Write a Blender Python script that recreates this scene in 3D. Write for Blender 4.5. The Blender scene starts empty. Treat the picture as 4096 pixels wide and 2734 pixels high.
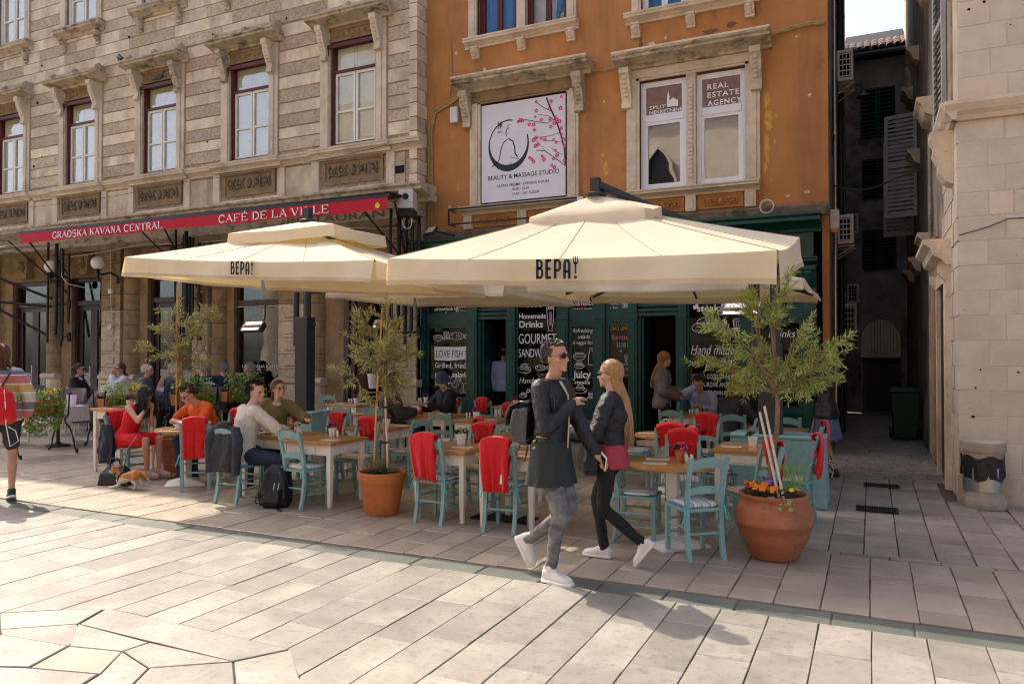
import bpy, bmesh, math, random
from mathutils import Vector, Matrix, Quaternion
from math import sin, cos, pi, radians as R, sqrt
rnd = random.Random(7)
S = bpy.context.scene
COL = S.collection
# ---------------------------------------------------------------- camera, sky, sun, exposure
cam = bpy.data.objects.new('camera', bpy.data.cameras.new('camera')); COL.objects.link(cam)
cam.data.sensor_width = 36; cam.data.lens = 26.51; cam.data.clip_end = 600; cam.data.clip_start = .1
cam.location = (0, 0, 1.65); cam.rotation_euler = (R(90.8), 0, R(25.5))
S.camera = cam
LIGHT = Vector((.81, -.38, -1.0)).normalized()
W = bpy.data.worlds.new('World'); S.world = W; W.use_nodes = True
nt = W.node_tree; nt.nodes.clear()
sky = nt.nodes.new('ShaderNodeTexSky'); sky.sky_type = 'NISHITA'; sky.sun_disc = False
sky.sun_elevation = math.asin(-LIGHT.z); sky.sun_rotation = math.atan2(-LIGHT.x, -LIGHT.y)
sky.air_density = .6; sky.dust_density = 4.0; sky.ozone_density = 1.0
bg = nt.nodes.new('ShaderNodeBackground'); bg.inputs[1].default_value = .15
wo = nt.nodes.new('ShaderNodeOutputWorld')
nt.links.new(sky.outputs[0], bg.inputs[0]); nt.links.new(bg.outputs[0], wo.inputs[0])
sun = bpy.data.objects.new('sun', bpy.data.lights.new('sun', 'SUN')); COL.objects.link(sun)
sun.data.energy = 2.0; sun.data.angle = R(.5); sun.data.color = (1, .88, .70)
sun.rotation_euler = LIGHT.to_track_quat('-Z', 'Y').to_euler(); sun.location = (-10, 8, 25)
S.view_settings.view_transform = 'Standard'; S.view_settings.look = 'None'
S.view_settings.exposure = 1.6; S.view_settings.gamma = 1; S.view_settings.use_curve_mapping = False
S.cycles.use_denoising = True; S.cycles.filter_width = 1.1; S.cycles.max_bounces = 8; S.cycles.transparent_max_bounces = 12
S.cycles.diffuse_bounces = 5; S.cycles.sample_clamp_indirect = 6; S.cycles.caustics_reflective = False; S.cycles.caustics_refractive = False

# ---------------------------------------------------------------- helpers
def tag(o, label=None, cat=None, group=None, kind=None):
    if label: o['label'] = label
    if cat: o['category'] = cat
    if group: o['group'] = group
    if kind: o['kind'] = kind
    return o
def thing(name, label, cat, loc=(0, 0, 0), rz=0, group=None):
    o = bpy.data.objects.new(name, None); COL.objects.link(o); o.empty_display_size = .1
    o.location = loc; o.rotation_euler = (0, 0, R(rz))
    return tag(o, label, cat, group)
def dup(o, loc=None, rz=None, label=None, parent=None):
    c = o.copy(); COL.objects.link(c)
    if parent: c.parent = parent
    if loc is not None: c.location = loc
    if rz is not None: c.rotation_euler = (0, 0, R(rz))
    if label: c['label'] = label
    for k in list(KIDS.get(o.name, [])): dup(k, parent=c)
    return c
KIDS = {}
def link(name, me, parent=None):
    o = bpy.data.objects.new(name, me); COL.objects.link(o)
    if parent:
        o.parent = parent; KIDS.setdefault(parent.name, []).append(o)
    return o
def frames(pts):
    pts = [Vector(p) for p in pts]; n = len(pts); out = []
    t0 = (pts[1] - pts[0]).normalized()
    a = Vector((0, 0, 1)) if abs(t0.z) < .9 else Vector((1, 0, 0))
    u = t0.cross(a).normalized()
    for i in range(n):
        t = (pts[min(i + 1, n - 1)] - pts[max(i - 1, 0)])
        if t.length < 1e-9: t = t0
        t.normalize(); u = u - t * u.dot(t)
        u = u.normalized() if u.length > 1e-6 else t.orthogonal().normalized()
        out.append((pts[i], u, t.cross(u)))
    return out
class MB:
    def __init__(s): s.v = []; s.f = []; s.m = []; s.cm = 0
    def add(s, vs, fs, M=None):
        b = len(s.v)
        s.v += [(M @ Vector(v)) if M else Vector(v) for v in vs]
        s.f += [tuple(i + b for i in f) for f in fs]; s.m += [s.cm] * len(fs); return s
    def box(s, x0, x1, y0, y1, z0, z1, M=None):
        return s.add([(x0, y0, z0), (x1, y0, z0), (x1, y1, z0), (x0, y1, z0), (x0, y0, z1), (x1, y0, z1), (x1, y1, z1), (x0, y1, z1)],
                     [(0, 3, 2, 1), (4, 5, 6, 7), (0, 1, 5, 4), (1, 2, 6, 5), (2, 3, 7, 6), (3, 0, 4, 7)], M)
    def loft(s, rings, cap=True, close=True, M=None):
        n = len(rings[0]); vs = [p for r in rings for p in r]; fs = []
        for i in range(len(rings) - 1):
            for j in range(n if close else n - 1):
                k = (j + 1) % n; fs.append((i * n + j, i * n + k, (i + 1) * n + k, (i + 1) * n + j))
        if cap: fs.append(tuple(range(n - 1, -1, -1))); fs.append(tuple((len(rings) - 1) * n + j for j in range(n)))
        return s.add(vs, fs, M)
    def tube(s, pts, r, n=6, M=None, flat=1.0, cap=True):
        rr = r if isinstance(r, (list, tuple)) else [r] * len(pts); rings = []
        for (p, u, w), q in zip(frames(pts), rr):
            rings.append([p + u * (q * cos(2 * pi * j / n)) + w * (q * flat * sin(2 * pi * j / n)) for j in range(n)])
        return s.loft(rings, cap=cap, M=M)
    def bar(s, pts, a, b, up=(0, 0, 1), M=None):     # rectangular section swept, a along side, b along up-ish
        rings = []; P = [Vector(p) for p in pts]
        for i, p in enumerate(P):
            t = (P[min(i + 1, len(P) - 1)] - P[max(i - 1, 0)]).normalized(); sd = t.cross(Vector(up)).normalized(); w = sd.cross(t)
            rings.append([p + sd * x * a / 2 + w * y * b / 2 for x, y in ((-1, -1), (1, -1), (1, 1), (-1, 1))])
        return s.loft(rings, M=M)
    def lathe(s, prof, n=20, c=(0, 0, 0), M=None, cap=True):
        return s.loft([[(c[0] + r * cos(2 * pi * j / n), c[1] + r * sin(2 * pi * j / n), c[2] + z) for j in range(n)] for r, z in prof], cap=cap, M=M)
    def ball(s, c, r, n=10, m=6, M=None, sc=(1, 1, 1)):
        return s.loft([[(c[0] + sc[0] * r * sin(pi * (i + .02) / (m + .04)) * cos(2 * pi * j / n), c[1] + sc[1] * r * sin(pi * (i + .02) / (m + .04)) * sin(2 * pi * j / n), c[2] - sc[2] * r * cos(pi * (i + .02) / (m + .04))) for j in range(n)] for i in range(m + 1)], M=M)
    def prism(s, poly, d0, d1, M=None):               # poly in (x,z), depth along y
        n = len(poly); vs = [(x, d0, z) for x, z in poly] + [(x, d1, z) for x, z in poly]
        return s.add(vs, [tuple(range(n)), tuple(range(2 * n - 1, n - 1, -1))] + [(i, i + n, (i + 1) % n + n, (i + 1) % n) for i in range(n)], M)
    def extr_x(s, prof, x0, x1, M=None):              # profile (y,z) extruded along x
        return s.loft([[(x0, y, z) for y, z in prof], [(x1, y, z) for y, z in prof]], M=M)
    def mesh(s, name, mats, smooth=False):
        me = bpy.data.meshes.new(name); me.from_pydata([tuple(v) for v in s.v], [], s.f)
        for m in (mats if isinstance(mats, (list, tuple)) else [mats]): me.materials.append(m)
        if s.cm: me.polygons.foreach_set('material_index', s.m)
        bm = bmesh.new(); bm.from_mesh(me); bmesh.ops.recalc_face_normals(bm, faces=bm.faces)
        if smooth:
            for f in bm.faces: f.smooth = True
            for e in bm.edges:
                if len(e.link_faces) == 2 and e.calc_face_angle(0) > .9: e.smooth = False
        bm.to_mesh(me); bm.free(); return me
    def build(s, name, mats, parent=None, smooth=False, label=None, bevel=0):
        o = link(name, s.mesh(name, mats, smooth), parent)
        if label: o['label'] = label
        if bevel:
            b = o.modifiers.new('edge', 'BEVEL'); b.width = bevel; b.segments = 1; b.limit_method = 'ANGLE'; b.angle_limit = .7
        return o
def T(x=0, y=0, z=0, rz=0, rx=0, ry=0, s=1):
    return Matrix.Translation((x, y, z)) @ Matrix.Rotation(R(rz), 4, 'Z') @ Matrix.Rotation(R(ry), 4, 'Y') @ Matrix.Rotation(R(rx), 4, 'X') @ Matrix.Scale(s, 4)

# ---------------------------------------------------------------- materials
def rgb(h):
    if isinstance(h, str):
        c = [int(h[i:i + 2], 16) / 255 for i in (0, 2, 4)]
        return tuple((x / 12.92 if x <= .04045 else ((x + .055) / 1.055) ** 2.4) for x in c) + (1,)
    return tuple(h) + (1,)
def nodes(name):
    m = bpy.data.materials.new(name); m.use_nodes = True; t = m.node_tree; t.nodes.clear()
    return m, t, (lambda k, **a: mk(t, k, a)), (lambda a, b: t.links.new(a, b))
def mk(t, k, a):
    n = t.nodes.new('ShaderNode' + k)
    for q, v in a.items(): setattr(n, q, v)
    return n
def coords(N, L, obj=False, st=(1, 1, 1), rand=True):
    if obj: c = N('TexCoord').outputs['Object']
    else: c = N('NewGeometry').outputs['Position']
    mp = N('Mapping'); mp.inputs['Scale'].default_value = st
    if rand:
        oi = N('ObjectInfo'); ml = N('Math', operation='MULTIPLY'); ml.inputs[1].default_value = 53.7; L(oi.outputs['Random'], ml.inputs[0])
        cb = N('CombineXYZ'); L(ml.outputs[0], cb.inputs[0]); L(ml.outputs[0], cb.inputs[2])
        ad = N('VectorMath', operation='ADD'); L(c, ad.inputs[0]); L(cb.outputs[0], ad.inputs[1]); c = ad.outputs[0]
    L(c, mp.inputs[0]); return mp.outputs[0]
def noise(N, L, v, sc, det=5, rough=.6):
    n = N('TexNoise'); n.inputs['Scale'].default_value = sc; n.inputs['Detail'].default_value = det; n.inputs['Roughness'].default_value = rough; L(v, n.inputs['Vector']); return n.outputs[0]
def ramp(N, L, f, p0, p1, c0=(0, 0, 0, 1), c1=(1, 1, 1, 1)):
    r = N('ValToRGB'); r.color_ramp.elements[0].position = p0; r.color_ramp.elements[1].position = p1
    r.color_ramp.elements[0].color = c0; r.color_ramp.elements[1].color = c1; L(f, r.inputs[0]); return r.outputs[0]
def mixc(N, L, f, a, b, mode='MIX'):
    m = N('MixRGB', blend_type=mode)
    for i, x in ((0, f), (1, a), (2, b)):
        if hasattr(x, 'links'): L(x, m.inputs[i])
        else: m.inputs[i].default_value = x
    return m.outputs[0]
def mat(name, col, rough=.7, var=.18, sc=6, st=(1, 1, 1), bump=0, bsc=60, bst=None, metal=0, spec=.4, dirt=(), rnd_=0, hue=0, obj=False, trans=0, coat=0, rand=True, fuzz=0, glowc=None):
    m, t, N, L = nodes(name); c = rgb(col)
    v = coords(N, L, obj, st, rand)
    f = noise(N, L, v, sc)
    lo = tuple(x * (1 - var) for x in c[:3]) + (1,); hi = tuple(min(1, x * (1 + var)) for x in c[:3]) + (1,)
    cc = ramp(N, L, f, .3, .7, lo, hi)
    for d in dirt:          # (colour, scale, lo, hi, stretch, strength)
        vv = coords(N, L, obj, d[4] if len(d) > 4 else (1, 1, 1), rand)
        ff = ramp(N, L, noise(N, L, vv, d[1], 7, .68), d[2], d[3], (0, 0, 0, 1), ((d[5] if len(d) > 5 else 1),) * 3 + (1,))
        cc = mixc(N, L, ff, cc, rgb(d[0]))
    if rnd_ or hue:
        oi = N('ObjectInfo'); mr = N('MapRange'); mr.inputs[3].default_value = 1 - rnd_; mr.inputs[4].default_value = 1 + rnd_
        L(oi.outputs['Random'], mr.inputs[0]); h = N('HueSaturation'); L(mr.outputs[0], h.inputs['Value']); L(cc, h.inputs['Color'])
        if hue:
            m2 = N('MapRange'); m2.inputs[3].default_value = .5 - hue; m2.inputs[4].default_value = .5 + hue
            wn = N('TexWhiteNoise', noise_dimensions='1D'); L(oi.outputs['Random'], wn.inputs['W']); L(wn.outputs[0], m2.inputs[0]); L(m2.outputs[0], h.inputs['Hue'])
        cc = h.outputs[0]
    b = N('BsdfPrincipled'); L(cc, b.inputs['Base Color']); b.inputs['Metallic'].default_value = metal
    b.inputs['Specular IOR Level'].default_value = spec
    rr = N('MapRange'); rr.inputs[3].default_value = max(.02, rough - .12); rr.inputs[4].default_value = min(1, rough + .12); L(f, rr.inputs[0]); L(rr.outputs[0], b.inputs['Roughness'])
    if coat: b.inputs['Coat Weight'].default_value = coat; b.inputs['Coat Roughness'].default_value = .15
    if fuzz: b.inputs['Sheen Weight'].default_value = fuzz
    if bump:
        vb = coords(N, L, obj, bst or (1, 1, 1), rand); bn = N('Bump'); bn.inputs['Strength'].default_value = bump; bn.inputs['Distance'].default_value = .02
        L(noise(N, L, vb, bsc, 6, .65), bn.inputs['Height']); L(bn.outputs[0], b.inputs['Normal'])
    o = N('OutputMaterial'); sh = b.outputs[0]
    if trans:
        tr = N('BsdfTranslucent'); L(mixc(N, L, 1, cc, rgb(glowc), 'MULTIPLY') if glowc else cc, tr.inputs[0]); mx = N('MixShader'); mx.inputs[0].default_value = trans
        L(sh, mx.inputs[1]); L(tr.outputs[0], mx.inputs[2]); sh = mx.outputs[0]
    L(sh, o.inputs[0]); return m
def stripes(name, cols, width, axis=2, rough=.8, wob=0, bump=.1):
    """flat printed or knitted bands along one object axis; cols = list of (weight, colour)"""
    m, t, N, L = nodes(name); tc = N('TexCoord'); sp = N('SeparateXYZ')
    src = tc.outputs['Object']
    if wob:
        nz = N('TexNoise'); nz.inputs['Scale'].default_value = 9; L(src, nz.inputs['Vector']); ad = N('VectorMath', operation='MULTIPLY_ADD')
        ad.inputs[1].default_value = (wob,) * 3; L(nz.outputs['Color'], ad.inputs[0]); L(src, ad.inputs[2]); src = ad.outputs[0]
    L(src, sp.inputs[0])
    dv = N('Math', operation='DIVIDE'); dv.inputs[1].default_value = width; L(sp.outputs[axis], dv.inputs[0])
    fr = N('Math', operation='FRACT'); L(dv.outputs[0], fr.inputs[0])
    r = N('ValToRGB'); r.color_ramp.interpolation = 'CONSTANT'; tot = sum(w for w, _ in cols); p = 0
    els = r.color_ramp.elements
    while len(els) < len(cols): els.new(.5)
    for e, (w, c) in zip(list(els), cols): pass
    pos = []
    for w, c in cols: pos.append(p / tot); p += w
    for i in range(len(cols)): els[i].position = pos[i]
    for i, (w, c) in enumerate(cols): els[i].color = rgb(c)
    L(fr.outputs[0], r.inputs[0]); b = N('BsdfPrincipled'); L(r.outputs[0], b.inputs['Base Color']); b.inputs['Roughness'].default_value = rough
    o = N('OutputMaterial'); L(b.outputs[0], o.inputs[0]); return m
def glass(name, tint=(1, 1, 1), base=.12, top=.75):
    """thin pane: clear with a mirror reflection that grows at grazing angles"""
    m, t, N, L = nodes(name); tr = N('BsdfTransparent'); tr.inputs[0].default_value = tint + (1,)
    gl = N('BsdfGlossy'); gl.inputs['Roughness'].default_value = .015
    lw = N('Fresnel'); lw.inputs[0].default_value = 1.45; mr = N('MapRange'); mr.inputs[3].default_value = base; mr.inputs[4].default_value = top
    L(lw.outputs[0], mr.inputs[0])
    nz = N('TexNoise'); nz.inputs['Scale'].default_value = 1.3; nz.inputs['Detail'].default_value = 1; tc = N('NewGeometry'); L(tc.outputs['Position'], nz.inputs['Vector'])
    bp = N('Bump'); bp.inputs['Strength'].default_value = .12; bp.inputs['Distance'].default_value = .03; L(nz.outputs[0], bp.inputs['Height']); L(bp.outputs[0], gl.inputs['Normal'])
    mx = N('MixShader'); L(mr.outputs[0], mx.inputs[0]); L(tr.outputs[0], mx.inputs[1]); L(gl.outputs[0], mx.inputs[2])
    o = N('OutputMaterial'); L(mx.outputs[0], o.inputs[0]); return m
def glow(name, col, st):
    m, t, N, L = nodes(name); e = N('Emission'); e.inputs[0].default_value = rgb(col); e.inputs[1].default_value = st
    o = N('OutputMaterial'); L(e.outputs[0], o.inputs[0]); return m

# ---------------------------------------------------------------- lettering on a plane (origin o, right x, up z)
def text(name, s, m, parent, o, x=(1, 0, 0), z=(0, 0, 1), h=.1, w=None, bold=0, shear=0, ex=.001, align='L', sp=1.0):
    cu = bpy.data.curves.new('t', 'FONT'); cu.body = s; cu.size = 1; cu.extrude = 0; cu.offset = bold; cu.shear = shear; cu.space_character = sp; cu.resolution_u = 3
    ob = bpy.data.objects.new('t', cu); COL.objects.link(ob)
    dg = bpy.context.evaluated_depsgraph_get(); me = bpy.data.meshes.new_from_object(ob.evaluated_get(dg))
    bpy.data.objects.remove(ob); bpy.data.curves.remove(cu)
    xs = [v.co.x for v in me.vertices]; ys = [v.co.y for v in me.vertices]
    x0, x1 = min(xs), max(xs); k = h / .73; kx = (w / (x1 - x0)) if w else k
    X = Vector(x).normalized(); Z = Vector(z).normalized(); O = Vector(o); nrm = X.cross(Z)
    off = {'L': 0, 'C': -.5 * (x1 - x0) * kx, 'R': -(x1 - x0) * kx}[align]
    for v in me.vertices: v.co = O + X * ((v.co.x - x0) * kx + off) + Z * (v.co.y * k) + nrm * ex
    me.name = name; me.materials.clear(); me.materials.append(m)
    return link(name, me, parent)
def ink(mb, pts, w, O, X=(1, 0, 0), Z=(0, 0, 1), closed=False):
    """a drawn line: flat strip following 2D points in the plane O,X,Z"""
    O = Vector(O); X = Vector(X); Z = Vector(Z); P = [Vector((a, b)) for a, b in pts]
    if closed: P.append(P[0].copy())
    n = len(P); vs = []; fs = []
    for i in range(n):
        t = P[min(i + 1, n - 1)] - P[max(i - 1, 0)]
        if closed and i in (0, n - 1): t = P[1] - P[n - 2]
        if t.length < 1e-9: t = Vector((1, 0))
        t.normalize(); q = Vector((-t.y, t.x)) * w / 2
        for sg in (1, -1):
            a = P[i] + q * sg; vs.append(O + X * a.x + Z * a.y)
    for i in range(n - 1): fs.append((2 * i, 2 * i + 1, 2 * i + 3, 2 * i + 2))
    mb.add(vs, fs)
def ell(cx, cy, rx, ry, a0=0, a1=360, n=18):
    return [(cx + rx * cos(R(a0 + (a1 - a0) * i / n)), cy + ry * sin(R(a0 + (a1 - a0) * i / n))) for i in range(n + 1)]
# ---------------------------------------------------------------- shared materials
GRIME = ('1c1712', 2.2, .50, .74); MOSS = ('3a3a1a', 3.1, .56, .74)
STONE = mat('pale limestone', (.68, .555, .39), .75, .18, 3, bump=.3, bsc=35, rnd_=.17, dirt=[((.26, .175, .09), 1.5, .46, .70, (1, 1, .5), .7), ((.10, .085, .07), 9, .62, .78, (1, 1, 1), .6)])
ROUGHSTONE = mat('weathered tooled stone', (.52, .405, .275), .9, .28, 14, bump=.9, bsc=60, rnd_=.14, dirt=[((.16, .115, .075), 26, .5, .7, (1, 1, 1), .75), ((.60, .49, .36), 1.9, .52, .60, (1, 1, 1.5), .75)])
TRIM = mat('dressed stone trim', (.62, .51, .37), .7, .14, 4, bump=.2, bsc=45, dirt=[((.17, .115, .06), 1.3, .5, .74, (1, 1, .5), .6), ((.05, .045, .04), 5, .66, .8, (1, 1, .25), .7)])
SOOT = mat('sooty stone trim', (.47, .38, .26), .85, .25, 5, bump=.4, bsc=40, dirt=[((.05, .045, .035), 3, .52, .66, (1, 1, 2.5), .85), ((.10, .10, .05), 6, .58, .72)])
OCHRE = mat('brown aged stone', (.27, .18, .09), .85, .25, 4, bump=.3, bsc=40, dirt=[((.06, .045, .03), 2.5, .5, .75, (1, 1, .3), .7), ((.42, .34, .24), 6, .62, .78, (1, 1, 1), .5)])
RELIEF = mat('dark carved stone', (.20, .155, .10), .9, .3, 9, bump=.5, bsc=50, dirt=[((.05, .04, .03), 8, .5, .7)])
ORANGE = mat('orange stucco', (.45, .195, .062), .9, .15, 1.7, bump=.25, bsc=28, rand=False, dirt=[((.56, .25, .08), .55, .44, .7, (1, 1, .5), .6), ((.26, .11, .05), 1.2, .48, .70, (1.3, 1.3, .22), .6), ((.60, .33, .09), 3.2, .70, .74, (1, 1, .6), .8), ((.62, .50, .38), 5, .735, .77, (1, 1, 1), .8), ((.06, .04, .03), 1.5, .61, .78, (1, 1, .45), .75)])
PLINTH = mat('mossy grey render', (.20, .16, .105), .95, .35, 5, bump=.6, bsc=40, dirt=[((.07, .07, .02), 4, .5, .7), ((.04, .035, .03), 2, .55, .75)])
WALLGREY = mat('grey alley plaster', (.34, .295, .28), .95, .35, 1.5, bump=.3, bsc=25, dirt=[((.04, .035, .035), 1.2, .5, .75), ((.32, .28, .27), 2.2, .66, .72, (1, 1, .5), .6)])
ASHLAR = mat('cream ashlar', (.60, .495, .375), .85, .12, 2.5, bump=.35, bsc=50, rnd_=.045, dirt=[((.62, .43, .25), 1.8, .5, .78, (1, 1, 1), .5), ((.20, .15, .10), 13, .63, .74, (1, 1, 1), .7)])
MORTAR = mat('buff mortar', (.56, .46, .35), .95, .15, 3, bump=.3, bsc=50, dirt=[((.3, .22, .14), 2, .55, .8)])
SIDEWALL = mat('alley rubble render', (.36, .285, .21), .95, .35, 2.5, bump=.7, bsc=18, dirt=[((.10, .075, .055), 1.6, .48, .7, (1, 1, .5), .8), ((.4, .33, .25), 5, .6, .75)])
PAVE = mat('polished limestone paving', (.300, .279, .238), .42, .14, 2.5, bump=.12, bsc=40, rnd_=.15, spec=.5, dirt=[((.19, .172, .148), 1.4, .42, .66, (1, 1, 1), .8), ((.12, .105, .09), 21, .52, .68, (1, 1, 1), .6), ((.12, .10, .085), 46, .64, .69, (1, 1, 1), .6), ((.60, .40, .22), 2.6, .73, .8, (1, 1, 1), .35)])
PAVE2 = mat('worn terrace paving', (.33, .275, .21), .42, .15, 3, bump=.15, bsc=40, rnd_=.15, spec=.5, dirt=[((.23, .19, .15), 1.6, .46, .7, (1, 1, 1), .7), ((.11, .093, .078), 18, .60, .74, (1, 1, 1), .6), ((.11, .09, .07), 40, .66, .72, (1, 1, 1), .6)])
PAVE3 = mat('worn grey paving', (.29, .25, .205), .45, .15, 3, bump=.2, bsc=40, rnd_=.16, spec=.5, dirt=[((.14, .12, .105), 2, .46, .72, (1, 1, 1), .7), ((.13, .11, .095), 20, .58, .74, (1, 1, 1), .6)])
GUTTER = mat('grey green gutter stone', (.105, .115, .10), .5, .2, 3, bump=.2, bsc=40, rnd_=.12, dirt=[((.07, .075, .068), 4, .5, .75, (1, 1, 1), .4), ((.20, .20, .175), 9, .64, .78, (1, 1, 1), .35)])
JOINT = mat('dirty joint', (.10, .08, .06), .95, .3, 5)
TAR = mat('joint sealant', (.035, .032, .03), .8, .2, 5)
BLACK = mat('black painted iron', (.012, .012, .014), .45, .2, 20)
CHAR = mat('charcoal powder coat', (.028, .031, .034), .5, .12, 12)
TEAL = mat('teal chair paint', (.22, .365, .365), .55, .10, 9, dirt=[((.08, .16, .15), 11, .6, .8, (1, 1, 1), .5)], rnd_=.07, bump=.06, bsc=80, bst=(1, 1, .1))
WHITE = mat('white furniture paint', (.72, .69, .62), .5, .06, 5, dirt=[((.45, .40, .33), 6, .62, .8, (1, 1, .4), .5)])
WOOD = mat('varnished pine top', (.42, .20, .06), .35, .25, 5, st=(1, 9, 9), coat=.25, obj=True, dirt=[((.24, .10, .03), 3, .5, .8, (1, 14, 14), .6)])
RED = mat('red fleece', (.62, .008, .012), .95, .15, 30, bump=.4, bsc=90, fuzz=.25)
CREAM = mat('cream canvas', (.80, .715, .54), .85, .05, 3, bump=.12, bsc=6, trans=.34, glowc=(1, .84, .46), dirt=[((.50, .39, .22), 1.6, .56, .8, (1, 1, .4), .3)])
HEMS = mat('canvas hem', (.58, .46, .31), .9, .08, 5, bump=.2, bsc=30, trans=.2)
INK = mat('printed black', (.02, .019, .018), .7, .1, 5)
CHALK = mat('white window paint', (.80, .80, .77), .8, .05, 5)
GREEN = mat('dark green shop paint', (.005, .056, .047), .38, .18, 5, bump=.06, bsc=60, dirt=[((.002, .03, .026), 3, .5, .8)])
TERRA = mat('terracotta', (.50, .165, .05), .75, .14, 3, bump=.15, bsc=30, obj=True, dirt=[((.33, .10, .035), 2, .5, .8), ((.62, .36, .24), 9, .66, .76, (1, 1, 1), .4)])
TERRAOLD = mat('old terracotta', (.36, .125, .06), .85, .2, 4, bump=.3, bsc=30, obj=True, dirt=[((.50, .24, .13), 3, .5, .75, (1, 1, 3), .6), ((.16, .06, .035), 5, .58, .78), ((.62, .48, .40), 11, .70, .77, (1, 1, .5), .5)])
SOIL = mat('potting soil', (.035, .022, .014), .95, .4, 40, bump=.9, bsc=60)
PLASTIC = mat('off white plastic', (.62, .60, .55), .5, .1, 4, dirt=[((.3, .26, .2), 3, .58, .8, (1, 1, .3), .5)])
STEEL = mat('brushed steel', (.52, .49, .44), .3, .12, 4, st=(1, 1, .05), metal=1)
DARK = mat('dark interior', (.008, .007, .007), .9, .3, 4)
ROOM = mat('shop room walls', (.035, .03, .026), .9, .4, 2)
PANE = glass('window glass', (1, 1, .96), .0, .45)
MIRRORPANE = glass('reflecting window glass', (.6, .66, .68), .30)
SHOPPANE = glass('shop glass', (.75, .77, .75), .0, .38)
CRIMSON = mat('crimson awning', (.46, .006, .022), .8, .08, 4, bump=.15, bsc=8)
MAROON = mat('maroon window paint', (.10, .015, .013), .5, .25, 6, dirt=[((.05, .01, .01), 6, .55, .75)])
LIGHTWOOD = mat('cream window paint', (.74, .73, .64), .6, .08, 5, dirt=[((.35, .30, .22), 5, .6, .8)])
UPVC = mat('white window frame', (.76, .77, .79), .35, .04, 4)
BROWNWOOD = mat('brown door paint', (.05, .022, .018), .45, .25, 6)
BARK = mat('olive bark', (.24, .16, .09), .9, .3, 14, bump=.6, bsc=60)
CANE = mat('bamboo cane', (.58, .31, .06), .5, .2, 8)
STAKE = mat('whitewashed stake', (.62, .55, .46), .8, .15, 20)
OLIVE = mat('olive leaf', (.34, .33, .13), .5, .45, 25, trans=.25, obj=True, rand=False)
OLIVE2 = mat('bright olive leaf', (.36, .43, .12), .5, .5, 25, trans=.28, obj=True, rand=False)
IVY = mat('ivy leaf', (.22, .36, .05), .45, .5, 22, trans=.2, obj=True, rand=False)
IVYEDGE = mat('variegated ivy leaf', (.33, .36, .13), .5, .3, 22, trans=.2, obj=True, rand=False)
LEAFDARK = mat('dark green leaf', (.03, .075, .015), .5, .4, 22, trans=.15, obj=True, rand=False)
PETAL = {k: mat(k + ' petal', c, .6, .2, 60, trans=.2, obj=True, rand=False) for k, c in dict(yellow=(.85, .62, .02), purple=(.07, .02, .16), white=(.8, .78, .70), magenta=(.62, .05, .30), pink=(.75, .12, .38), orange=(.85, .22, .01), red=(.45, .01, .03), lilac=(.28, .15, .5)).items()}
# ---------------------------------------------------------------- ground and paving
ground = MB().box(-60, 40, -40, 70, -.3, -.020).build('ground', PAVE); tag(ground, kind='structure')
bed = MB().box(-26, 4, 1.05, 22.9, -.019, -.015).build('joint_bed', JOINT); tag(bed, kind='structure')
def slab(poly, z0, z1, ch=.004):
    """one paving slab: sides and a slightly chamfered top"""
    mb = MB(); n = len(poly); cx = sum(p[0] for p in poly) / n; cy = sum(p[1] for p in poly) / n
    def sh(p, d):
        v = Vector((p[0] - cx, p[1] - cy)); l = v.length or 1; return (p[0] - v.x / l * d * 1.4, p[1] - v.y / l * d * 1.4)
    mb.loft([[(x, y, z0) for x, y in poly], [(x, y, z1 - ch) for x, y in poly], [sh(p, ch) + (z1,) for p in poly]], cap=False)
    mb.f.append(tuple(range(2 * n, 3 * n))); mb.m.append(0); return mb
def jit(a): return a + rnd.uniform(-.0025, .0025)
def pave(parent, polys, m, zvar=.003, name='paving_stone', limit=290, gap=(.0035, .0018), eye=(0, 0)):
    polys = sorted(polys, key=lambda p: (sum(q[0] for q in p) / len(p) - eye[0]) ** 2 + (sum(q[1] for q in p) / len(p) - eye[1]) ** 2)
    far = MB()
    for i, p in enumerate(polys):
        n = len(p); cx = sum(q[0] for q in p) / n; cy = sum(q[1] for q in p) / n
        pp = [(jit(x + (gap[0] if x < cx else -gap[0])), jit(y + (gap[1] if y < cy else -gap[1]))) for x, y in p]
        b = slab(pp, -.02, rnd.uniform(-zvar, zvar))
        if i < limit: b.build(name, m, parent)
        else: far.add(b.v, b.f)
    if far.v: tag(far.build('far_' + name + 's', m, parent), kind='stuff')
# the square: courses running towards the facades, a ring ornament of wide slabs at the left
plaza = thing('plaza_pavement', None, None); tag(plaza, kind='structure')
def ring_y(x):
    P_ = [(-5.6, 2.35), (-5.01, 2.94), (-4.49, 3.30), (-2.93, 3.28), (-2.57, 2.96), (-2.2, 2.35)]
    for (a, b), (c, d) in zip(P_, P_[1:]):
        if a <= x <= c: return b + (d - b) * (x - a) / (c - a)
    return None
xs = [-.59 + .29 * k for k in range(0, 9)]; x = -.59; left = []
while x > -13: x -= rnd.uniform(.285, .315); left.append(x)
xs = left[::-1] + xs; polys = []
for a, b in zip(xs, xs[1:]):
    y = 4.99; ra, rb = ring_y(a), ring_y(b)
    lo = max(ra or .4, rb or .4) if (ra or rb) else .4
    first = True
    while True:
        l = rnd.uniform(.42, .95) if not first else rnd.uniform(.2, .8); first = False
        y2 = y - l
        if y2 < lo + .12:
            if ra or rb: polys.append([(a, ra or lo), (b, rb or lo), (b, y), (a, y)])
            elif y > .5: polys.append([(a, .4), (b, .4), (b, y), (a, y)])
            break
        polys.append([(a, y2), (b, y2), (b, y), (a, y)]); y = y2
vis = [p for p in polys if -(p[0][0]) < 2.1 * p[2][1] + 4 and p[2][1] > 1.0]
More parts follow.
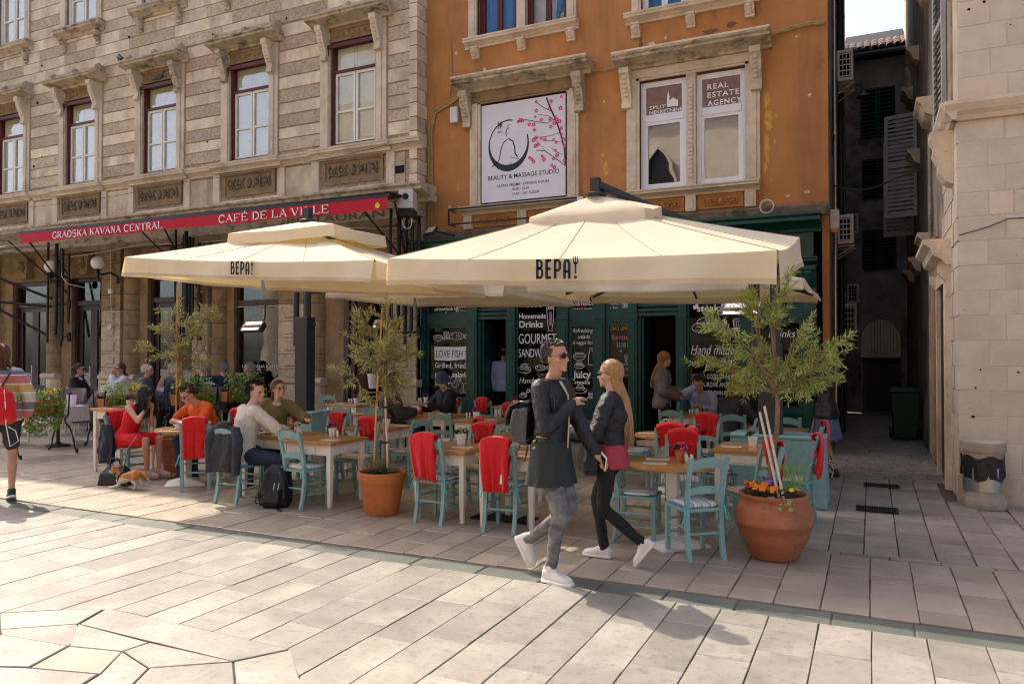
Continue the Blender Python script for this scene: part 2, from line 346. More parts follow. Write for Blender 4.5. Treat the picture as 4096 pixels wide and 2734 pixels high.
pave(plaza, vis, PAVE, .002, gap=(.0032, .0012))
ring = [[(-5.01, 2.94), (-4.71, 2.77), (-4.38, 3.03), (-4.49, 3.30)], [(-4.49, 3.30), (-4.38, 3.03), (-3.09, 3.02), (-2.93, 3.28)], [(-2.93, 3.28), (-3.09, 3.02), (-2.87, 2.82), (-2.57, 2.96)],
        [(-2.57, 2.96), (-2.87, 2.82), (-2.72, 2.3), (-2.2, 2.3)], [(-5.6, 2.35), (-5.1, 2.3), (-4.71, 2.77), (-5.01, 2.94)], [(-4.71, 2.77), (-4.61, 2.72), (-4.09, 2.78), (-4.16, 2.92), (-4.38, 3.03)][:5],
        [(-4.38, 3.03), (-4.09, 2.78), (-3.75, 2.86), (-3.73, 3.01)], [(-3.73, 3.01), (-3.75, 2.86), (-3.43, 2.77), (-3.09, 3.02)], [(-3.09, 3.02), (-3.43, 2.77), (-3.28, 2.5), (-2.9, 2.5), (-2.87, 2.82)],
        [(-3.75, 2.86), (-4.09, 2.78), (-4.0, 2.5), (-3.59, 2.61)], [(-3.75, 2.86), (-3.59, 2.61), (-3.49, 2.3), (-3.28, 2.5), (-3.43, 2.77)], [(-4.61, 2.72), (-4.71, 2.77), (-5.1, 2.3), (-4.5, 2.3)], [(-4.5, 2.3), (-4.0, 2.5), (-4.09, 2.78), (-4.61, 2.72)], [(-4.5, 2.3), (-4.3, 1.7), (-3.7, 1.7), (-3.49, 2.3), (-3.59, 2.61), (-4.0, 2.5)], [(-3.49, 2.3), (-3.2, 1.7), (-2.8, 1.8), (-2.9, 2.5), (-3.28, 2.5)]]
ring += [[(x, 4.0 - y) for x, y in p[::-1]] for p in ring[:13]] + [[(-5.6, 2.35), (-5.6, 1.65), (-5.1, 1.7), (-5.1, 2.3)], [(-2.72, 2.3), (-2.72, 1.7), (-2.2, 1.7), (-2.2, 2.3)], [(-5.1, 2.3), (-5.1, 1.7), (-4.3, 1.7), (-4.5, 2.3)], [(-2.9, 2.5), (-2.8, 1.8), (-2.72, 1.7), (-2.72, 2.3), (-2.87, 2.82)]]
for k, p in enumerate(ring):
    n = len(p); cx = sum(q[0] for q in p) / n; cy = sum(q[1] for q in p) / n
    pp = [(cx + (x - cx) * .975, cy + (y - cy) * .975) for x, y in p]
    slab(pp, -.02, rnd.uniform(-.002, .003)).build('ring_stone', PAVE2 if k in (9,) else PAVE, plaza)
# gutter of dark stone
gut = thing('gutter', None, None); tag(gut, kind='structure'); x = 3.2
while x > -15:
    l = rnd.uniform(.38, .62); slab([(x - l + .004, 4.995), (x - .004, 4.995), (x - .004, 5.235), (x - l + .004, 5.235)], -.03, rnd.uniform(-.008, -.004), .006).build('gutter_stone', GUTTER, gut); x -= l
# the terrace
ter = thing('terrace_pavement', None, None); tag(ter, kind='structure'); polys = []
xs = [-.31 - .29 * k for k in range(0, 84)][::-1] + [-.02 + .278 * k for k in range(0, 9)]
for a, b in zip(xs, xs[1:]):
    y = 5.26
    while y < (6.75 if b > -.6 else 12.9):
        l = rnd.choice([.16, .2, .26, .3, .34, .4, .5]) if a > -5 else rnd.uniform(.35, .8); y2 = y + l
        if b > -.6 and y2 > 6.6: y2 = 6.74
        polys.append([(a, y), (b, y), (b, y2), (a, y2)]); y = y2
        if y >= 6.74 and b > -.6: break
pave(ter, polys, PAVE2, .003)
# alley pavement beyond a cross band
aly = thing('alley_pavement', None, None); tag(aly, kind='structure'); polys = []
for k in range(8): polys.append([(-.6 + .36 * k, 6.75), (-.24 + .36 * k, 6.75), (-.24 + .36 * k, 6.84), (-.6 + .36 * k, 6.84)])
xs = [-.60, -.34, -.07, .19, .46, .73, 1.0, 1.27, 1.54, 1.8, 2.1]
for a, b in zip(xs, xs[1:]):
    y = 6.85; end = 11.0 if b < .8 else 9.66
    while y < end - .1:
        l = rnd.uniform(.2, .42); y2 = min(y + l, end); 
        polys.append([(a, y), (b, y), (b, y2), (a, y2)])
        y = y2
y = 11.0
while y < 22.5:
    l = rnd.uniform(.11, .19); x = -.61
    while x < .84:
        w = rnd.uniform(.18, .42); x2 = min(x + w, .85); polys.append([(x, y), (x2, y), (x2, y + l), (x, y + l)]); x = x2
    y += l
pave(aly, polys, PAVE3, .006, gap=(.005, .004))
def grate(x0, x1, y0, y1, label, n=16):
    t = thing('drain_grate', label, 'drain cover', ((x0 + x1) / 2, (y0 + y1) / 2, 0), group='iron drain covers'); w, d = (x1 - x0) / 2, (y1 - y0) / 2
    MB().box(-w, w, -d, d, -.03, .007).build('pit', DARK, t)
    f = MB(); [f.box(*q, -.012, .015) for q in ((-w, w, -d, -d + .02), (-w, w, d - .02, d), (-w, -w + .02, -d + .02, d - .02), (w - .02, w, -d + .02, d - .02))]; f.build('rim', BLACK, t)
    for i in range(n):
        x = -w + .03 + (2 * w - .06) * (i + .5) / n; MB().box(x - .006, x + .006, -d + .02, d - .02, .0, .013).build('grate_bar', BLACK, t)
grate(-.16, .24, 8.66, 8.94, 'black iron drain grate in the alley mouth, the nearer of the two')
grate(-.10, .30, 10.26, 10.52, 'black iron drain grate farther up the alley before the cobbles')
grate(-3.62, -3.0, 6.62, 6.92, 'black iron drain grate on the terrace under the chairs draped with red', 14)
# ---------------------------------------------------------------- facades
def holed(mb, x0, x1, z0, z1, y, holes, reveal=.3):
    """a wall face at y with openings (hx0,hx1,hz0,hz1) and their reveals"""
    X = sorted({x0, x1, *[h[0] for h in holes], *[h[1] for h in holes]}); Z = sorted({z0, z1, *[h[2] for h in holes], *[h[3] for h in holes]})
    for a, b in zip(X, X[1:]):
        for c, d in zip(Z, Z[1:]):
            mx, mz = (a + b) / 2, (c + d) / 2
            if any(h[0] < mx < h[1] and h[2] < mz < h[3] for h in holes): continue
            mb.add([(a, y, c), (b, y, c), (b, y, d), (a, y, d)], [(0, 1, 2, 3)])
    for a, b, c, d in holes:
        mb.add([(a, y, c), (b, y, c), (b, y, d), (a, y, d), (a, y + reveal, c), (b, y + reveal, c), (b, y + reveal, d), (a, y + reveal, d)], [(0, 1, 5, 4), (1, 2, 6, 5), (2, 3, 7, 6), (3, 0, 4, 7)])
def shell(mb, x0, x1, y0, y1, z1):
    """back, sides and top of a building whose front is holed()"""
    mb.add([(x0, y0, 0), (x1, y0, 0), (x1, y1, 0), (x0, y1, 0), (x0, y0, z1), (x1, y0, z1), (x1, y1, z1), (x0, y1, z1)], [(4, 5, 6, 7), (1, 2, 6, 5), (2, 3, 7, 6), (3, 0, 4, 7)])
def console(mb, x0, x1, y, z0, z1, d):
    """scrolled bracket: side profile extruded across its width"""
    h = z1 - z0; pr = [(y, z1), (y - d, z1), (y - d, z1 - .14 * h), (y - d * .82, z1 - .2 * h), (y - d * .78, z1 - .34 * h), (y - d * .52, z1 - .6 * h), (y - d * .32, z1 - .8 * h), (y - d * .42, z1 - .88 * h), (y - d * .42, z1 - .97 * h), (y - d * .2, z0), (y, z0)]
    mb.extr_x(pr, x0, x1)
    for i in range(5):
        t = .24 + .1 * i; yy = y - d * (.80 - .09 * i); mb.ball(((x0 + x1) / 2, yy, z1 - t * h), (x1 - x0) * .36, 6, 4, sc=(1, .5, .8))
def scroll_relief(mb, cx, y, cz, w, h):
    """carved foliage: a mask in the middle, scrolls and leaves to both sides"""
    mb.ball((cx, y, cz), h * .3, 8, 6, sc=(.8, .5, 1.15)); mb.ball((cx, y - .02, cz - h * .05), h * .09, 6, 4)
    for s in (-1, 1):
        for k in range(2 if w < 1 else 2):
            ox = cx + s * w * (.2 + .22 * k); q = []
            for i in range(12): a = R(-60 + 38 * i) * s; r = h * (.34 - .024 * i); q.append((ox + r * cos(a) * s, y - .01, cz + r * sin(a)))
            mb.tube(q, h * .055, 5); mb.ball((ox, y - .015, cz), h * .13, 6, 4)
            for i in range(4): a = R(45 + 90 * i); mb.ball((ox + h * .36 * cos(a), y, cz + h * .36 * sin(a)), h * .1, 5, 4, sc=(1, .6, 1))
def cornice_prof(y, z0, z1, d):
    h = z1 - z0; return [(y + .02, z0), (y - .25 * d, z0), (y - .3 * d, z0 + .2 * h), (y - .55 * d, z0 + .4 * h), (y - .9 * d, z0 + .55 * h), (y - .9 * d, z0 + .75 * h), (y - d, z0 + .85 * h), (y - d, z1), (y + .02, z1)]
# ---- the long pale building on the left
LB = thing('stone_building', 'long weathered stone building with banded masonry and hooded windows over the cafe', 'building', group='buildings round the square')
WC = [-9.9, -12.82, -15.75, -18.71, -21.68, -24.65, -27.6]; LY = 12.95
mb = MB(); holes = [(c - .60, c + .60, 6.10, 8.30) for c in WC] + [(c - .62, c + .62, 10.22, 12.6) for c in WC]
holed(mb, -32, -8.30, 4.7, 16.2, LY, holes, .32); shell(mb, -32, -8.30, LY, 24, 16.2)
mb.build('wall', ROUGHSTONE, LB)
gholes = [(-9.85, -9.02, .02, 2.98), (-13.40, -11.96, .55, 3.45), (-16.30, -14.66, .02, 3.55), (-19.2, -17.85, .02, 3.62), (-21.75, -20.2, .02, 3.6), (-24.6, -23.2, .02, 3.6), (-27.6, -26.2, .02, 3.6)]
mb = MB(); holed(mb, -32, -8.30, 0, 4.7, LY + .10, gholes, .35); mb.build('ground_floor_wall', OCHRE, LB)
# courses on the piers, one object per stone
zc = [6.12, 6.40, 6.655, 6.94, 7.21, 7.51, 7.79, 8.085, 8.38, 8.68]
edges = [(-9.01, -8.47)] + [(b + .88, a - .88) for a, b in zip(WC, WC[1:])]
for pi_, (a, b) in enumerate(edges):
    for k, (c, d) in enumerate(zip(zc, zc[1:] + [8.97])):
        m = ROUGHSTONE if (k + (0 if pi_ else 1)) % 2 == 0 else STONE
        h = MB(); g = .011; h.loft([[(a, LY + .01, c + g), (b, LY + .01, c + g), (b, LY + .01, d - g), (a, LY + .01, d - g)], [(a, LY - .022, c + g), (b, LY - .022, c + g), (b, LY - .022, d - g), (a, LY - .022, d - g)], [(a + .012, LY - .03, c + g + .008), (b - .012, LY - .03, c + g + .008), (b - .012, LY - .03, d - g - .008), (a + .012, LY - .03, d - g - .008)]])
        h.build('course_stone', m, LB)
for k in range(11):                                           # courses between the two rows of windows and beside the upper windows
    c = 9.0 + .29 * k; d = c + .29; spans = [(-32, -8.47)] if 8.9 < c < 9.9 else [(b + .80, a - .80) for a, b in zip(WC, WC[1:])] + [(-9.1, -8.47)]
    for a, b in spans:
        while a < b - .05:
            e = min(b, a + rnd.uniform(1.2, 1.9)) if b - a > 3 else b
            if b - e < .4: e = b
            h = MB(); h.box(a + .001, e - .001, LY - rnd.uniform(.02, .028), LY + .01, c + .01, d - .01); h.build('course_stone', STONE if (k + int(a)) % 3 else ROUGHSTONE, LB); a = e
for k in range(28):                                           # quoins on the party corner
    c = 4.99 + .29 * k
    if 5.77 < c + .14 < 6.0: continue
    l = .24 if k % 2 else .32; MB().box(-8.30 - .17, -8.285, LY - .05, LY + (.34 if k % 2 else .26), c + .01, c + .28).build('quoin', STONE, LB)
def big_window(c, z0, z1, z_tr, frame_m, hood=True):
    """recessed casement with transom light, inner shutters behind the panes"""
    f = MB(); y = LY + .08; w = .56
    f.box(c - .60, c - w + .03, y - .05, y + .05, z0, z1); f.box(c + w - .03, c + .60, y - .05, y + .05, z0, z1); f.box(c - w + .03, c + w - .03, y - .05, y + .05, z1 - .09, z1); f.box(c - w + .03, c + w - .03, y - .05, y + .05, z_tr, z_tr + .055); f.box(c - w + .03, c + w - .03, y - .05, y + .05, z0, z0 + .03)
    win = f.build('window', frame_m, LB)
    s = MB(); y = LY + .085
    for a, b in ((c - w + .03, c - .01), (c + .01, c + w - .03)):
        s.box(a, a + .05, y - .025, y + .025, z0 + .03, z_tr); s.box(b - .05, b, y - .025, y + .025, z0 + .03, z_tr)
        for q in (z0 + .03, z0 + (z_tr - z0) * .45, z_tr - .06): s.box(a + .05, b - .05, y - .02, y + .02, q, q + (.045 if q < z_tr - .1 else .06))
    s.build('sash', LIGHTWOOD, win)
    sh = MB(); y2 = LY + .125
    for a, b in ((c - w, c - .003), (c + .003, c + w)):
        sh.box(a, b, y2, y2 + .03, z0, z1)
        for q0, q1 in ((.06, .34), (.40, .72), (.76, .95)): sh.box(a + .09, b - .07, y2 - .012, y2 + .001, z0 + (z1 - z0) * q0, z0 + (z1 - z0) * q1)
    sh.build('inner_shutter', LIGHTWOOD, win)
    for q0, q1 in ((z0 + .03, z_tr), (z_tr + .055, z1 - .09)): MB().box(c - w + .03, c + w - .03, LY + .09, LY + .094, q0, q1).build('pane', PANE, win)
    return win
for i, c in enumerate(WC):
    big_window(c, 6.10, 8.30, 7.66, MAROON); big_window(c, 10.22, 12.6, 11.9, MAROON if i in (5,) else LIGHTWOOD)
    for s in (-1, 1):                                         # stone jambs in two steps
        t = MB(); a, b = sorted((c + s * .60, c + s * .86)); t.box(a, b, LY - .06, LY + .02, 6.0, 8.62)
        a, b = sorted((c + s * .63, c + s * .75)); t.box(a, b, LY - .085, LY - .058, 6.0, 8.40); t.build('window_jamb', TRIM, LB)
        t = MB(); a, b = sorted((c + s * .62, c + s * .82)); t.box(a, b, LY - .07, LY + .02, 10.22, 12.9); t.build('window_jamb', TRIM, LB)
    t = MB(); t.box(c - .60, c + .60, LY - .04, LY + .02, 8.30, 8.62); t.box(c - .62, c + .62, LY - .07, LY - .035, 8.30, 8.36); t.box(c - .62, c + .62, LY - .06, LY - .035, 8.54, 8.62); t.build('lintel', OCHRE, LB)
    t = MB()
    for k in range(7): t.ball((c - .45 + .15 * k, LY - .045, 8.45), .05, 6, 4, sc=(1.1, .4, .9 if k % 2 else 1.2))
    t.build('carved_frieze', OCHRE, LB)
    t = MB(); t.add([(c - .68, LY - .10, 8.19), (c + .68, LY - .10, 8.19), (c + .68, LY + .1, 8.31), (c - .68, LY + .1, 8.31)], [(0, 1, 2, 3)]); t.prism([(c - .68, 8.02), (c - .62, 8.02), (c - .60, 8.2), (c - .68, 8.2)], LY - .09, LY + .08); t.prism([(c + .62, 8.02), (c + .68, 8.02), (c + .68, 8.2), (c + .60, 8.2)], LY - .09, LY + .08); t.box(c - .68, c + .68, LY - .115, LY - .09, 8.16, 8.24); t.build('blind_pelmet', MAROON, LB)
    t = MB(); t.extr_x(cornice_prof(LY, 8.60, 8.80, .46), c - 1.02, c + 1.02); t.build('hood', SOOT, LB, bevel=.004)
    t = MB(); t.box(c - .95, c + .95, LY - .16, LY + .01, 8.80, 9.0 + .04 * sin(i * 2.1))
    for s in (-.9, 0, .9): t.tube([(c + s, LY - .17, 8.8), (c + s, LY - .17, 8.97), (c + s, LY - .165, 9.05)], [.13, .12, .03], 8, flat=.5); t.ball((c + s, LY - .21, 8.93), .06, 6, 4)
    t.build('acroterion', ROUGHSTONE, LB)
    for s in (-1, 1):
        t = MB(); a, b = sorted((c + s * .62, c + s * .78)); console(t, a, b, LY - .05, 7.90, 8.60, .30); t.build('console', TRIM if (i + s) % 3 else SOOT, LB, smooth=True)
        t = MB(); a, b = sorted((c + s * .60, c + s * .75)); console(t, a, b, LY, 9.62, 9.95, .18); t.build('sill_bracket', SOOT, LB, smooth=True)
    t = MB(); t.extr_x(cornice_prof(LY, 9.95, 10.21, .25), c - .93, c + .93); t.build('window_sill', SOOT, LB, bevel=.004)
    t = MB(); t.box(c - .72, c + .72, LY - .03, LY + .01, 5.30, 5.74); t.box(c - .80, c + .80, LY - .06, LY - .028, 5.72, 5.78); t.box(c - .78, c - .71, LY - .05, LY - .028, 5.3, 5.72); t.box(c + .71, c + .78, LY - .05, LY - .028, 5.3, 5.72); t.box(c - .78, c + .78, LY - .05, LY - .028, 5.24, 5.30); t.build('frieze_panel', OCHRE, LB)
    t = MB(); scroll_relief(t, c, LY - .045, 5.52, 1.25, .36); t.build('carved_relief', RELIEF, LB, smooth=True)
    [MB().box(c + s - .10, c + s + .10, LY - .07, LY + .01, 4.97, 5.79).build('pedestal', TRIM, LB) for s in (-.98, .98)]
    t = MB(); t.extr_x([(LY + .01, 4.97), (LY - .05, 4.97), (LY - .05, 5.12), (LY - .03, 5.16), (LY + .01, 5.16)], c - .88, c + .88); t.build('plinth_stone', STONE, LB)
for a, b in edges:                                            # flat stones of the band between the panels
    MB().box(a + .12, b - .12, LY - .03, LY + .01, 5.02, 5.75).build('band_stone', STONE, LB)
t = MB(); t.extr_x(cornice_prof(LY, 5.78, 6.0, .19), -32, -8.16); [t.extr_x(cornice_prof(LY - .1, 5.8, 6.0, .16), c - 1.02, c + 1.02) for c in WC]; t.build('string_course', TRIM, LB)
t = MB(); t.extr_x(cornice_prof(LY, 4.66, 4.97, .62), -32, -7.86); t.extr_x([(LY + .1, 4.40), (LY - .12, 4.40), (LY - .12, 4.66), (LY + .1, 4.66)], -32, -8.2); t.build('cornice', SOOT, LB)
t = MB(); t.extr_x([(LY - .62, 4.645), (LY - 1.02, 4.575), (LY - 1.02, 4.60), (LY - .62, 4.67)], -19.1, -8.05); [t.box(-19.1 + .12 * k, -19.06 + .12 * k, LY - 1.03, LY - .62, 4.60, 4.635) for k in range(92)]; t.build('awning_roof_sheet', SOOT, LB)
# ground floor: pilasters built of blocks, doors and the big window
def pil(x0, x1, kind):
    zz = [.02, .42, .95, 1.28, 1.62, 1.98, 2.34, 2.72, 3.12, 3.5, 3.9, 4.25]; cx = (x0 + x1) / 2
    for k, (c, d) in enumerate(zip(zz, zz[1:])):
        b = MB(); base = k == 1 and kind == 'b'
        if kind == 'b':
            b.box(x0, x1, LY - .06, LY + .11, c + .006, d - .006)
            if k >= 2: w = (x1 - x0) * .25; b.loft([[(cx - w, LY - .055, c + .06), (cx + w, LY - .055, c + .06), (cx + w, LY - .055, d - .06), (cx - w, LY - .055, d - .06)], [(cx - w + .03, LY - .10, c + .09), (cx + w - .03, LY - .10, c + .09), (cx + w - .03, LY - .10, d - .09), (cx - w + .03, LY - .10, d - .09)]])
            if k < 2: b.box(x0 - .04, x1 + .04, LY - .10, LY - .058, c + .006, d - .004)
        else:
            r = (x1 - x0) / 2; b.loft([[(cx + r * cos(R(180 + 18 * j)), LY + .1 + r * .75 * sin(R(180 + 18 * j)), z) for j in range(11)] for z in (c + .006, d - .006)])
        b.build('pilaster_block', ROUGHSTONE if kind == 'b' and 1 < k < 7 else OCHRE if k > 1 else STONE, LB, smooth=kind == 'r')
    MB().extr_x([(LY + .1, .95), (LY - .08, .95), (LY - .13, 1.0), (LY - .13, 1.06), (LY - .06, 1.1), (LY + .1, 1.1)], x0 - .05, x1 + .05).build('pedestal_moulding', TRIM, LB)
for a, b, k in ((-9.02, -8.30, 'b'), (-11.9, -11.2, 'b'), (-11.18, -10.72, 'r'), (-14.57, -14.07, 'b'), (-14.05, -13.62, 'r'), (-17.80, -17.10, 'b'), (-17.08, -16.58, 'r'), (-20.12, -19.62, 'r'), (-22.9, -22.3, 'b'), (-25.8, -25.1, 'b')): pil(a, b, k)
for x in (-18.5, -21.0, -15.5):                               # keystone masks over the doors
    t = MB(); t.prism([(x - .22, 4.2), (x + .22, 4.2), (x + .16, 3.68), (x - .16, 3.68)], LY - .10, LY + .11); t.ball((x, LY - .12, 3.98), .13, 8, 6, sc=(.9, .7, 1.2)); t.ball((x, LY - .2, 3.93), .04, 6, 4); [t.ball((x + s * .13, LY - .1, 4.05), .06, 6, 4, sc=(.8, .6, 1.6)) for s in (-1, 1)]; t.build('keystone_mask', OCHRE, LB, smooth=True)
def cafe_door(x0, x1, z1, ztr, leaf=2):
    f = MB(); y = LY + .28; f.box(x0, x0 + .09, y - .08, y + .06, .02, z1); f.box(x1 - .09, x1, y - .08, y + .06, .02, z1); f.box(x0 + .09, x1 - .09, y - .08, y + .06, z1 - .1, z1); f.box(x0 + .09, x1 - .09, y - .08, y + .06, ztr, ztr + .12)
    d = f.build('door', BROWNWOOD, LB); w = (x1 - x0 - .18) / leaf
    for k in range(leaf):
        a = x0 + .09 + w * k; l = MB(); [l.box(p, q, y - .02, y + .03, .02, ztr) for p, q in ((a + .003, a + .13), (a + w - .13, a + w - .003))]; l.box(a + .13, a + w - .13, y - .02, y + .03, .02, .75); l.box(a + .13, a + w - .13, y - .02, y + .03, ztr - .13, ztr); l.box(a + .2, a + w - .2, y - .04, y - .018, .15, .62); l.build('door_leaf', BROWNWOOD, d)
        MB().box(a + .13, a + w - .13, y, y + .006, .75, ztr - .13).build('pane', SHOPPANE, d)
    MB().box(x0 + .09, x1 - .09, y, y + .006, ztr + .12, z1 - .1).build('pane', SHOPPANE, d)
    MB().tube([(x0 + .09 + w - .06, y - .04, 1.0), (x0 + .09 + w - .06, y - .08, 1.02), (x0 + .09 + w - .06, y - .08, 1.3), (x0 + .09 + w - .06, y - .04, 1.32)], .012, 6).build('handle', STEEL, d)
for a, b, c, d in gholes[2:]: cafe_door(a, b, d, 2.9)
a, b, c, d = gholes[1]; y = LY + .25; f = MB(); [f.box(p, q, y - .06, y + .06, c, d) for p, q in ((a, a + .08), (b - .08, b))]; f.box(a + .08, b - .08, y - .06, y + .06, d - .1, d); f.box(a + .08, b - .08, y - .09, y + .06, 2.72, 2.86); f.box(a + .08, b - .08, y - .06, y + .06, c, c + .1); wn = f.build('shop_window', BROWNWOOD, LB)
for q0, q1 in ((c + .1, 2.72), (2.86, d - .1)): MB().box(a + .08, b - .08, y, y + .006, q0, q1).build('pane', SHOPPANE, wn)
MB().box(a + .05, b - .05, y - .095, y - .085, 2.70, 2.715).build('blind_rail', PLASTIC, wn)
text('window_lettering', 'LA KAVANA KAFFEE', CHALK, wn, (a + .12, y - .004, 1.30), h=.07, w=1.15)
cu = MB()
for s, x0 in ((-1, a + .08), (1, b - .42)):
    for k in range(5): cu.tube([(x0 + .03 + .07 * k, y + .15 + .02 * (k % 2), 1.5), (x0 + .035 + .07 * k, y + .14, 2.7)], .045, 6, flat=.5)
cu.build('lace_curtain', mat('grey lace', (.14, .12, .11), .9, .5, 30), wn)
rm = MB()
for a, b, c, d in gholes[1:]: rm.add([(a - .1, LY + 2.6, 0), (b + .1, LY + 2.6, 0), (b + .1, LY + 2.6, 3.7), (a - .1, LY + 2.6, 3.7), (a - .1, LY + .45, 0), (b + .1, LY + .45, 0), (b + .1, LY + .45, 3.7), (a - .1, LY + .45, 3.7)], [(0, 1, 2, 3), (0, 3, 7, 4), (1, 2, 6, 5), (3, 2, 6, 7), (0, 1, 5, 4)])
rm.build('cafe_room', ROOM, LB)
# the open street door beside the corner: dark plaster passage
a, b, c, d = -9.85, -9.02, .02, 2.98
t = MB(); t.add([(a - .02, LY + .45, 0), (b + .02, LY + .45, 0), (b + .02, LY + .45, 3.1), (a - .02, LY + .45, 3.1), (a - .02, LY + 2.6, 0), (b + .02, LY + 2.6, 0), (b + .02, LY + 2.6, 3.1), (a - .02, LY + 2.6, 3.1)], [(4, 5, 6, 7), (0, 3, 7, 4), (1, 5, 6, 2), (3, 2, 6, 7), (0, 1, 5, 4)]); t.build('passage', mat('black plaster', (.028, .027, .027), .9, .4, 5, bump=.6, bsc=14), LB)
t = MB(); [t.box(p, q, LY + .0, LY + .14, 0, 3.1) for p, q in ((-10.15, -10.02), (-9.95, -9.86), (-9.02, -8.96))]; t.box(-9.86, -9.02, LY, LY + .14, 2.98, 3.12); t.build('door_frame', BROWNWOOD, LB)
text('wall_lettering', 'RESTAURANT', mat('faded letters', (.19, .13, .07), .9, .2, 8), LB, (-11.6, LY - .125, 4.44), h=.17, w=2.9, bold=.02, ex=.006)
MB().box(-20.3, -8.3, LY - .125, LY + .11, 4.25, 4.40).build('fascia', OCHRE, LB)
# roof eaves far above the frame
MB().extr_x(cornice_prof(LY, 15.8, 16.2, .7), -32, -8.2).build('eaves', SOOT, LB)
# small marks of age on the wall: pockmarks, a vent hole
t = MB()
for k in range(26):
    x = rnd.uniform(-21, -8.5); z = rnd.choice([rnd.uniform(6.3, 9), rnd.uniform(9, 9.9)])
    if any(abs(x - c) < .9 for c in WC): continue
    t.tube([(x, LY - .052, z), (x, LY - .04, z)], rnd.uniform(.015, .04), 7)
t.box(-8.85, -8.6, LY - .036, LY - .03, 5.32, 5.48); t.build('wall_pockmarks', DARK, LB)
# ---------------------------------------------------------------- the orange house
OB = thing('orange_house', 'orange plastered house with two stone framed windows above the green shopfront', 'building', group='buildings round the square')
OY = 13.3; OX0, OX1 = -8.30, -.62; OH = 21.2
mb = MB(); oh = [(-7.11, -5.18, 7.92, 10.4), (-3.74, -1.95, 7.78, 10.2), (-7.02, -5.18, 4.56, 6.60), (-3.77, -1.92, 4.54, 6.56)]
holed(mb, OX0, OX1, 3.98, OH, OY, oh, .3); mb.build('wall', ORANGE, OB)
mb = MB(); shell(mb, OX0, OX1, OY, 22.9, OH); mb.build('side_wall', WALLGREY, OB)
def surround(x0, x1, z0, z1, w, y, name='window_jamb', m=TRIM, top=True):
    for a, b in ((x0 - w, x0), (x1, x1 + w)):
        t = MB(); t.box(a, b, y - .05, y + .05, z0, z1 + (.0 if top else 0)); t.box(a + w * .25, b - w * .25, y - .065, y - .048, z0 + .05, z1); t.build(name, m, OB)
def sill(x0, x1, z0, z1, y, brackets, m=TRIM, d=.2, bh=.22):
    t = MB(); t.extr_x(cornice_prof(y, z0, z1, d), x0, x1); t.build('window_sill', m, OB)
    for x in brackets:
        t = MB(); console(t, x - .08, x + .08, y, z0 - bh, z0, d * .8); t.build('sill_bracket', m, OB, smooth=True)
def casement(x0, x1, z0, z1, m, glassm, cols, y, transom=None, name='window', fw=.07):
    f = MB(); f.box(x0, x0 + fw, y - .04, y + .04, z0, z1); f.box(x1 - fw, x1, y - .04, y + .04, z0, z1); f.box(x0 + fw, x1 - fw, y - .04, y + .04, z1 - fw, z1); f.box(x0 + fw, x1 - fw, y - .04, y + .04, z0, z0 + fw)
    if transom: f.box(x0 + fw, x1 - fw, y - .045, y + .04, transom - .06, transom + .06)
    w = f.build(name, m, OB, bevel=.006); n = cols; sp = (x1 - x0 - 2 * fw) / n
    for k in range(n):
        a, b = x0 + fw + sp * k, x0 + fw + sp * (k + 1)
        for c, d in ([(z0 + fw, transom - .06), (transom + .06, z1 - fw)] if transom else [(z0 + fw, z1 - fw)]):
            s = MB(); e = .055 if not (transom and d > transom) else .02; s.box(a + .002, a + e, y - .03, y + .02, c, d); s.box(b - e, b - .002, y - .03, y + .02, c, d); s.box(a + e, b - e, y - .03, y + .02, c, c + e); s.box(a + e, b - e, y - .03, y + .02, d - e, d); s.build('sash', m, w)
            MB().box(a + e, b - e, y - .004, y + .002, c + e, d - e).build('pane', glassm, w)
    return w
CURT = mat('blue curtain', (.05, .22, .55), .9, .3, 3, st=(6, 1, .3)); BLIND = mat('white blind', (.62, .66, .72), .8, .05, 3)
# upper left: two red framed casements with blue curtains
surround(-7.11, -5.18, 7.92, 10.4, .19, OY)
MB().box(-6.23, -6.05, OY - .04, OY + .12, 7.92, 10.4).build('window_mullion', TRIM, OB)
for k, (a, b) in enumerate(((-7.11, -6.23), (-6.05, -5.18))):
    w = casement(a, b, 7.92, 10.4, MAROON, PANE, 2, OY + .14, fw=.06)
    t = MB(); z0 = 8.0
    for j in range(13):
        if k == 1 and j > 9: break
        x = a + .08 + (b - a - .16) * (j + .5) / 13
        if k == 0: t.tube([(x, OY + .24 + .02 * (j % 2), z0), (x + .01, OY + .24, 9.2), (x, OY + .24, 10.4)], [.045, .04, .04], 6)
        elif j < 9: t.tube([(x + .2 if j > 4 else x + .4, OY + .24, 8.15 + .11 * abs(j - 5)), (a + .55 + .02 * j, OY + .24, 9.0), (a + .5 + .03 * j, OY + .23, 10.4)], [.03, .045, .05], 6)
    t.build('curtain', CURT, w)
    MB().box(a, b, OY + .29, OY + .295, 7.9, 10.4).build('blind', BLIND if k else DARK, w)
sill(-7.36, -4.94, 7.74, 7.92, OY, (-7.13, -6.11, -5.09))
# upper right: white frames
surround(-3.74, -1.95, 7.78, 10.2, .17, OY); MB().box(-2.93, -2.76, OY - .04, OY + .12, 7.78, 10.2).build('window_mullion', TRIM, OB)
for a, b in ((-3.74, -2.93), (-2.76, -1.95)): w = casement(a, b, 7.78, 10.2, UPVC, PANE, 2, OY + .12, fw=.05); MB().box(a, b, OY + .29, OY + .295, 7.7, 10.2).build('blind', CURT, w)
sill(-4.02, -1.66, 7.60, 7.78, OY, (-3.83, -2.84, -1.84), bh=.25)
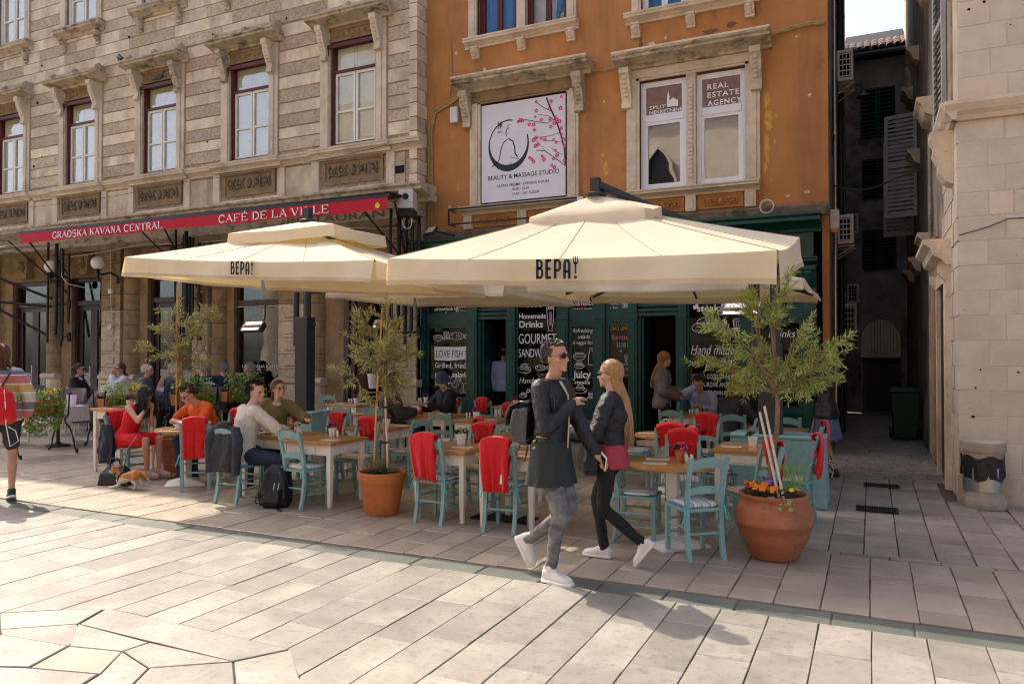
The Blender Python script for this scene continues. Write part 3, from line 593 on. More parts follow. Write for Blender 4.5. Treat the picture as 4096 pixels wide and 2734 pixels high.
# first floor: hood and frame of both openings
for (a, b, z1, hx0, hx1, hz) in ((-7.02, -5.18, 6.60, -7.5, -4.66, 6.86), (-3.77, -1.92, 6.56, -4.18, -1.48, 6.78)):
    left = a < -5; m = OCHRE if left else TRIM
    surround(a, b, 4.56, 6.62, .24, OY, m=TRIM)
    t = MB(); t.box(a - .24, b + .24, OY - .05, OY + .05, z1, hz); t.box(a - .18, b + .18, OY - .07, OY - .048, z1 + .04, z1 + .11); t.build('lintel', m, OB)
    t = MB(); t.extr_x(cornice_prof(OY, hz - .02, hz + .2, .42), hx0, hx1); t.build('hood', SOOT, OB, bevel=.004)
    MB().box(hx0 - .005, hx1 + .005, OY - .425, OY + .01, hz + .2, hz + .235).build('hood_capping', STONE, OB)
    for x in (hx0 + .19, hx1 - .25):
        t = MB(); console(t, x - .09, x + .09, OY - .0, hz - .72, hz - .02, .3); t.build('console', SOOT if left else STONE, OB, smooth=True)
# banner of the studio
bn = MB(); bn.box(-7.0, -5.2, OY - .03, OY - .022, 4.62, 6.56); BN = tag(bn.build('banner', mat('banner vinyl', (.70, .68, .70), .5, .03, 2)), 'white studio banner with a seated figure in a circle and pink blossom branch', 'banner')
MB().box(-7.06, -7.0, OY - .02, OY + .25, 4.6, 6.6).build('banner_rail', CHAR, BN); MB().box(-5.2, -5.17, OY - .05, OY + .02, 4.62, 6.56).build('banner_rail', BLACK, BN)
by = OY - .033; NAVY = mat('navy print', (.012, .014, .035), .5, .05, 3)
def BO(u, v): return (-7.0 + u * 1.8, by, 4.62 + v * 1.94)
text('banner_title', 'BEAUTY & MASSAGE STUDIO', NAVY, BN, BO(.08, .225), h=.088, w=1.52, bold=.006, ex=0)
text('banner_text', 'RADNO VRIJEME - OPENING HOURS', NAVY, BN, BO(.19, .145), h=.055, w=1.11, bold=.006, ex=0)
text('banner_text', '10.00 - 20.00', NAVY, BN, BO(.375, .10), h=.05, w=.36, bold=.006, ex=0); text('banner_text', '1KAT - 1ST FLOOR', NAVY, BN, BO(.38, .052), h=.05, w=.57, bold=.006, ex=0)
text('banner_emblem', '禅', NAVY, BN, BO(.195, .745), h=.115, w=.11, bold=.01, ex=0); text('banner_emblem', 'ZEN', NAVY, BN, BO(.195, .695), h=.045, w=.11, bold=.01, ex=0)
t = MB(); n = 44                                              # brush circle, thick at the bottom, open at upper right
for i in range(n):
    a0, a1 = R(78 + 302 * i / n), R(78 + 302 * (i + 1) / n)
    def wd(q): return .012 + .05 * max(0, sin((q - R(150)) * .75)) ** 2
    for_ = []
    for a in (a0, a1): o, r_ = wd(a), .245; for_.append(((.33 + r_ * cos(a)) * 1.8, (.56 + r_ * 1.07 * sin(a)) * 1.94, (.33 + (r_ - o) * cos(a)) * 1.8, (.56 + (r_ - o) * 1.07 * sin(a)) * 1.94))
    p, q = for_; t.add([(-7.0 + p[0], by, 4.62 + p[1]), (-7.0 + q[0], by, 4.62 + q[1]), (-7.0 + q[2], by, 4.62 + q[3]), (-7.0 + p[2], by, 4.62 + p[3])], [(0, 1, 2, 3)])
S2 = lambda q: [(-7.0 + a * 1.8, 4.62 + b * 1.94) for a, b in q]
for q, w in (([(.13, .365), (.19, .39), (.22, .43), (.24, .53), (.27, .595), (.32, .625)], .02), ([(.33, .63), (.38, .60), (.405, .54), (.41, .47), (.44, .43)], .026), ([(.305, .655), (.3, .7), (.315, .735), (.335, .735)], .018), ([(.31, .745), (.33, .765), (.355, .77)], .01), ([(.36, .44), (.40, .425), (.46, .41)], .008), ([(.34, .37), (.37, .38)], .01)): ink(t, S2(q), w, (0, by, 0))
t.build('banner_figure', NAVY, BN)
t = MB(); br = [([(.995, .0 + .3), (.985, .45), (.95, .58), (.90, .72), (.85, .82), (.80, .93), (.78, .985)], .03), ([(.995, .29), (.90, .36), (.76, .46), (.66, .475)], .014), ([(.88, .76), (.78, .73), (.66, .76), (.52, .80)], .012), ([(.93, .62), (.82, .60), (.66, .60)], .01), ([(.86, .83), (.76, .88), (.66, .95)], .012), ([(.90, .73), (.80, .80), (.68, .83)], .008), ([(.96, .52), (.85, .55), (.76, .56)], .008), ([(.76, .46), (.70, .54), (.66, .565)], .006), ([(.97, .40), (.88, .44), (.84, .48)], .008), ([(.82, .9), (.86, .95), (.9, .97)], .006)]
for q, w in br: ink(t, S2(q), w, (0, by - .001, 0))
t.build('banner_branch', NAVY, BN)
t = MB()
for a, b in ((.47, .80), (.45, .785), (.50, .79), (.58, .745), (.63, .735), (.66, .87), (.65, .81), (.72, .77), (.81, .87), (.82, .77), (.88, .78), (.90, .75), (.87, .72), (.93, .73), (.83, .69), (.95, .66), (.64, .68), (.63, .58), (.66, .60), (.72, .585), (.76, .57), (.65, .52), (.68, .53), (.86, .56), (.89, .53), (.95, .60), (.97, .55), (.58, .41), (.61, .39), (.63, .365), (.73, .41), (.75, .375), (.84, .31), (.87, .285), (.98, .34), (.66, .96), (.83, .945), (.95, .97), (.94, .86), (.88, .45), (.90, .40), (.86, .37), (.99, .48)):
    cx, cz = S2([(a, b)])[0]; r = rnd.uniform(.022, .036)
    for k in range(5):
        an = R(72 * k + 60 * a * 17); px, pz = cx + r * .8 * cos(an), cz + r * .8 * sin(an)
        t.add([(px + r * .55 * cos(R(60 * i)), by - .002, pz + r * .55 * sin(R(60 * i))) for i in range(6)], [tuple(range(6))])
t.build('banner_blossom', mat('pink print', (.75, .05, .16), .5, .1, 30), BN)
# estate agency window
for k, (a, b) in enumerate(((-3.77, -2.93), (-2.76, -1.92))):
    w = casement(a, b, 4.56, 6.54, UPVC, MIRRORPANE, 1, OY + .10, transom=5.87, fw=.075)
    MB().box(a, b, OY + .29, OY + .295, 4.5, 6.6).build('back_panel', DARK, w)
    MB().box(a + .03, b - .03, OY + .25, OY + .255, 4.6, 5.8).build('roller_blind', mat('grey blind', (.20, .19, .16), .9, .1, 3), w)
    yy = OY + .10 - .006
    if k == 0:
        text('pane_lettering', 'SPLIT', CHALK, w, (-3.62, yy, 6.055), h=.062, w=.30, bold=.01, ex=0); text('pane_lettering', 'NEKRETNINE', CHALK, w, (-3.62, yy, 5.965), h=.068, w=.60, bold=.01, ex=0)
        q = MB(); q.add([(-3.30, yy, 6.06), (-3.10, yy, 6.06), (-3.10, yy, 6.16), (-3.19, yy, 6.22), (-3.25, yy, 6.17), (-3.255, yy, 6.26), (-3.275, yy, 6.36), (-3.295, yy, 6.26)], [tuple(range(8))]); q.build('pane_emblem', CHALK, w)
    else:
        for s, z, ww in (('REAL', 6.265, .36), ('ESTATE', 6.12, .54), ('AGENCY', 5.975, .58)): text('pane_lettering', s, CHALK, w, (-2.58, yy, z), h=.095, w=ww, bold=.02, ex=0, sp=1.2)
MB().box(-2.93, -2.76, OY - .04, OY + .14, 4.56, 6.56).build('window_mullion', TRIM, OB)
t = MB(); [t.ball((-2.845, OY - .05, 4.75 + .075 * k), .055, 6, 4, sc=(1, .4, .75)) for k in range(22)]; t.build('carved_mullion', TRIM, OB)
# sills with panelled aprons below
for (a, b, hx0, hx1) in ((-7.02, -5.18, -7.45, -4.9), (-3.77, -1.92, -4.02, -1.68)):
    t = MB(); t.extr_x(cornice_prof(OY, 4.40, 4.55, .22), hx0, hx1); t.build('window_sill', TRIM, OB)
    for x in (hx0 + .16, (a + b) / 2, hx1 - .16):
        t = MB(); t.box(x - .09, x + .09, OY - .09, OY + .02, 4.12, 4.40); t.box(x - .05, x + .05, OY - .10, OY - .088, 4.16, 4.36); t.build('pedestal', TRIM, OB)
    for p, q in ((hx0 + .28, (a + b) / 2 - .12), ((a + b) / 2 + .12, hx1 - .28)):
        t = MB(); t.box(p, q, OY - .03, OY + .02, 4.14, 4.38); [t.box(*v) for v in ((p, q, OY - .05, OY - .028, 4.355, 4.38), (p, q, OY - .05, OY - .028, 4.14, 4.16))]; t.build('apron_panel', ORANGE, OB)
        t = MB(); scroll_relief(t, (p + q) / 2, OY - .045, 4.26, (q - p) * .7, .2); t.build('carved_relief', ORANGE, OB, smooth=True)
t = MB(); t.extr_x([(OY + .02, 3.9), (OY - .10, 3.9), (OY - .14, 4.06), (OY - .06, 4.11), (OY + .02, 4.12)], OX0, OX1 + .01); t.build('plinth_band', PLINTH, OB)
def flake(x, z, w, h, m, n, seed):
    r = random.Random(seed); q = MB(); k = 22; pts = [(x + w * (.62 + .55 * r.random()) * cos(2 * pi * i / k), z + h * (.62 + .55 * r.random()) * sin(2 * pi * i / k)) for i in range(k)]
    q.prism(pts, OY - .002 - .0005 * n, OY + .01); q.build('plaster_patch', m, OB)
YELP = mat('old yellow plaster', (.56, .33, .06), .9, .2, 9, bump=.3); PALP = mat('bared pale plaster', (.62, .45, .32), .9, .25, 12, bump=.4); DRKP = mat('old dark render', (.20, .10, .05), .95, .35, 9, bump=.4)
for i, (x, z, w, h, m) in enumerate([(-1.57, 5.92, .05, .14, YELP), (-1.55, 5.55, .07, .22, YELP), (-1.58, 5.1, .05, .28, YELP), (-1.6, 4.78, .03, .10, YELP), (-1.42, 5.62, .03, .04, YELP), (-1.45, 5.2, .025, .05, YELP), (-4.42, 5.05, .05, .14, YELP), (-4.48, 5.3, .03, .05, YELP), (-7.55, 5.0, .03, .09, YELP), (-3.55, 7.2, .07, .06, PALP), (-3.3, 7.28, .03, .04, PALP), (-7.75, 4.6, .05, .05, PALP), (-6.95, 7.3, .04, .05, PALP), (-7.6, 7.75, .03, .06, PALP), (-.95, 4.3, .06, .03, PALP), (-1.25, 4.26, .04, .02, PALP), (-4.45, 6.3, .03, .03, PALP), (-.9, 5.9, .03, .03, PALP), (-5.3, 7.15, .08, .02, PALP), (-7.4, 4.25, .16, .05, PALP), (-1.1, 6.9, .02, .03, PALP), (-2.5, 7.25, .14, .05, DRKP), (-3.75, 7.22, .035, .2, DRKP), (-2.15, 7.3, .08, .06, DRKP), (-1.75, 7.45, .02, .07, DRKP)]): flake(x, z, w, h, m, i % 5, i)
rail = MB(); [rail.bar(p, .025, .03) for p in ([(-7.62, OY - .28, 4.50), (-4.78, OY - .28, 4.50)], [(-7.62, OY - .28, 4.20), (-4.78, OY - .28, 4.20)])]; [rail.bar([(x, OY - .28, 4.185), (x, OY - .28, 4.515)], .025, .025, (0, 1, 0)) for x in (-7.61, -4.79)]; [rail.bar([(x, OY - .29, z), (x, OY + .01, z)], .02, .02) for x in (-7.61, -4.79) for z in (4.2, 4.5)]
tag(rail.build('iron_rail', BLACK), 'black iron rail frame below the studio banner', 'rail')
MB().box(OX0 - .05, OX1 + .05, OY - .5, OY + .2, OH, OH + .25).build('eaves', SOOT, OB)
MB().box(OX1 - .10, OX1 + .004, OY - .001, OY + .12, 0, 3.98).build('corner_pier', ORANGE, OB)
MB().box(OX0, -8.21, OY - .02, OY + .1, 0, 3.98).build('corner_pier', PLINTH, OB)
# ---- green timber shopfront
GY = 13.16
SF = thing('shopfront', 'dark green timber shopfront with painted menu windows below the orange house', 'shopfront')
def gbox(*v, name='frame_board', bev=0): return MB().box(*v).build(name, GREEN, SF, bevel=bev)
t = MB(); t.extr_x(cornice_prof(GY, 3.60, 3.88, .42), -8.46, -.72); t.extr_x([(GY + .1, 3.2), (GY - .06, 3.2), (GY - .06, 3.6), (GY + .1, 3.6)], -8.35, -.84); t.build('cornice', GREEN, SF, bevel=.004)
for a, b in ((-8.1, -5.8), (-5.6, -3.3), (-3.1, -1.0)): t = MB(); t.box(a, b, GY - .085, GY - .058, 3.27, 3.53); t.box(a + .06, b - .06, GY - .10, GY - .083, 3.32, 3.48); t.build('fascia_panel', GREEN, SF)
t = MB(); t.extr_x(cornice_prof(GY, 3.04, 3.2, .16), -8.42, -.78); t.build('architrave', GREEN, SF)
cols = [(-8.40, -8.22), (-7.21, -7.02), (-6.36, -6.19), (-5.31, -5.10), (-4.56, -4.38), (-3.89, -3.78), (-3.05, -2.90), (-1.97, -1.80), (-1.00, -.80)]
for i, (a, b) in enumerate(cols):
    t = MB(); t.box(a, b, GY - .06, GY + .10, .0, 3.04); t.box(a - .015, b + .015, GY - .08, GY - .058, 0, .22); t.box(a - .015, b + .015, GY - .08, GY - .058, 2.26, 2.34); t.box(a + .04, b - .04, GY - .072, GY - .058, .3, 2.2); t.build('shopfront_pilaster', GREEN, SF, bevel=.004)
    if i in (0, 8): t = MB(); console(t, a, b, GY - .06, 2.6, 3.04, .2); t.build('console', GREEN, SF, smooth=True)
bays = list(zip([c[1] for c in cols], [c[0] for c in cols][1:]))
doors = {1, 5}
for i, (a, b) in enumerate(bays):
    if i in doors:
        t = MB(); t.box(a, b, GY - .02, GY + .08, 2.30, 2.36); t.box(a, b, GY - .02, GY + .08, 2.98, 3.04); [t.box(a, b, GY + .0, GY + .04, 2.38 + .085 * k, 2.44 + .085 * k) for k in range(7)]; t.build('louvre', GREEN, SF)
        t = MB(); t.box(a + .0, a + .05, GY + .0, GY + .5, .02, 2.30); t.box(b - .05, b, GY, GY + .5, .02, 2.30); t.build('door_jamb', GREEN, SF)
        t = MB(); t.box(a + .055, a + .095, GY + .06, GY + .62, .03, 2.28); t.build('open_door', GREEN, SF); MB().box(a, b, GY - .1, GY + .5, 0, .09).build('doorstep', STONE, SF)
        continue
    t = MB(); t.box(a, b, GY - .02, GY + .07, .0, .62); t.box(a + .06, b - .06, GY - .035, GY - .018, .12, .5); t.box(a, b, GY - .04, GY + .07, .62, .70); t.build('stall_riser', GREEN, SF, bevel=.004)
    full = i in (2, 6)
    rows = [(.70, 3.04)] if full else [(.70, 2.21), (2.38, 3.04)]
    for c, d in rows:
        e = .07 if not full else .04
        t = MB(); t.box(a, a + e, GY - .01, GY + .06, c, d); t.box(b - e, b, GY - .01, GY + .06, c, d); t.box(a + e, b - e, GY - .01, GY + .06, c, c + e); t.box(a + e, b - e, GY - .01, GY + .06, d - e, d); fr = t.build('shop_window', GREEN, SF)
        MB().box(a + e, b - e, GY + .02, GY + .026, c + e, d - e).build('pane', SHOPPANE, fr)
    if not full: t = MB(); t.box(a, b, GY - .03, GY + .07, 2.21, 2.38); t.build('window_rail', GREEN, SF)
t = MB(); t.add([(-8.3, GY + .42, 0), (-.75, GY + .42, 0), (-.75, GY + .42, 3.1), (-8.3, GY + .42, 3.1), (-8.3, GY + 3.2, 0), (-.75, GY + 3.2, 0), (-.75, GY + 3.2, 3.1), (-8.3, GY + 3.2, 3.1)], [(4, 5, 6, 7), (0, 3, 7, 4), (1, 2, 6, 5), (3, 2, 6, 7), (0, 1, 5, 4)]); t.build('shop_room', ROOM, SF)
t = MB(); [t.box(-8.0 + .02 * k, -7.2, GY + .5, GY + .75, .75 + .3 * k, .77 + .3 * k) for k in range(5)]; t.box(-8.05, -7.2, GY + .75, GY + .77, .6, 2.2); t.build('display_shelf', mat('shelf wood', (.10, .08, .06), .7, .2, 4), SF)
for k in range(18):
    q = MB(); x = -7.85 + .11 * (k % 6); z = .77 + .3 * (k // 6); q.lathe([(.03, 0), (.035, .02), (.035, .12), (.012, .17), (.012, .2)], 8, (x, GY + .62, z)); q.build('shelf_jar', PLASTIC if k % 3 else TERRA, SF)
# painted menu lettering and drawings, on the outside of each pane
wy = GY - .004
def put(s, x, z, h, w=None, m=CHALK, bold=.012, shear=0): return text('window_lettering', s, m, SF, (x, wy + .018, z), h=h, w=w, bold=bold, shear=shear, ex=0)
def sketch(fn, m=CHALK):
    t = MB(); fn(t); t.build('window_drawing', m, SF)
dy = wy + .016
def D(t, q, w=.009, closed=False): ink(t, q, w, (0, dy, 0), closed=closed)
def burger(t, x, z, s):
    D(t, ell(x, z, s, s * .45)); D(t, ell(x, z + s * .35, s * .55, s * .5, 0, 180)); D(t, [(x - s * .6, z + s * .3), (x + s * .6, z + s * .3)]); D(t, [(x - s * .6, z + s * .12), (x - s * .3, z + .02 * s), (x, z + s * .15), (x + s * .3, z), (x + s * .6, z + s * .1)]); D(t, ell(x + s * .75, z + s * .1, s * .22, s * .18)); [D(t, [(x - s * .3 + .2 * s * k, z + s * .62), (x - s * .25 + .2 * s * k, z + s * .66)]) for k in range(4)]
def cup(t, x, z, s):
    D(t, [(x - s * .5, z + s), (x - s * .35, z), (x + s * .35, z), (x + s * .5, z + s)]); D(t, ell(x, z + s, s * .5, s * .14)); D(t, ell(x, z - .05 * s, s * .8, s * .16)); [D(t, [(x - .3 * s + .2 * s * k, z + s * .8), (x - .26 * s + .16 * s * k, z + .1 * s)], .006) for k in range(4)]
def fish(t, x, z, s):
    D(t, ell(x, z, s, s * .42)); D(t, [(x + s, z), (x + s * 1.45, z + s * .35), (x + s * 1.35, z), (x + s * 1.45, z - s * .35), (x + s, z)]); D(t, ell(x - s * .6, z + s * .1, s * .06, s * .06)); [D(t, ell(x + s * (.1 + .22 * k), z, s * .12, s * .2, 90, 270), .006) for k in range(4)]
def bowl(t, x, z, s):
    D(t, ell(x, z, s, s * .8, 180, 360)); D(t, ell(x, z, s, s * .22)); [D(t, ell(x - s * .5 + s * .35 * k, z + s * .12, s * .22, s * .25, 0, 180), .006) for k in range(4)]
def glassd(t, x, z, s):
    D(t, [(x - s * .28, z + s * 1.6), (x - s * .22, z + .6 * s), (x - s * .12, z + s * .1), (x - s * .25, z), (x + s * .25, z), (x + s * .12, z + s * .1), (x + s * .22, z + .6 * s), (x + s * .28, z + s * 1.6)]); [D(t, ell(x - .2 * s + .13 * s * k, z + s * 1.66, s * .09, s * .1)) for k in range(4)]; [D(t, [(x - .1 * s + .1 * s * k, z + s * 1.4), (x - .05 * s + .06 * s * k, z + s * .4)], .005) for k in range(3)]
put('exist in the', -8.03, 2.62, .075, .55); put('presence of', -8.03, 2.50, .075, .56); put('a pie"', -8.03, 2.40, .08, .28); put('David Mammet', -7.70, 2.405, .04, .34)
sketch(lambda t: (bowl(t, -7.33, 2.52, .16), D(t, ell(-7.33, 2.52, .19, .19)), fish(t, -7.52, 1.98, .17), bowl(t, -7.95, 1.97, .11), cup(t, -7.76, 1.94, .12), [D(t, ell(-7.3 + .06 * k, 1.96 + .04 * (k % 2), .035, .035)) for k in range(3)]))
t = MB(); t.add([(-8.03, dy + .003, 1.50), (-7.72, dy + .003, 1.48), (-7.28, dy + .003, 1.52), (-7.22, dy + .003, 1.78), (-7.5, dy + .003, 1.76), (-8.04, dy + .003, 1.77)], [tuple(range(6))]); t.build('window_drawing', CHALK, SF)
text('window_lettering', 'LOVE FISH ?', INK, SF, (-7.99, dy, 1.555), h=.15, w=.70, bold=.0, ex=0)
for s, z, w in (('Grilled, fried,', 1.34, .74), ('pasta, salad,', 1.16, .74), ('burger', .98, .36)): put(s, -8.02, z, .11, w)
sketch(lambda t: (D(t, [(-7.36, .86), (-7.36, 1.02), (-7.42, 1.08), (-7.40, 1.2), (-7.28, 1.2), (-7.27, 1.08), (-7.33, 1.02)]), D(t, [(-7.43, .85), (-7.28, .85)]), D(t, ell(-7.55, 1.08, .10, .13)), burger(t, -7.7, .86, .09), [D(t, [(-7.63 + .05 * k, 1.0), (-7.5 + .03 * k, 1.18)], .006) for k in range(3)]))
put('Homemade', -6.13, 2.30, .10, .56); put('Drinks', -6.13, 2.13, .13, .50, bold=.02); put('GOURMET', -6.14, 1.82, .20, .78, bold=.0); put('SANDWICHES', -6.14, 1.56, .17, .80, bold=-.002); put('Handmade', -6.13, 1.06, .12, .6, bold=-.004, shear=.3); put('pasta', -6.0, .88, .12, .4, bold=-.004, shear=.3)
sketch(lambda t: (glassd(t, -5.48, 2.06, .26), burger(t, -6.02, 1.32, .14), fish(t, -5.68, 1.36, .11), burger(t, -6.05, .82, .08), [D(t, ell(-5.95 + .09 * k, 2.56, .035, .045)) for k in range(4)], D(t, [(-6.05, 2.56), (-5.55, 2.56)], .006)))
put('GOOD FRIENDS,', -5.06, 2.52, .075, .44); put('GREAT TIMES.', -5.03, 2.40, .075, .40)
t = MB(); t.box(-5.05, -4.80, GY + .06, GY + .07, 2.38, 2.9); t.build('red_flag', RED, SF)
put('Refreshing', -5.03, 2.02, .08, .40, bold=-.004, shear=.25); put('salads', -4.93, 1.91, .075, .24, bold=-.004, shear=.25); put('& veggie fans', -5.03, 1.80, .075, .42, bold=-.004, shear=.25)
put('Juicy', -5.03, 1.18, .14, .36, bold=.03); put('steaks', -5.0, 1.07, .07, .31, bold=.02)
sketch(lambda t: (bowl(t, -4.9, 1.6, .12), D(t, [(-4.72, 1.42), (-4.72, 1.6), (-4.69, 1.68), (-4.69, 1.74), (-4.65, 1.74), (-4.65, 1.68), (-4.61, 1.6), (-4.61, 1.42), (-4.72, 1.42)]), burger(t, -4.9, 1.4, .1), burger(t, -4.88, .95, .13), cup(t, -4.68, .82, .08)))
put('robar mesa', -4.31, 2.52, .07, .38); put('a lot.', -4.31, 2.42, .08, .17); t = MB(); t.box(-4.32, -3.92, GY + .05, GY + .06, 2.44, 2.98); t.build('window_poster', mat('grey film', (.22, .25, .26), .6, .05, 3), SF)
sketch(lambda t: (cup(t, -4.0, 2.48, .09), [D(t, [(-4.08 + .03 * k, 2.58), (-4.04 + .02 * k, 2.64)], .006) for k in range(5)]))
t = MB(); t.box(-4.31, -3.93, GY + .045, GY + .06, .95, 2.15); t.build('menu_board', mat('blackboard', (.02, .02, .022), .8, .2, 6), SF)
by_ = {k: mat(k + ' chalk', c, .9, .2, 60) for k, c in dict(ochre=(.5, .30, .04), rose=(.50, .22, .20), mint=(.30, .48, .40)).items()}
put('DAILY OFFER', -4.30, 2.05, .085, .38, by_['ochre'], 0); put('Burrata', -4.27, 1.88, .10, .30, by_['rose'], 0); put('53,00 kn', -4.18, 1.75, .09, .27, by_['mint'], 0); put('Let the Good', -4.30, 1.33, .08, .38, by_['rose'], 0); put('times flow', -4.28, 1.21, .07, .36, by_['rose'], 0)
sketch(lambda t: ([D(t, [(-4.0, 1.45), (-4.0 + .02 * k - .04, 1.62)], .006) for k in range(5)], [D(t, ell(-4.25 + .06 * k, 1.44, .03, .012)) for k in range(6)], [D(t, [(-4.1 - .03 * cos(R(60 * k)), 1.68 - .03 * sin(R(60 * k))), (-4.1 + .03 * cos(R(60 * k)), 1.68 + .03 * sin(R(60 * k)))], .007) for k in range(3)]), by_['mint'])
for x in (-4.2, -4.1):
    q = MB(); q.lathe([(.03, 0), (.032, .02), (.032, .12), (.012, .17), (.012, .22), (.016, .23)], 8, (x, GY + .2, .98)); tag(q.build('beer_bottle', mat('brown glass', (.10, .03, .008), .15, .2, 5)), 'small brown beer bottle on the shelf behind the menu window, the ' + ('left' if x < -4.15 else 'right') + ' one', 'bottle', 'beer bottles in the menu window')
MB().box(-4.32, -3.92, GY + .12, GY + .3, .955, .975).build('window_shelf', GREEN, SF)
put('Juicy', -2.80, 2.50, .28, .62, bold=.035); put('steaks', -2.73, 2.36, .12, .44, bold=.02); put('Hand made', -2.84, 1.62, .17, .74, bold=-.006, shear=.3); put('pasta', -2.60, 1.40, .18, .46, bold=-.006, shear=.3)
for s, z, w in (('AFTER A GOOD DINNER ONE', 1.20, .84), ('CAN FORGIVE ANYBODY', 1.06, .80), ("EVEN ONE'S OWN RELATIVES", .92, .84), ('OSCAR WILD.', .80, .38)): put(s, -2.82, z, .085, w, bold=-.004)
sketch(lambda t: (burger(t, -2.62, 2.08, .2), [D(t, [(-2.32 + .02 * k, 2.2), (-2.22 - .015 * k, 1.95)], .008) for k in range(5)], cup(t, -2.05, 2.05, .15), bowl(t, -2.75, 1.46, .07), cup(t, -2.3, .72, .09), bowl(t, -2.5, .74, .08)))
put('&', -1.62, 1.55, .25, .16, bold=-.004, shear=.2); put('Drinks', -1.55, 1.9, .13, .42, bold=-.006, shear=.3)
for s, z, w in (('One cannot think well', 1.18, .56), ('love well sleep well', 1.08, .52), ('if one has not dined', .98, .5), ('Only fab', .82, .3)): put(s, -1.66, z, .06, w, bold=-.004)
sketch(lambda t: (bowl(t, -1.35, 2.6, .14), D(t, ell(-1.35, 2.6, .2, .12)), cup(t, -1.5, .78, .08)))
t = MB(); t.box(-2.3, -2.02, GY + .3, GY + .31, .75, 1.2); t.build('lime_poster', mat('lime poster', (.28, .55, .02), .7, .05, 3), SF)
# ---------------------------------------------------------------- the alley
AB = thing('alley_house', 'dark house closing the narrow alley, with green shutters above an arch', 'building', group='buildings round the square'); AY = 22.9
mb = MB(); holed(mb, -.62, .86, 0, 10.0, AY, [(-.28, .72, 0, 2.7), (-.25, .62, 7.55, 8.9), (-.22, .62, 3.9, 5.0), (-.22, .62, 5.85, 6.95)], .4)
mb.build('wall', WALLGREY, AB)
t = MB(); t.add([(-.62, AY + .4, 0), (.86, AY + .4, 0), (.86, AY + .4, 2.9), (-.62, AY + .4, 2.9), (-.62, 26, 0), (.86, 26, 0), (.86, 26, 2.9), (-.62, 26, 2.9)], [(0, 3, 7, 4), (1, 2, 6, 5), (3, 2, 6, 7)]); t.box(-.62, .86, 26, 26.2, 0, 1.5); t.add([(-.6, AY + .42, 3), (.84, AY + .42, 3), (.84, AY + .42, 9.9), (-.6, AY + .42, 9.9)], [(0, 1, 2, 3)]); t.build('passage', DARK, AB)
t = MB(); ar = [(-.28, 1.9)] + [(.22 + .5 * cos(R(180 - 15 * k)), 1.95 + .62 * sin(R(15 * k))) for k in range(13)] + [(.72, 1.9), (.72, 2.75), (-.28, 2.75)]; t.prism(ar, AY + .02, AY + .35); t.build('arch', WALLGREY, AB)
t = MB(); [t.bar([(-.25 + .08 * k, AY + .5, .05), (-.25 + .08 * k, AY + .5, 2.6)], .012, .012, (0, 1, 0)) for k in range(12)]; t.box(-.28, .72, AY + .49, AY + .51, 1.33, 1.36); t.box(-.28, .72, AY + .51, AY + .52, 0, 1.33); t.build('iron_gate', BLACK, AB)
t = MB(); t.box(-1.5, 2, 29, 29.2, 0, 6); tag(t.build('courtyard_wall', mat('darkened courtyard stone', (.02, .015, .01), .9, .4, 1.5)), 'darkened courtyard wall seen through the arch at the end of the alley', 'wall')  # stone colour set nearly black to hold down the sunlight on this wall
def louvred(parent, x0, x1, z0, z1, y, m, n=11):
    for a, b in ((x0, (x0 + x1) / 2 - .005), ((x0 + x1) / 2 + .005, x1)):
        f = MB(); e = .05; f.box(a, a + e, y - .03, y + .01, z0, z1); f.box(b - e, b, y - .03, y + .01, z0, z1); [f.box(a + e, b - e, y - .03, y + .01, z, z + e) for z in (z0, (z0 + z1) / 2 - e / 2, z1 - e)]; s = f.build('shutter', m, parent)
        for k in range(n):
            z = z0 + .07 + (z1 - z0 - .14) * (k + .5) / n; q = MB(); q.add([(a + e, y - .028, z - .02), (b - e, y - .028, z - .02), (b - e, y + .0, z + .022), (a + e, y + .0, z + .022), (a + e, y - .022, z - .024), (b - e, y - .022, z - .024), (b - e, y + .006, z + .018), (a + e, y + .006, z + .018)], [(0, 1, 2, 3), (7, 6, 5, 4), (0, 4, 5, 1), (3, 2, 6, 7)]); q.build('slat', m, s)
SHG = mat('green shutter paint', (.006, .05, .042), .6, .25, 5); SHD = mat('dark shutter paint', (.01, .018, .018), .6, .25, 5); SHW = mat('pale shutter paint', (.42, .42, .40), .7, .15, 5)
louvred(AB, -.25, .62, 7.55, 8.9, AY - .02, SHG); louvred(AB, -.22, .62, 5.85, 6.95, AY - .02, SHD); louvred(AB, -.22, .62, 3.9, 5.0, AY - .02, SHD)
t = MB(); t.add([(-.7, AY - .35, 9.85), (.95, AY - .35, 9.85), (.95, 27, 12.0), (-.7, 27, 12.0)], [(0, 1, 2, 3)]); t.box(-.62, .86, AY - .34, AY, 9.7, 9.8); rf = t.build('roof', DARK, AB)
TILE = mat('weathered roof tile', (.22, .12, .08), .9, .35, 6, dirt=[((.06, .05, .045), 5, .5, .7), ((.4, .34, .3), 9, .62, .75)], rnd_=.2)
for i in range(9):
    for j in range(4):
        x = -.62 + .185 * i; y = AY - .42 + .34 * j; z = 9.9 + (y - AY + .35) * .5
        q = MB(); q.loft([[(x + .085 * cos(R(18 * a)), yy, zz + .085 * sin(R(18 * a)) * k) for a in range(11)] for yy, zz, k in ((y, z, 1), (y + .38, z + .17, .85))], close=False, cap=False); q.build('tile', TILE, rf, smooth=True)
t = MB(); t.tube([(-.7, AY - .45, 9.72), (.9, AY - .45, 9.72)], .07, 8); t.build('gutter_pipe', CHAR, AB)
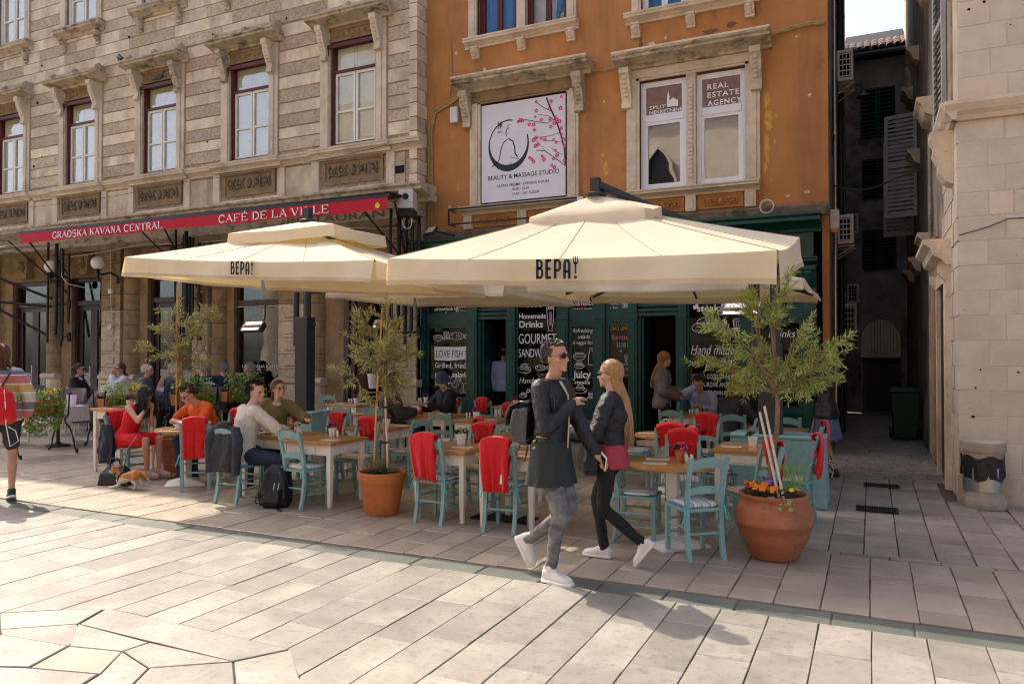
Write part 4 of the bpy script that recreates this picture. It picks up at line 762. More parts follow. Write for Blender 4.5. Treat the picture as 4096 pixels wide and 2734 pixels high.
# things fixed to the orange house's alley side
def ac(y, z, s, label, x=OX1):
    t = thing('air_conditioner', label, 'air conditioner', (x, y, z), group='air conditioners in the alley')
    b = MB(); b.box(.06, .34, 0, .62 * s, 0, .5 * s); b.build('case', PLASTIC, t, bevel=.01); b = MB(); b.box(.10, .30, -.008, .0, .05 * s, .45 * s); b.build('fan_opening', DARK, t)
    for k in range(5): MB().box(.08, .32, -.016, -.008, (.06 + .09 * k) * s, (.075 + .09 * k) * s).build('grille_bar', PLASTIC, t)
    for k in range(4): MB().box(.10 + .06 * k, .112 + .06 * k, -.02, -.012, .04 * s, .46 * s).build('grille_bar', PLASTIC, t)
    for q in (.1, .5 * s): b = MB(); b.bar([(0, q, -.03), (.36, q, -.03)], .03, .03); b.bar([(0, q, -.25), (.34, q, -.03)], .02, .02); b.build('bracket', SOOT, t)
ac(15.3, 6.72, 1.15, 'grey air conditioner highest on the alley wall beside the green shutters'); ac(14.9, 3.62, 1.05, 'air conditioner on the alley wall level with the shopfront cornice'); ac(17.6, 2.05, 1.3, 'white air conditioner low on the alley wall behind the olive tree'); ac(20.5, 4.6, 1.0, 'small distant air conditioner beside the louvred window in the alley'); ac(21.0, 2.9, 1.0, 'small distant air conditioner just above the arch in the alley')
def pipe(pts, r, m, label, name='drain_pipe', cat='pipe', group='pipes on the alley walls'):
    t = MB(); t.tube(pts, r, 8); P = [Vector(p) for p in pts]
    if r > .03: [t.tube([P[0].lerp(P[-1], q) - Vector((0, 0, .03)), P[0].lerp(P[-1], q) + Vector((0, 0, .03))], r * 1.25, 8) for q in (.2, .45, .7, .9)]
    return tag(t.build(name, m, smooth=True), label, cat, group)
pipe([(-.53, 16.2, .1), (-.53, 16.2, 14)], .06, CHAR, 'dark drain pipe running down the alley wall past the air conditioners'); pipe([(-.56, 14.1, .1), (-.56, 14.1, 3.2), (-.56, 14.3, 3.6), (-.56, 14.3, 12)], .035, STEEL, 'thin pale pipe nearest the orange corner of the alley'); pipe([(-.56, 18.3, .1), (-.56, 18.3, 13)], .05, SIDEWALL, 'brown pipe deeper along the left alley wall')
for k, (y, z) in enumerate(((16.9, 4.4), (16.9, 6.9), (19.4, 5.2), (14.7, 5.2))):
    t = thing('alley_shutter', ('dark green shutter folded on the left alley wall above the shopfront level', 'dark green shutter high on the left alley wall', 'deep dark shutter near the end of the left alley wall', 'dark shutter by the orange corner of the alley')[k], 'shutter', (OX1 + .03, y, z), group='shutters on the left alley wall')
    f = MB(); f.box(0, .05, 0, .5, 0, .06); f.box(0, .05, 0, .5, 1.44, 1.5); f.box(0, .05, 0, .05, .06, 1.44); f.box(0, .05, .45, .5, .06, 1.44); f.build('frame', SHG, t); [MB().box(.01, .04, .05, .45, .1 + .13 * q, .2 + .13 * q).build('slat', SHG, t) for q in range(10)]
t = MB(); t.tube([(OX1 + .3, 15.9, 6.75), (OX1 + .45, 15.9, 6.8), (OX1 + .5, 15.9, 6.7)], .015, 6); t.lathe([(.02, .14), (.05, .1), (.13, 0), (.12, 0)], 12, (OX1 + .5, 15.9, 6.54)); tag(t.build('alley_lamp', CHAR, smooth=True), 'grey bell shaped lamp hanging under the top air conditioner', 'lamp')
t = MB(); t.box(OX1, OX1 + .14, 13.7, 13.95, 3.72, 4.05); mb_ = tag(t.build('junction_box', PLASTIC, bevel=.01), 'cream junction box with an orange lamp on the alley corner', 'electrical box'); t = MB(); t.box(OX1 + .02, OX1 + .12, 13.66, 13.7, 3.66, 3.72); t.build('warning_light', mat('amber plastic', (.8, .2, .02), .3, .1, 4), mb_)
# ---------------------------------------------------------------- stone house on the right
RB = thing('cream_house', 'cream ashlar stone house at the corner of the alley with a moulded string course', 'building', group='buildings round the square'); RX = .865; RY = 9.7
mb = MB(); mb.box(RX + .02, 7, RY + .003, 24, 0, 14); mb.build('wall', MORTAR, RB)
mb = MB(); mb.box(RX, RX + .02, RY + .55, 23.2, 0, 14); mb.build('side_wall', SIDEWALL, RB)
zs = [0, .34, .66, .95, 1.23, 1.5, 1.78, 2.06, 2.33, 2.6, 2.88, 3.15, 3.42, 3.7, 3.97, 4.22]; zs2 = [4.42, 4.7, 4.98, 5.27, 5.55, 5.84, 6.13, 6.42, 6.7, 7.0]
for zz in (zs, zs2):
    for k, (c, d) in enumerate(zip(zz, zz[1:])):
        x = RX + (0 if zz is zs else .03); first = True
        while x < 3.4:
            l = (.30 if k % 2 else .46) if first else rnd.uniform(.22, .62); e = x + l; g = .003 if rnd.random() < .75 else .012
            b = MB(); y1 = RY + (.55 if (first and k % 2) else .36 if first else .03); q = rnd.uniform(-.0015, .0015)
            pl = [(x + (0 if first else g), c + g), (e - g, c + g + rnd.uniform(-.004, .004)), (e - g, d - g), (x + (0 if first else g), d - g + rnd.uniform(-.004, .004))]
            b.loft([[(u, y1, w) for u, w in pl], [(u, RY + q + .003, w) for u, w in pl], [(u + (.003 if u < (x + e) / 2 else -.003), RY + q, w + (.003 if w < (c + d) / 2 else -.003)) for u, w in pl]]); b.build('ashlar_block', ASHLAR, RB); x = e; first = False
for k in range(15):                                          # blocks of the alley side near the corner
    c, d = zs[k], zs[k + 1]; y = RY + (.56 if k % 2 else .37)
    while y < 11.2:
        l = rnd.uniform(.3, .6); MB().box(RX - .008, RX + .03, y + .01, y + l - .01, c + .01, d - .01).build('ashlar_block', ASHLAR, RB); y += l
t = MB(); pr = [(0, 0), (-.05, 0), (-.07, .05), (-.12, .09), (-.16, .16), (-.16, .20), (0, .20)]; t.extr_x([(RY + a, 4.22 + b) for a, b in pr], RX - .12, 4.0); t.build('string_course', ASHLAR, RB)
t = MB(); [t.loft([[(RX + a, y, 4.22 + b) for a, b in pr] for y in (RY - .12, RY + 1.6)])]; t.build('string_course', ASHLAR, RB)
t = MB(); ys = (RY + .25, RY + .55)                            # big scrolled corbel under the alley balcony
pr = [(RX, 4.2), (RX - .24, 4.2), (RX - .24, 4.12), (RX - .20, 4.05), (RX - .21, 3.95), (RX - .15, 3.82), (RX - .16, 3.74), (RX - .09, 3.62), (RX, 3.58)]; t.loft([[(a, y, b) for a, b in pr] for y in ys]); t.build('corbel', ASHLAR, RB)
for y in (13.2, 16.5, 19.0):
    for z in (7.3, 5.3, 3.2): t = MB(); t.loft([[(RX + a, q, z + b) for a, b in ((0, 0), (-.1, .05), (-.16, .2), (-.22, .24), (-.22, .3), (0, .3))] for q in (y, y + .9)]); t.build('window_sill', STONE, RB)
t = MB()                                                     # portal in the alley: jambs, bracket and hood
for y in (RY + .75, RY + 2.0): t.box(RX - .07, RX + .01, y, y + .16, 0, 2.5)
t.box(RX - .07, RX + .01, RY + .75, RY + 2.16, 2.5, 2.68); t.build('door_jamb', STONE, RB)
t = MB(); t.loft([[(RX + a, q, 2.70 + b) for a, b in ((0, 0), (-.06, 0), (-.1, .06), (-.2, .12), (-.22, .2), (-.3, .26), (-.3, .31), (0, .31))] for q in (RY + .62, RY + 2.3)]); [t.loft([[(RX + a, q, 2.3 + b) for a, b in ((0, 0), (-.05, .04), (-.06, .2), (-.14, .3), (-.14, .4), (0, .4))] for q in (y, y + .12)]) for y in (RY + .66, RY + 2.14)]; t.build('door_hood', STONE, RB)
MB().box(RX - .02, RX - .004, RY + .91, RY + 2.0, .05, 2.5).build('door', BROWNWOOD, RB)
def side_shutter(y, z, h, op, label, m=SHW):
    t = thing('alley_shutter', label, 'shutter', (RX - .01, y, z), op, 'shutters on the right alley wall'); f = MB(); f.box(-.05, 0, 0, .06, 0, h); f.box(-.05, 0, .54, .6, 0, h); [f.box(-.05, 0, .06, .54, q, q + .07) for q in (0, h / 2 - .03, h - .07)]; f.build('frame', m, t)
    for k in range(int(h / .085)):
        z0 = .08 + .085 * k
        if z0 + .06 > h - .07 or abs(z0 + .03 - h / 2) < .06: continue
        q = MB(); q.add([(-.05, .06, z0), (-.05, .54, z0), (0, .54, z0 + .06), (0, .06, z0 + .06), (-.045, .06, z0 - .008), (-.045, .54, z0 - .008), (.005, .54, z0 + .052), (.005, .06, z0 + .052)], [(0, 1, 2, 3), (7, 6, 5, 4)]); q.build('slat', m, t)
side_shutter(RY + 1.0, 4.5, 2.6, 6, 'tall pale louvred shutter beside the corner above the string course'); side_shutter(17.2, 4.4, 2.1, 76, 'open pale louvred shutter standing out in the alley, the nearer leaf'); side_shutter(18.6, 4.2, 2.1, 82, 'open pale louvred shutter standing out in the alley, the farther leaf')
pipe([(RX - .05, 12.3, .1), (RX - .05, 12.3, 3.0), (RX - .03, 12.3, 3.3)], .05, mat('tan pipe', (.34, .19, .10), .7, .2, 5), 'tan pipe rising on the right alley wall behind the bin'); pipe([(RX - .04, 13.2, .1), (RX - .04, 13.2, 5)], .03, SIDEWALL, 'thin brown pipe on the right alley wall'); pipe([(RX - .06, 11.9, 8), (RX - .06, 11.9, 14)], .07, CHAR, 'blue black drain pipe high on the right alley wall')
t = MB(); t.extr_x([(RY + .02, 0), (RY - .02, 0), (RY - .015, .30), (RY + .02, .32)], RX - .015, 4); t.build('plinth', MORTAR, RB)
t = MB()
for k in range(12): x, z = rnd.uniform(.95, 1.9), rnd.choice([rnd.uniform(.9, 2.4), rnd.uniform(4.6, 6)]); t.tube([(x, RY - .006, z), (x, RY + .01, z)], rnd.uniform(.008, .017), 6)
t.build('anchor_holes', DARK, RB)
t = MB(); t.box(1.62, 1.9, RY - .04, RY - .01, 1.42, 1.80); tag(t.build('wall_plaque', mat('dark plaque', (.02, .012, .03), .4, .1, 5), bevel=.005), 'dark square plaque fixed to the cream wall at the right edge', 'plaque')
t = MB(); t.tube([(RX + .02, RY - .02, 2.95), (1.15, RY - .02, 3.02), (1.35, RY - .02, 3.1), (2.4, RY - .02, 3.08)], .006, 5); tag(t.build('wall_cable', CHAR), 'thin grey cable running across the cream wall', 'cable', 'cables on the walls')
# ---------------------------------------------------------------- palace across the square, behind the photographer: it bounces light and shows in the panes
PB = thing('palace', 'pale sunlit stone palace across the square seen only as reflections in the panes', 'building', group='buildings round the square'); PY = -9.0
mb = MB(); ph = [(x, x + 1.1, z, z + 2.1) for x in (-27, -23, -19, -15, -13.5, -9.7, -3, 1, 5, 9) for z in (4.2, 8.6)]; holed(mb, -34, 16, 0, 13.1, PY, [], .3); mb.box(-34, 16, PY - 8, PY - .05, 0, 13.1); mb.build('wall', ASHLAR, PB)
for a, b, c, d in ph:
    t = MB(); t.box(a, b, PY + .01, PY + .03, c, d); t.prism([(a, d), (b, d), ((a + b) / 2, d + .8)], PY + .01, PY + .03); w = t.build('window', DARK, PB); t = MB(); t.box(a - .2, b + .2, PY, PY + .28, c - .2, c - .02); [t.box(p, p + .12, PY, PY + .12, c, d) for p in (a - .14, b + .02)]; t.bar([(a - .08, PY + .06, d), ((a + b) / 2, PY + .06, d + .9)], .12, .12); t.bar([(b + .08, PY + .06, d), ((a + b) / 2, PY + .06, d + .9)], .12, .12); t.build('frame', ASHLAR, w)
t = MB(); t.add([(-34, PY + .4, 13.0), (16, PY + .4, 13.0), (16, PY - 6, 18.5), (-34, PY - 6, 18.5)], [(0, 1, 2, 3)]); t.build('roof', mat('dark palace roof', (.10, .045, .03), .9, .4, 3), PB)
# ---------------------------------------------------------------- parasols
def bepa(parent, O, X, Z, h, m=INK):
    """condensed capitals with a fork for the last stroke and an exclamation point under it"""
    t = MB(); O = Vector(O); w = h * .155; u = h * .38; sk = h * .02
    def I(q, x0, closed=False, ww=w): ink(t, [(x0 + a * u, b * h) for a, b in q], ww, O, X, Z, closed)
    g = h * .49
    I([(.2, .0), (.2, 1)], 0); I([(.2, .93), (.65, .93), (.82, .83), (.82, .65), (.65, .55), (.2, .55)], 0, ww=w * .9); I([(.2, .53), (.7, .53), (.9, .42), (.9, .18), (.7, .07), (.2, .07)], 0, ww=w * .9)
    I([(.2, 0), (.2, 1)], g * 1.05); I([(.2, .93), (.85, .93)], g * 1.05); I([(.2, .52), (.78, .52)], g * 1.05); I([(.2, .07), (.85, .07)], g * 1.05)
    I([(.2, 0), (.2, 1)], g * 2); I([(.2, .93), (.65, .93), (.88, .82), (.88, .55), (.65, .43), (.2, .43)], g * 2)
    I([(.2, 0), (.2, .75), (.35, .93), (.7, .93), (.85, .75), (.85, 0)], g * 3.05); I([(.2, .36), (.85, .36)], g * 3.05, ww=w * .8)
    fx = g * 4.05 + .45 * u; I([(0, .26), (0, .8)], fx, ww=w * .6); I([(-.22, .78), (.22, .78)], fx, ww=w * .8)
    for k in (-.26, 0, .26): I([(k, .76), (k, 1.12)], fx, ww=w * .34)
    t.add([tuple(O + Vector(X) * (fx + w * .55 * cos(R(45 * k))) + Vector(Z) * (h * .08 + w * .55 * sin(R(45 * k)))) for k in range(8)], [tuple(range(8))])
    t.build('lettering', m, parent)
def umbrella(label, x0, x1, y0, y1, zl, zr, rise, val, post, posth, lettering=None, vent=True, hubpost=True, seed=1, arm=True, tilt=0, m0=.33):
    r = random.Random(seed); cx, cy = (x0 + x1) / 2, (y0 + y1) / 2; t = thing('cantilever_parasol', label, 'parasol', (0, 0, 0), group='cream square parasols over the tables')
    ze = lambda x, v=0: zl + (zr - zl) * (x - x0) / (x1 - x0) + tilt * (v + 1) / 2; zh = ze(cx) + rise
    def top(u, v):                                            # u,v in -1..1 from the middle: a pyramid sagging a little between its ribs
        m_ = max(abs(u), abs(v)); x, y = cx + u * (x1 - x0) / 2, cy + v * (y1 - y0) / 2
        k = (1 - m_); z = ze(x, v) + rise * (k * .86 + .14 * k * k) - .10 * m_ * (1 - abs(min(abs(u), abs(v)) / (m_ + 1e-6) - .5) * 2) * (1 - m_) * 1.2
        edge = min(abs(u), abs(v)) / (m_ + 1e-6); z -= .035 * m_ * m_ * (1 - edge ** 2)
        return (x, y, z)
    n = 16; t0 = .24 if vent else .0
    c = MB(); lev = [1, .85, .7, .55, .4, t0 + .0]
    def ringp(m_):
        q = [];
        for s in range(4):
            for k in range(n):
                e = -1 + 2 * k / n; a, b = [(e, -1), (1, e), (-e, 1), (-1, -e)][s]; q.append(top(a * m_, b * m_))
        return q
    c.loft([ringp(m_) for m_ in lev], cap=False); c.build('canopy', CREAM, t, smooth=True)
    for a, b in [(-1, -1), (1, -1), (1, 1), (-1, 1), (0, -1), (1, 0), (0, 1), (-1, 0), (-.5, -1), (.5, -1)]: MB().tube([Vector(top(a * k, b * k)) + Vector((0, 0, .002)) for k in (.26, .45, .6, .75, .9, 1)], .006, 5, flat=.4).build('seam', HEMS, t)
    for s in range(4):                                        # four hanging valances with a hem
        v = MB(); hm = MB(); P = []; N_ = 40
        for k in range(N_ + 1):
            e = -1 + 2 * k / N_; e2 = e * .995; a, b = [(e2, -1), (1, e2), (-e2, 1), (-1, -e2)][s]; x, y, z = top(a, b); ox, oy = [(0, -1), (1, 0), (0, 1), (-1, 0)][s]
            w = .012 * sin(k * .9 + r.random() * .8 + seed) + .022 * sin(k * .27 + seed * 2) + .012 * sin(k * .55 + seed); w += .02 * abs(e) ** 3 * sin(e * 16 + seed); dr = .03 * abs(e) ** 6
            P.append([(x + ox * (.004 + f * .025 + f * w), y + oy * (.004 + f * .025 + f * w), z - val * f - dr * f) for f in (0, .3, .6, .82)] + [(x + ox * (.004 + f * .025 + f * w), y + oy * (.004 + f * .025 + f * w), z - val * f - dr * f) for f in (.82, 1)])
        v.loft([q[:4] for q in P], cap=False, close=False); va = v.build('valance', CREAM, t, smooth=True)
        hm.loft([q[4:] for q in P], cap=False, close=False); hm.build('hem', HEMS, va, smooth=True)
        if lettering and s in (0, 3) and val > .15:
            hgt = val * .72
            if s == 0: bepa(va, (lettering, y0 - .075, ze(lettering, -1) - val * .92), (1, 0, (zr - zl) / (x1 - x0)), (0, 0, 1), hgt)
    if vent:                                                  # small raised cap with its own skirt
        c = MB(); q = []
        def vt(u, v, dz=0): x, y, z = cx + u * (x1 - x0) / 2, cy + v * (y1 - y0) / 2, 0; m_ = max(abs(u), abs(v)); return (x, y, zh + .09 + tilt * v * .5 - (m_ / m0) * .17 + dz - .02 * (1 - min(abs(u), abs(v)) / (m_ + 1e-6)) * (m_ / m0))
        rings = []
        for m_, dz in ((m0 * 1.02, -.13), (m0, 0), (m0 * .6, .0), (.025, 0)):
            q = []
            for s in range(4):
                for k in range(6): e = -1 + 2 * k / 6; a, b = [(e, -1), (1, e), (-e, 1), (-1, -e)][s]; q.append(vt(a * m_, b * m_, dz * (.86 + .2 * r.random()) if dz else 0))
            rings.append(q)
        c.loft(rings, cap=False); c.build('vent_cap', CREAM, t, smooth=True)
        h = MB(); h.lathe([(.10, 0), (.11, .02), (.07, .035), (.02, .04)], 12, (cx, cy, zh + .075)); h.box(cx - .045, cx + .045, cy - .04, cy + .04, zh + .11, zh + .25); h.build('hub_cap', CHAR, t)
    for s, (a, b) in enumerate([(-1, -1), (1, -1), (1, 1), (-1, 1), (0, -1), (1, 0), (0, 1), (-1, 0)]):
        p = [Vector(top(a * k, b * k)) - Vector((0, 0, .035)) for k in (.05, .5, .97)]; MB().bar(p, .02, .035).build('rib', CHAR, t)
        MB().bar([Vector((cx, cy, zh - .42)), Vector(top(a * .5, b * .5)) - Vector((0, 0, .05))], .016, .025).build('strut', CHAR, t)
    MB().tube([(cx, cy, zh - .5), (cx, cy, zh + .03)], .03, 8).build('hub', CHAR, t)
    px, py = post
    if not posth: MB().tube([(px, py, zl - .1), (cx, cy, zh - .38)], .04, 8).build('arm', CHAR, t, smooth=True); return t
    p = MB(); p.box(px - .12, px + .12, py - .10, py + .10, .70, posth); p.build('post', CHAR, t, bevel=.008)
    p = MB(); p.tube([(px + .05, py, posth - .1), (px + .05, py, zr + .05)], .055, 10); p.tube([(px - .16, py - .02, posth - .45), (px - .16, py - .02, zr + .02)], .05, 10); p.build('mast', CHAR, t, smooth=True)
    if arm:
        A = Vector((px + .05, py, zr - .05)); B = Vector((cx, cy, zh + .19)); q = [A, A + Vector((0, 0, .2)), A + Vector((-.05, -.02, .34)), A.lerp(B, .35) + Vector((0, 0, .22)), A.lerp(B, .7) + Vector((0, 0, .08)), B]
        MB().tube(q, [.045, .045, .045, .045, .045, .04], 10, flat=1.2).build('arm', CHAR, t, smooth=True)
    w = MB(); w.tube([(px + .12, py - .02, posth - .12), (px + .19, py - .02, posth - .12)], .012, 6); w.tube([(px + .19, py - .02, posth - .12), (px + .215, py - .02, posth - .12)], .022, 8); w.build('crank', CHAR, t)
    return t
umbrella('large cream parasol nearest the walkers, lettered and carried on an arm from the right', -4.22, -.64, 6.05, 7.95, 2.56, 2.43, .43, .235, (-1.02, 8.85), 1.75, lettering=-2.62, seed=3, tilt=.36, m0=.32)
umbrella('cream lettered parasol at the left above the people in white and green', -8.12, -4.46, 6.18, 8.45, 2.80, 2.57, .50, .20, (-8.0, 9.25), 2.2, lettering=-6.32, seed=5, m0=.44)
umbrella('low cream parasol behind the large one, in front of the menu windows on the right', -4.08, -.68, 9.05, 11.5, 2.56, 2.48, .5, .10, (-1.02, 8.85), 0, seed=8, arm=False)
umbrella('cream parasol half hidden behind the two front ones', -7.4, -4.42, 9.07, 11.45, 2.70, 2.62, .45, .20, (-8.0, 9.25), 0, lettering=-6.6, seed=11, arm=False)
def base_box(x0, x1, y0, y1, label):
    t = MB(); t.loft([[(x0 - .03, y0 - .04, 0), (x1 + .03, y0 - .04, 0), (x1 + .03, y1 + .04, 0), (x0 - .03, y1 + .04, 0)], [(x0, y0, .72), (x1, y0, .72), (x1, y1, .72), (x0, y1, .72)]]); b = tag(t.build('parasol_base_box', TEAL, bevel=.006), label, 'box', 'teal boxes round the parasol feet'); MB().box(x0 - .015, x1 + .015, y0 - .015, y1 + .015, .723, .745).build('lid', TEAL, b)
base_box(-1.42, -.46, 8.6, 9.15, 'wide teal box at the foot of the large parasol post, behind the square table'); base_box(-8.25, -7.65, 9.0, 9.5, 'teal box at the foot of the left parasol post')
def heater(x, y, z, rz, label, rx=-35):
    t = thing('patio_heater', label, 'heater', (x, y, z), rz, 'infrared heaters under the parasols'); M_ = T(rx=rx)
    b = MB(); b.loft([[(-.24, -.02, -.09), (.24, -.02, -.09), (.24, -.02, .09), (-.24, -.02, .09)], [(-.22, .07, -.06), (.22, .07, -.06), (.22, .07, .06), (-.22, .07, .06)]], M=M_); b.build('case', CHAR, t, bevel=.01)
    b = MB(); b.add([(-.20, -.024, -.075), (.20, -.024, -.075), (.20, -.018, .0), (-.20, -.018, .0), (-.20, -.024, .075), (.20, -.024, .075)], [(0, 1, 2, 3), (3, 2, 5, 4)], M_); b.build('reflector', STEEL, t)
    b = MB(); b.tube([(-.2, -.035, 0), (.2, -.035, 0)], .011, 6, M=M_); b.build('heating_tube', mat('heater tube', (.75, .62, .5), .3, .1, 5), t)
    b = MB(); [b.tube([(-.2 + .08 * k, -.045, -.075), (-.2 + .08 * k, -.045, .075)], .003, 4, M=M_) for k in range(6)]; b.build('guard', STEEL, t)
    b = MB(); b.tube([(0, .06, .02), (0, .2, .12), (0, .2, .35)], .014, 6); b.build('arm', CHAR, t)
heater(-8.05, 8.2, 2.02, -12, 'infrared heater hanging left of the parasol post, its mirror catching the light'); heater(-7.0, 10.0, 2.1, 5, 'infrared heater seen behind the middle olive tree'); heater(-1.28, 8.55, 2.12, -15, 'infrared heater behind the right olive tree')
# ---------------------------------------------------------------- the crimson awning of the cafe and its folded frames
AW = thing('cafe_awning', 'crimson cafe awning valance with white lettering under the stone cornice', 'awning')
ay = LY - 1.6; t = MB(); N_ = 40
t.loft([[(-18.62 + 10.72 * k / N_, ay - .02 - .012 * sin(k * .8) * f - .01 * f, 4.53 - .05 * k / N_ - .235 * f - .012 * sin(k * .55) * f) for f in (0, .5, 1)] for k in range(N_ + 1)], cap=False, close=False); t.build('valance', CRIMSON, AW, smooth=True)
t = MB(); t.bar([(-18.66, ay, 4.55), (-7.85, ay, 4.50)], .05, .06); t.build('front_bar', BLACK, AW)
t = MB(); t.loft([[(x, ay, 4.555), (x, LY - 1.0, 4.575), (x, LY - 1.0, 4.595), (x, ay, 4.575)] for x in (-18.62, -7.9)]); t.build('canopy', BLACK, AW)
def serif(parent, s, O, X, h, w):
    """white capitals with thick stems, thin bars and slab serifs"""
    G = {'I': ([((.5, 0), (.5, 1))], []), 'A': ([((.42, 1), (.9, 0))], [((.5, 1), (.1, 0)), ((.26, .36), (.74, .36))]), 'V': ([((.1, 1), (.52, 0))], [((.9, 1), (.52, 0))]), 'N': ([((.2, 1), (.8, 0))], [((.2, 0), (.2, 1)), ((.8, 0), (.8, 1))]), 'E': ([((.22, 0), (.22, 1))], [((.22, .97), (.85, .97)), ((.22, .5), (.7, .5)), ((.22, .03), (.88, .03)), ((.84, .97), (.84, .78)), ((.87, .03), (.87, .24))]), 'F': ([((.22, 0), (.22, 1))], [((.22, .97), (.85, .97)), ((.22, .5), (.7, .5)), ((.84, .97), (.84, .78))]), 'L': ([((.22, 0), (.22, 1))], [((.22, .03), (.85, .03)), ((.84, .03), (.84, .25))]), 'T': ([((.5, 0), (.5, 1))], [((.1, .97), (.9, .97)), ((.12, .97), (.12, .76)), ((.88, .97), (.88, .76))]), 'K': ([((.2, 0), (.2, 1)), ((.42, .55), (.88, 0))], [((.85, 1), (.22, .4))]), 'R': ([((.2, 0), (.2, 1)), ((.48, .48), (.9, 0))], []), 'D': ([((.2, 0), (.2, 1))], []), 'C': ([], [((.85, .72), (.85, .95))]), 'G': ([((.82, .05), (.82, .42))], [((.62, .42), (.95, .42)), ((.82, .75), (.82, .95))]), 'S': ([], [((.78, .75), (.78, .95)), ((.2, .05), (.2, .26))])}
    t = MB(); O = Vector(O); X = Vector(X); n = sum(.45 if c == ' ' else .55 if c == 'I' else 1 for c in s); a = w / n; x = 0
    for c in s:
        if c == ' ': x += .45 * a; continue
        aw = a * (.55 if c == 'I' else 1)
        def I(q, ww): ink(t, [(x + u * aw, v * h) for u, v in q], ww, O, X)
        c0 = 'E' if c == 'É' else c
        th, tn = G[c0]
        for p in th: I(p, h * .2); [I([(q[0] - .2, q[1] + (.02 if q[1] == 0 else -.02)), (q[0] + .2, q[1] + (.02 if q[1] == 0 else -.02))], h * .05) for q in p if q[1] in (0, 1) and c0 not in 'A']
        for p in tn: I(p, h * .085); [I([(q[0] - .16, .02 if q[1] == 0 else .98), (q[0] + .16, .02 if q[1] == 0 else .98)], h * .05) for q in p if q[1] in (0, 1)]
        if c0 == 'R': I(ell(.42, .74, .36, .24, 90, -90), h * .13); I([(.2, .98), (.42, .98)], h * .07); I([(.2, .5), (.42, .5)], h * .07)
        if c0 == 'D': I(ell(.4, .5, .48, .48, 90, -90), h * .16); I([(.2, .98), (.42, .98)], h * .07); I([(.2, .02), (.42, .02)], h * .07)
        if c0 in 'CG': I(ell(.52, .5, .4, .49, 40, 320), h * .15)
        if c0 == 'S': I(ell(.5, .74, .32, .25, 20, 270), h * .12); I(ell(.5, .26, .34, .26, 90, -160), h * .14)
        if c == 'É': I([(.5, 1.1), (.62, 1.3)], h * .14)
        x += aw
    t.build('lettering', CHALK, parent)
def awz(x): return 4.53 - .05 * (x + 18.62) / 10.72
serif(AW, 'GRADSKA KAVANA CENTRAL', (-17.35, ay - .052, awz(-17.3) - .205), (1, 0, -.0047), .155, 3.7); serif(AW, 'CAFÉ DE LA VILLE', (-12.05, ay - .052, awz(-12) - .205), (1, 0, -.0047), .155, 2.85)
t = MB(); t.add([(-8.1 + .055 * cos(R(30 * k)), ay - .06, 4.32 + .055 * sin(R(30 * k))) for k in range(12)], [tuple(range(12))]); t.build('round_badge', PETAL['yellow'], AW)
def awning_frame(x, label, big=True):
    t = thing('awning_stand', label, 'awning stand', (x, 0, 0), group='black folded awning stands')
    for k, (dx, dy, z0, z1, r) in enumerate([(-.28, -.5, 1.9, 4.5, .03), (-.18, -.35, 2.1, 4.4, .04), (-.05, -.3, 1.8, 4.35, .035), (.06, -.5, 2.3, 4.45, .045), (.16, -.4, 1.95, 4.3, .035), (.26, -.3, 2.4, 4.2, .03)]):
        q = MB(); q.tube([(dx, LY + dy, z0), (dx + .04, LY + dy - .02, z1)], r, 8); q.build('tube', BLACK, t, smooth=True)
    for a, b in (((-.3, LY - 1.5, 4.42), (.2, LY - .3, 3.2)), ((.55, LY - 1.55, 4.4), (.0, LY - .3, 3.4)), ((-.2, LY - .4, 4.2), (.3, LY - .3, 3.6))): MB().tube([a, b], .02, 6).build('strut', BLACK, t)
    for z in (2.05, 2.9): q = MB(); q.tube([(-.25, LY - .35, z), (.28, LY - .3, z)], .025, 6); q.tube([(.28, LY - .3, z + .12), (.28, LY - .3, z - .12)], .05, 8); q.build('clamp', BLACK, t)
awning_frame(-19.0, 'black folded awning frame at the left end of the crimson awning'); awning_frame(-14.35, 'black folded awning frame half way along the crimson awning'); awning_frame(-8.35, 'black folded awning frame at the right end of the crimson awning by the corner')
t = MB(); [t.tube([a, b], .035, 8) for a, b in (((-21.2, LY - 1.4, 3.9), (-19.4, LY - .3, 3.05)), ((-21.4, LY - 1.4, 3.3), (-19.6, LY - .3, 2.1)), ((-20.9, LY - 1.2, 3.0), (-19.4, LY - .3, 2.85)))]; tag(t.build('awning_scissors', BLACK), 'black scissor arms of the next awning at the left edge', 'awning stand')
t = MB(); t.add([(-24, LY - 1.6, 4.25), (-19.2, LY - 1.6, 4.25), (-19.2, LY - .3, 4.45), (-24, LY - .3, 4.45), (-24, LY - 1.6, 4.27), (-19.2, LY - 1.6, 4.27), (-19.2, LY - .3, 4.47), (-24, LY - .3, 4.47)], [(0, 1, 2, 3), (4, 5, 6, 7), (0, 1, 5, 4), (1, 2, 6, 5)]); tag(t.build('pale_awning', PLASTIC), 'pale rolled awning at the left edge beside the crimson one', 'awning')
def globe(x, label):
    t = thing('globe_lamp', label, 'lamp', (x, LY - .5, 3.87), group='white globe wall lamps')
    b = MB(); b.ball((0, 0, 0), .165, 20, 14); b.build('globe', mat('opal glass', (.85, .85, .83), .25, .02, 3), t, smooth=True)
    b = MB(); b.lathe([(.02, -.42), (.04, -.36), (.03, -.3), (.055, -.24), (.03, -.2), (.075, -.17), (.08, -.15)], 12); b.tube([(0, 0, -.25), (.05, .1, -.28), (.12, .25, -.22), (.15, .42, -.3), (.15, .46, -.42)], .025, 8); b.lathe([(.02, -.1), (.07, -.05), (.07, .05), (.02, .1)], 10, (.15, .46, -.4)); b.build('bracket', BLACK, t, smooth=True)
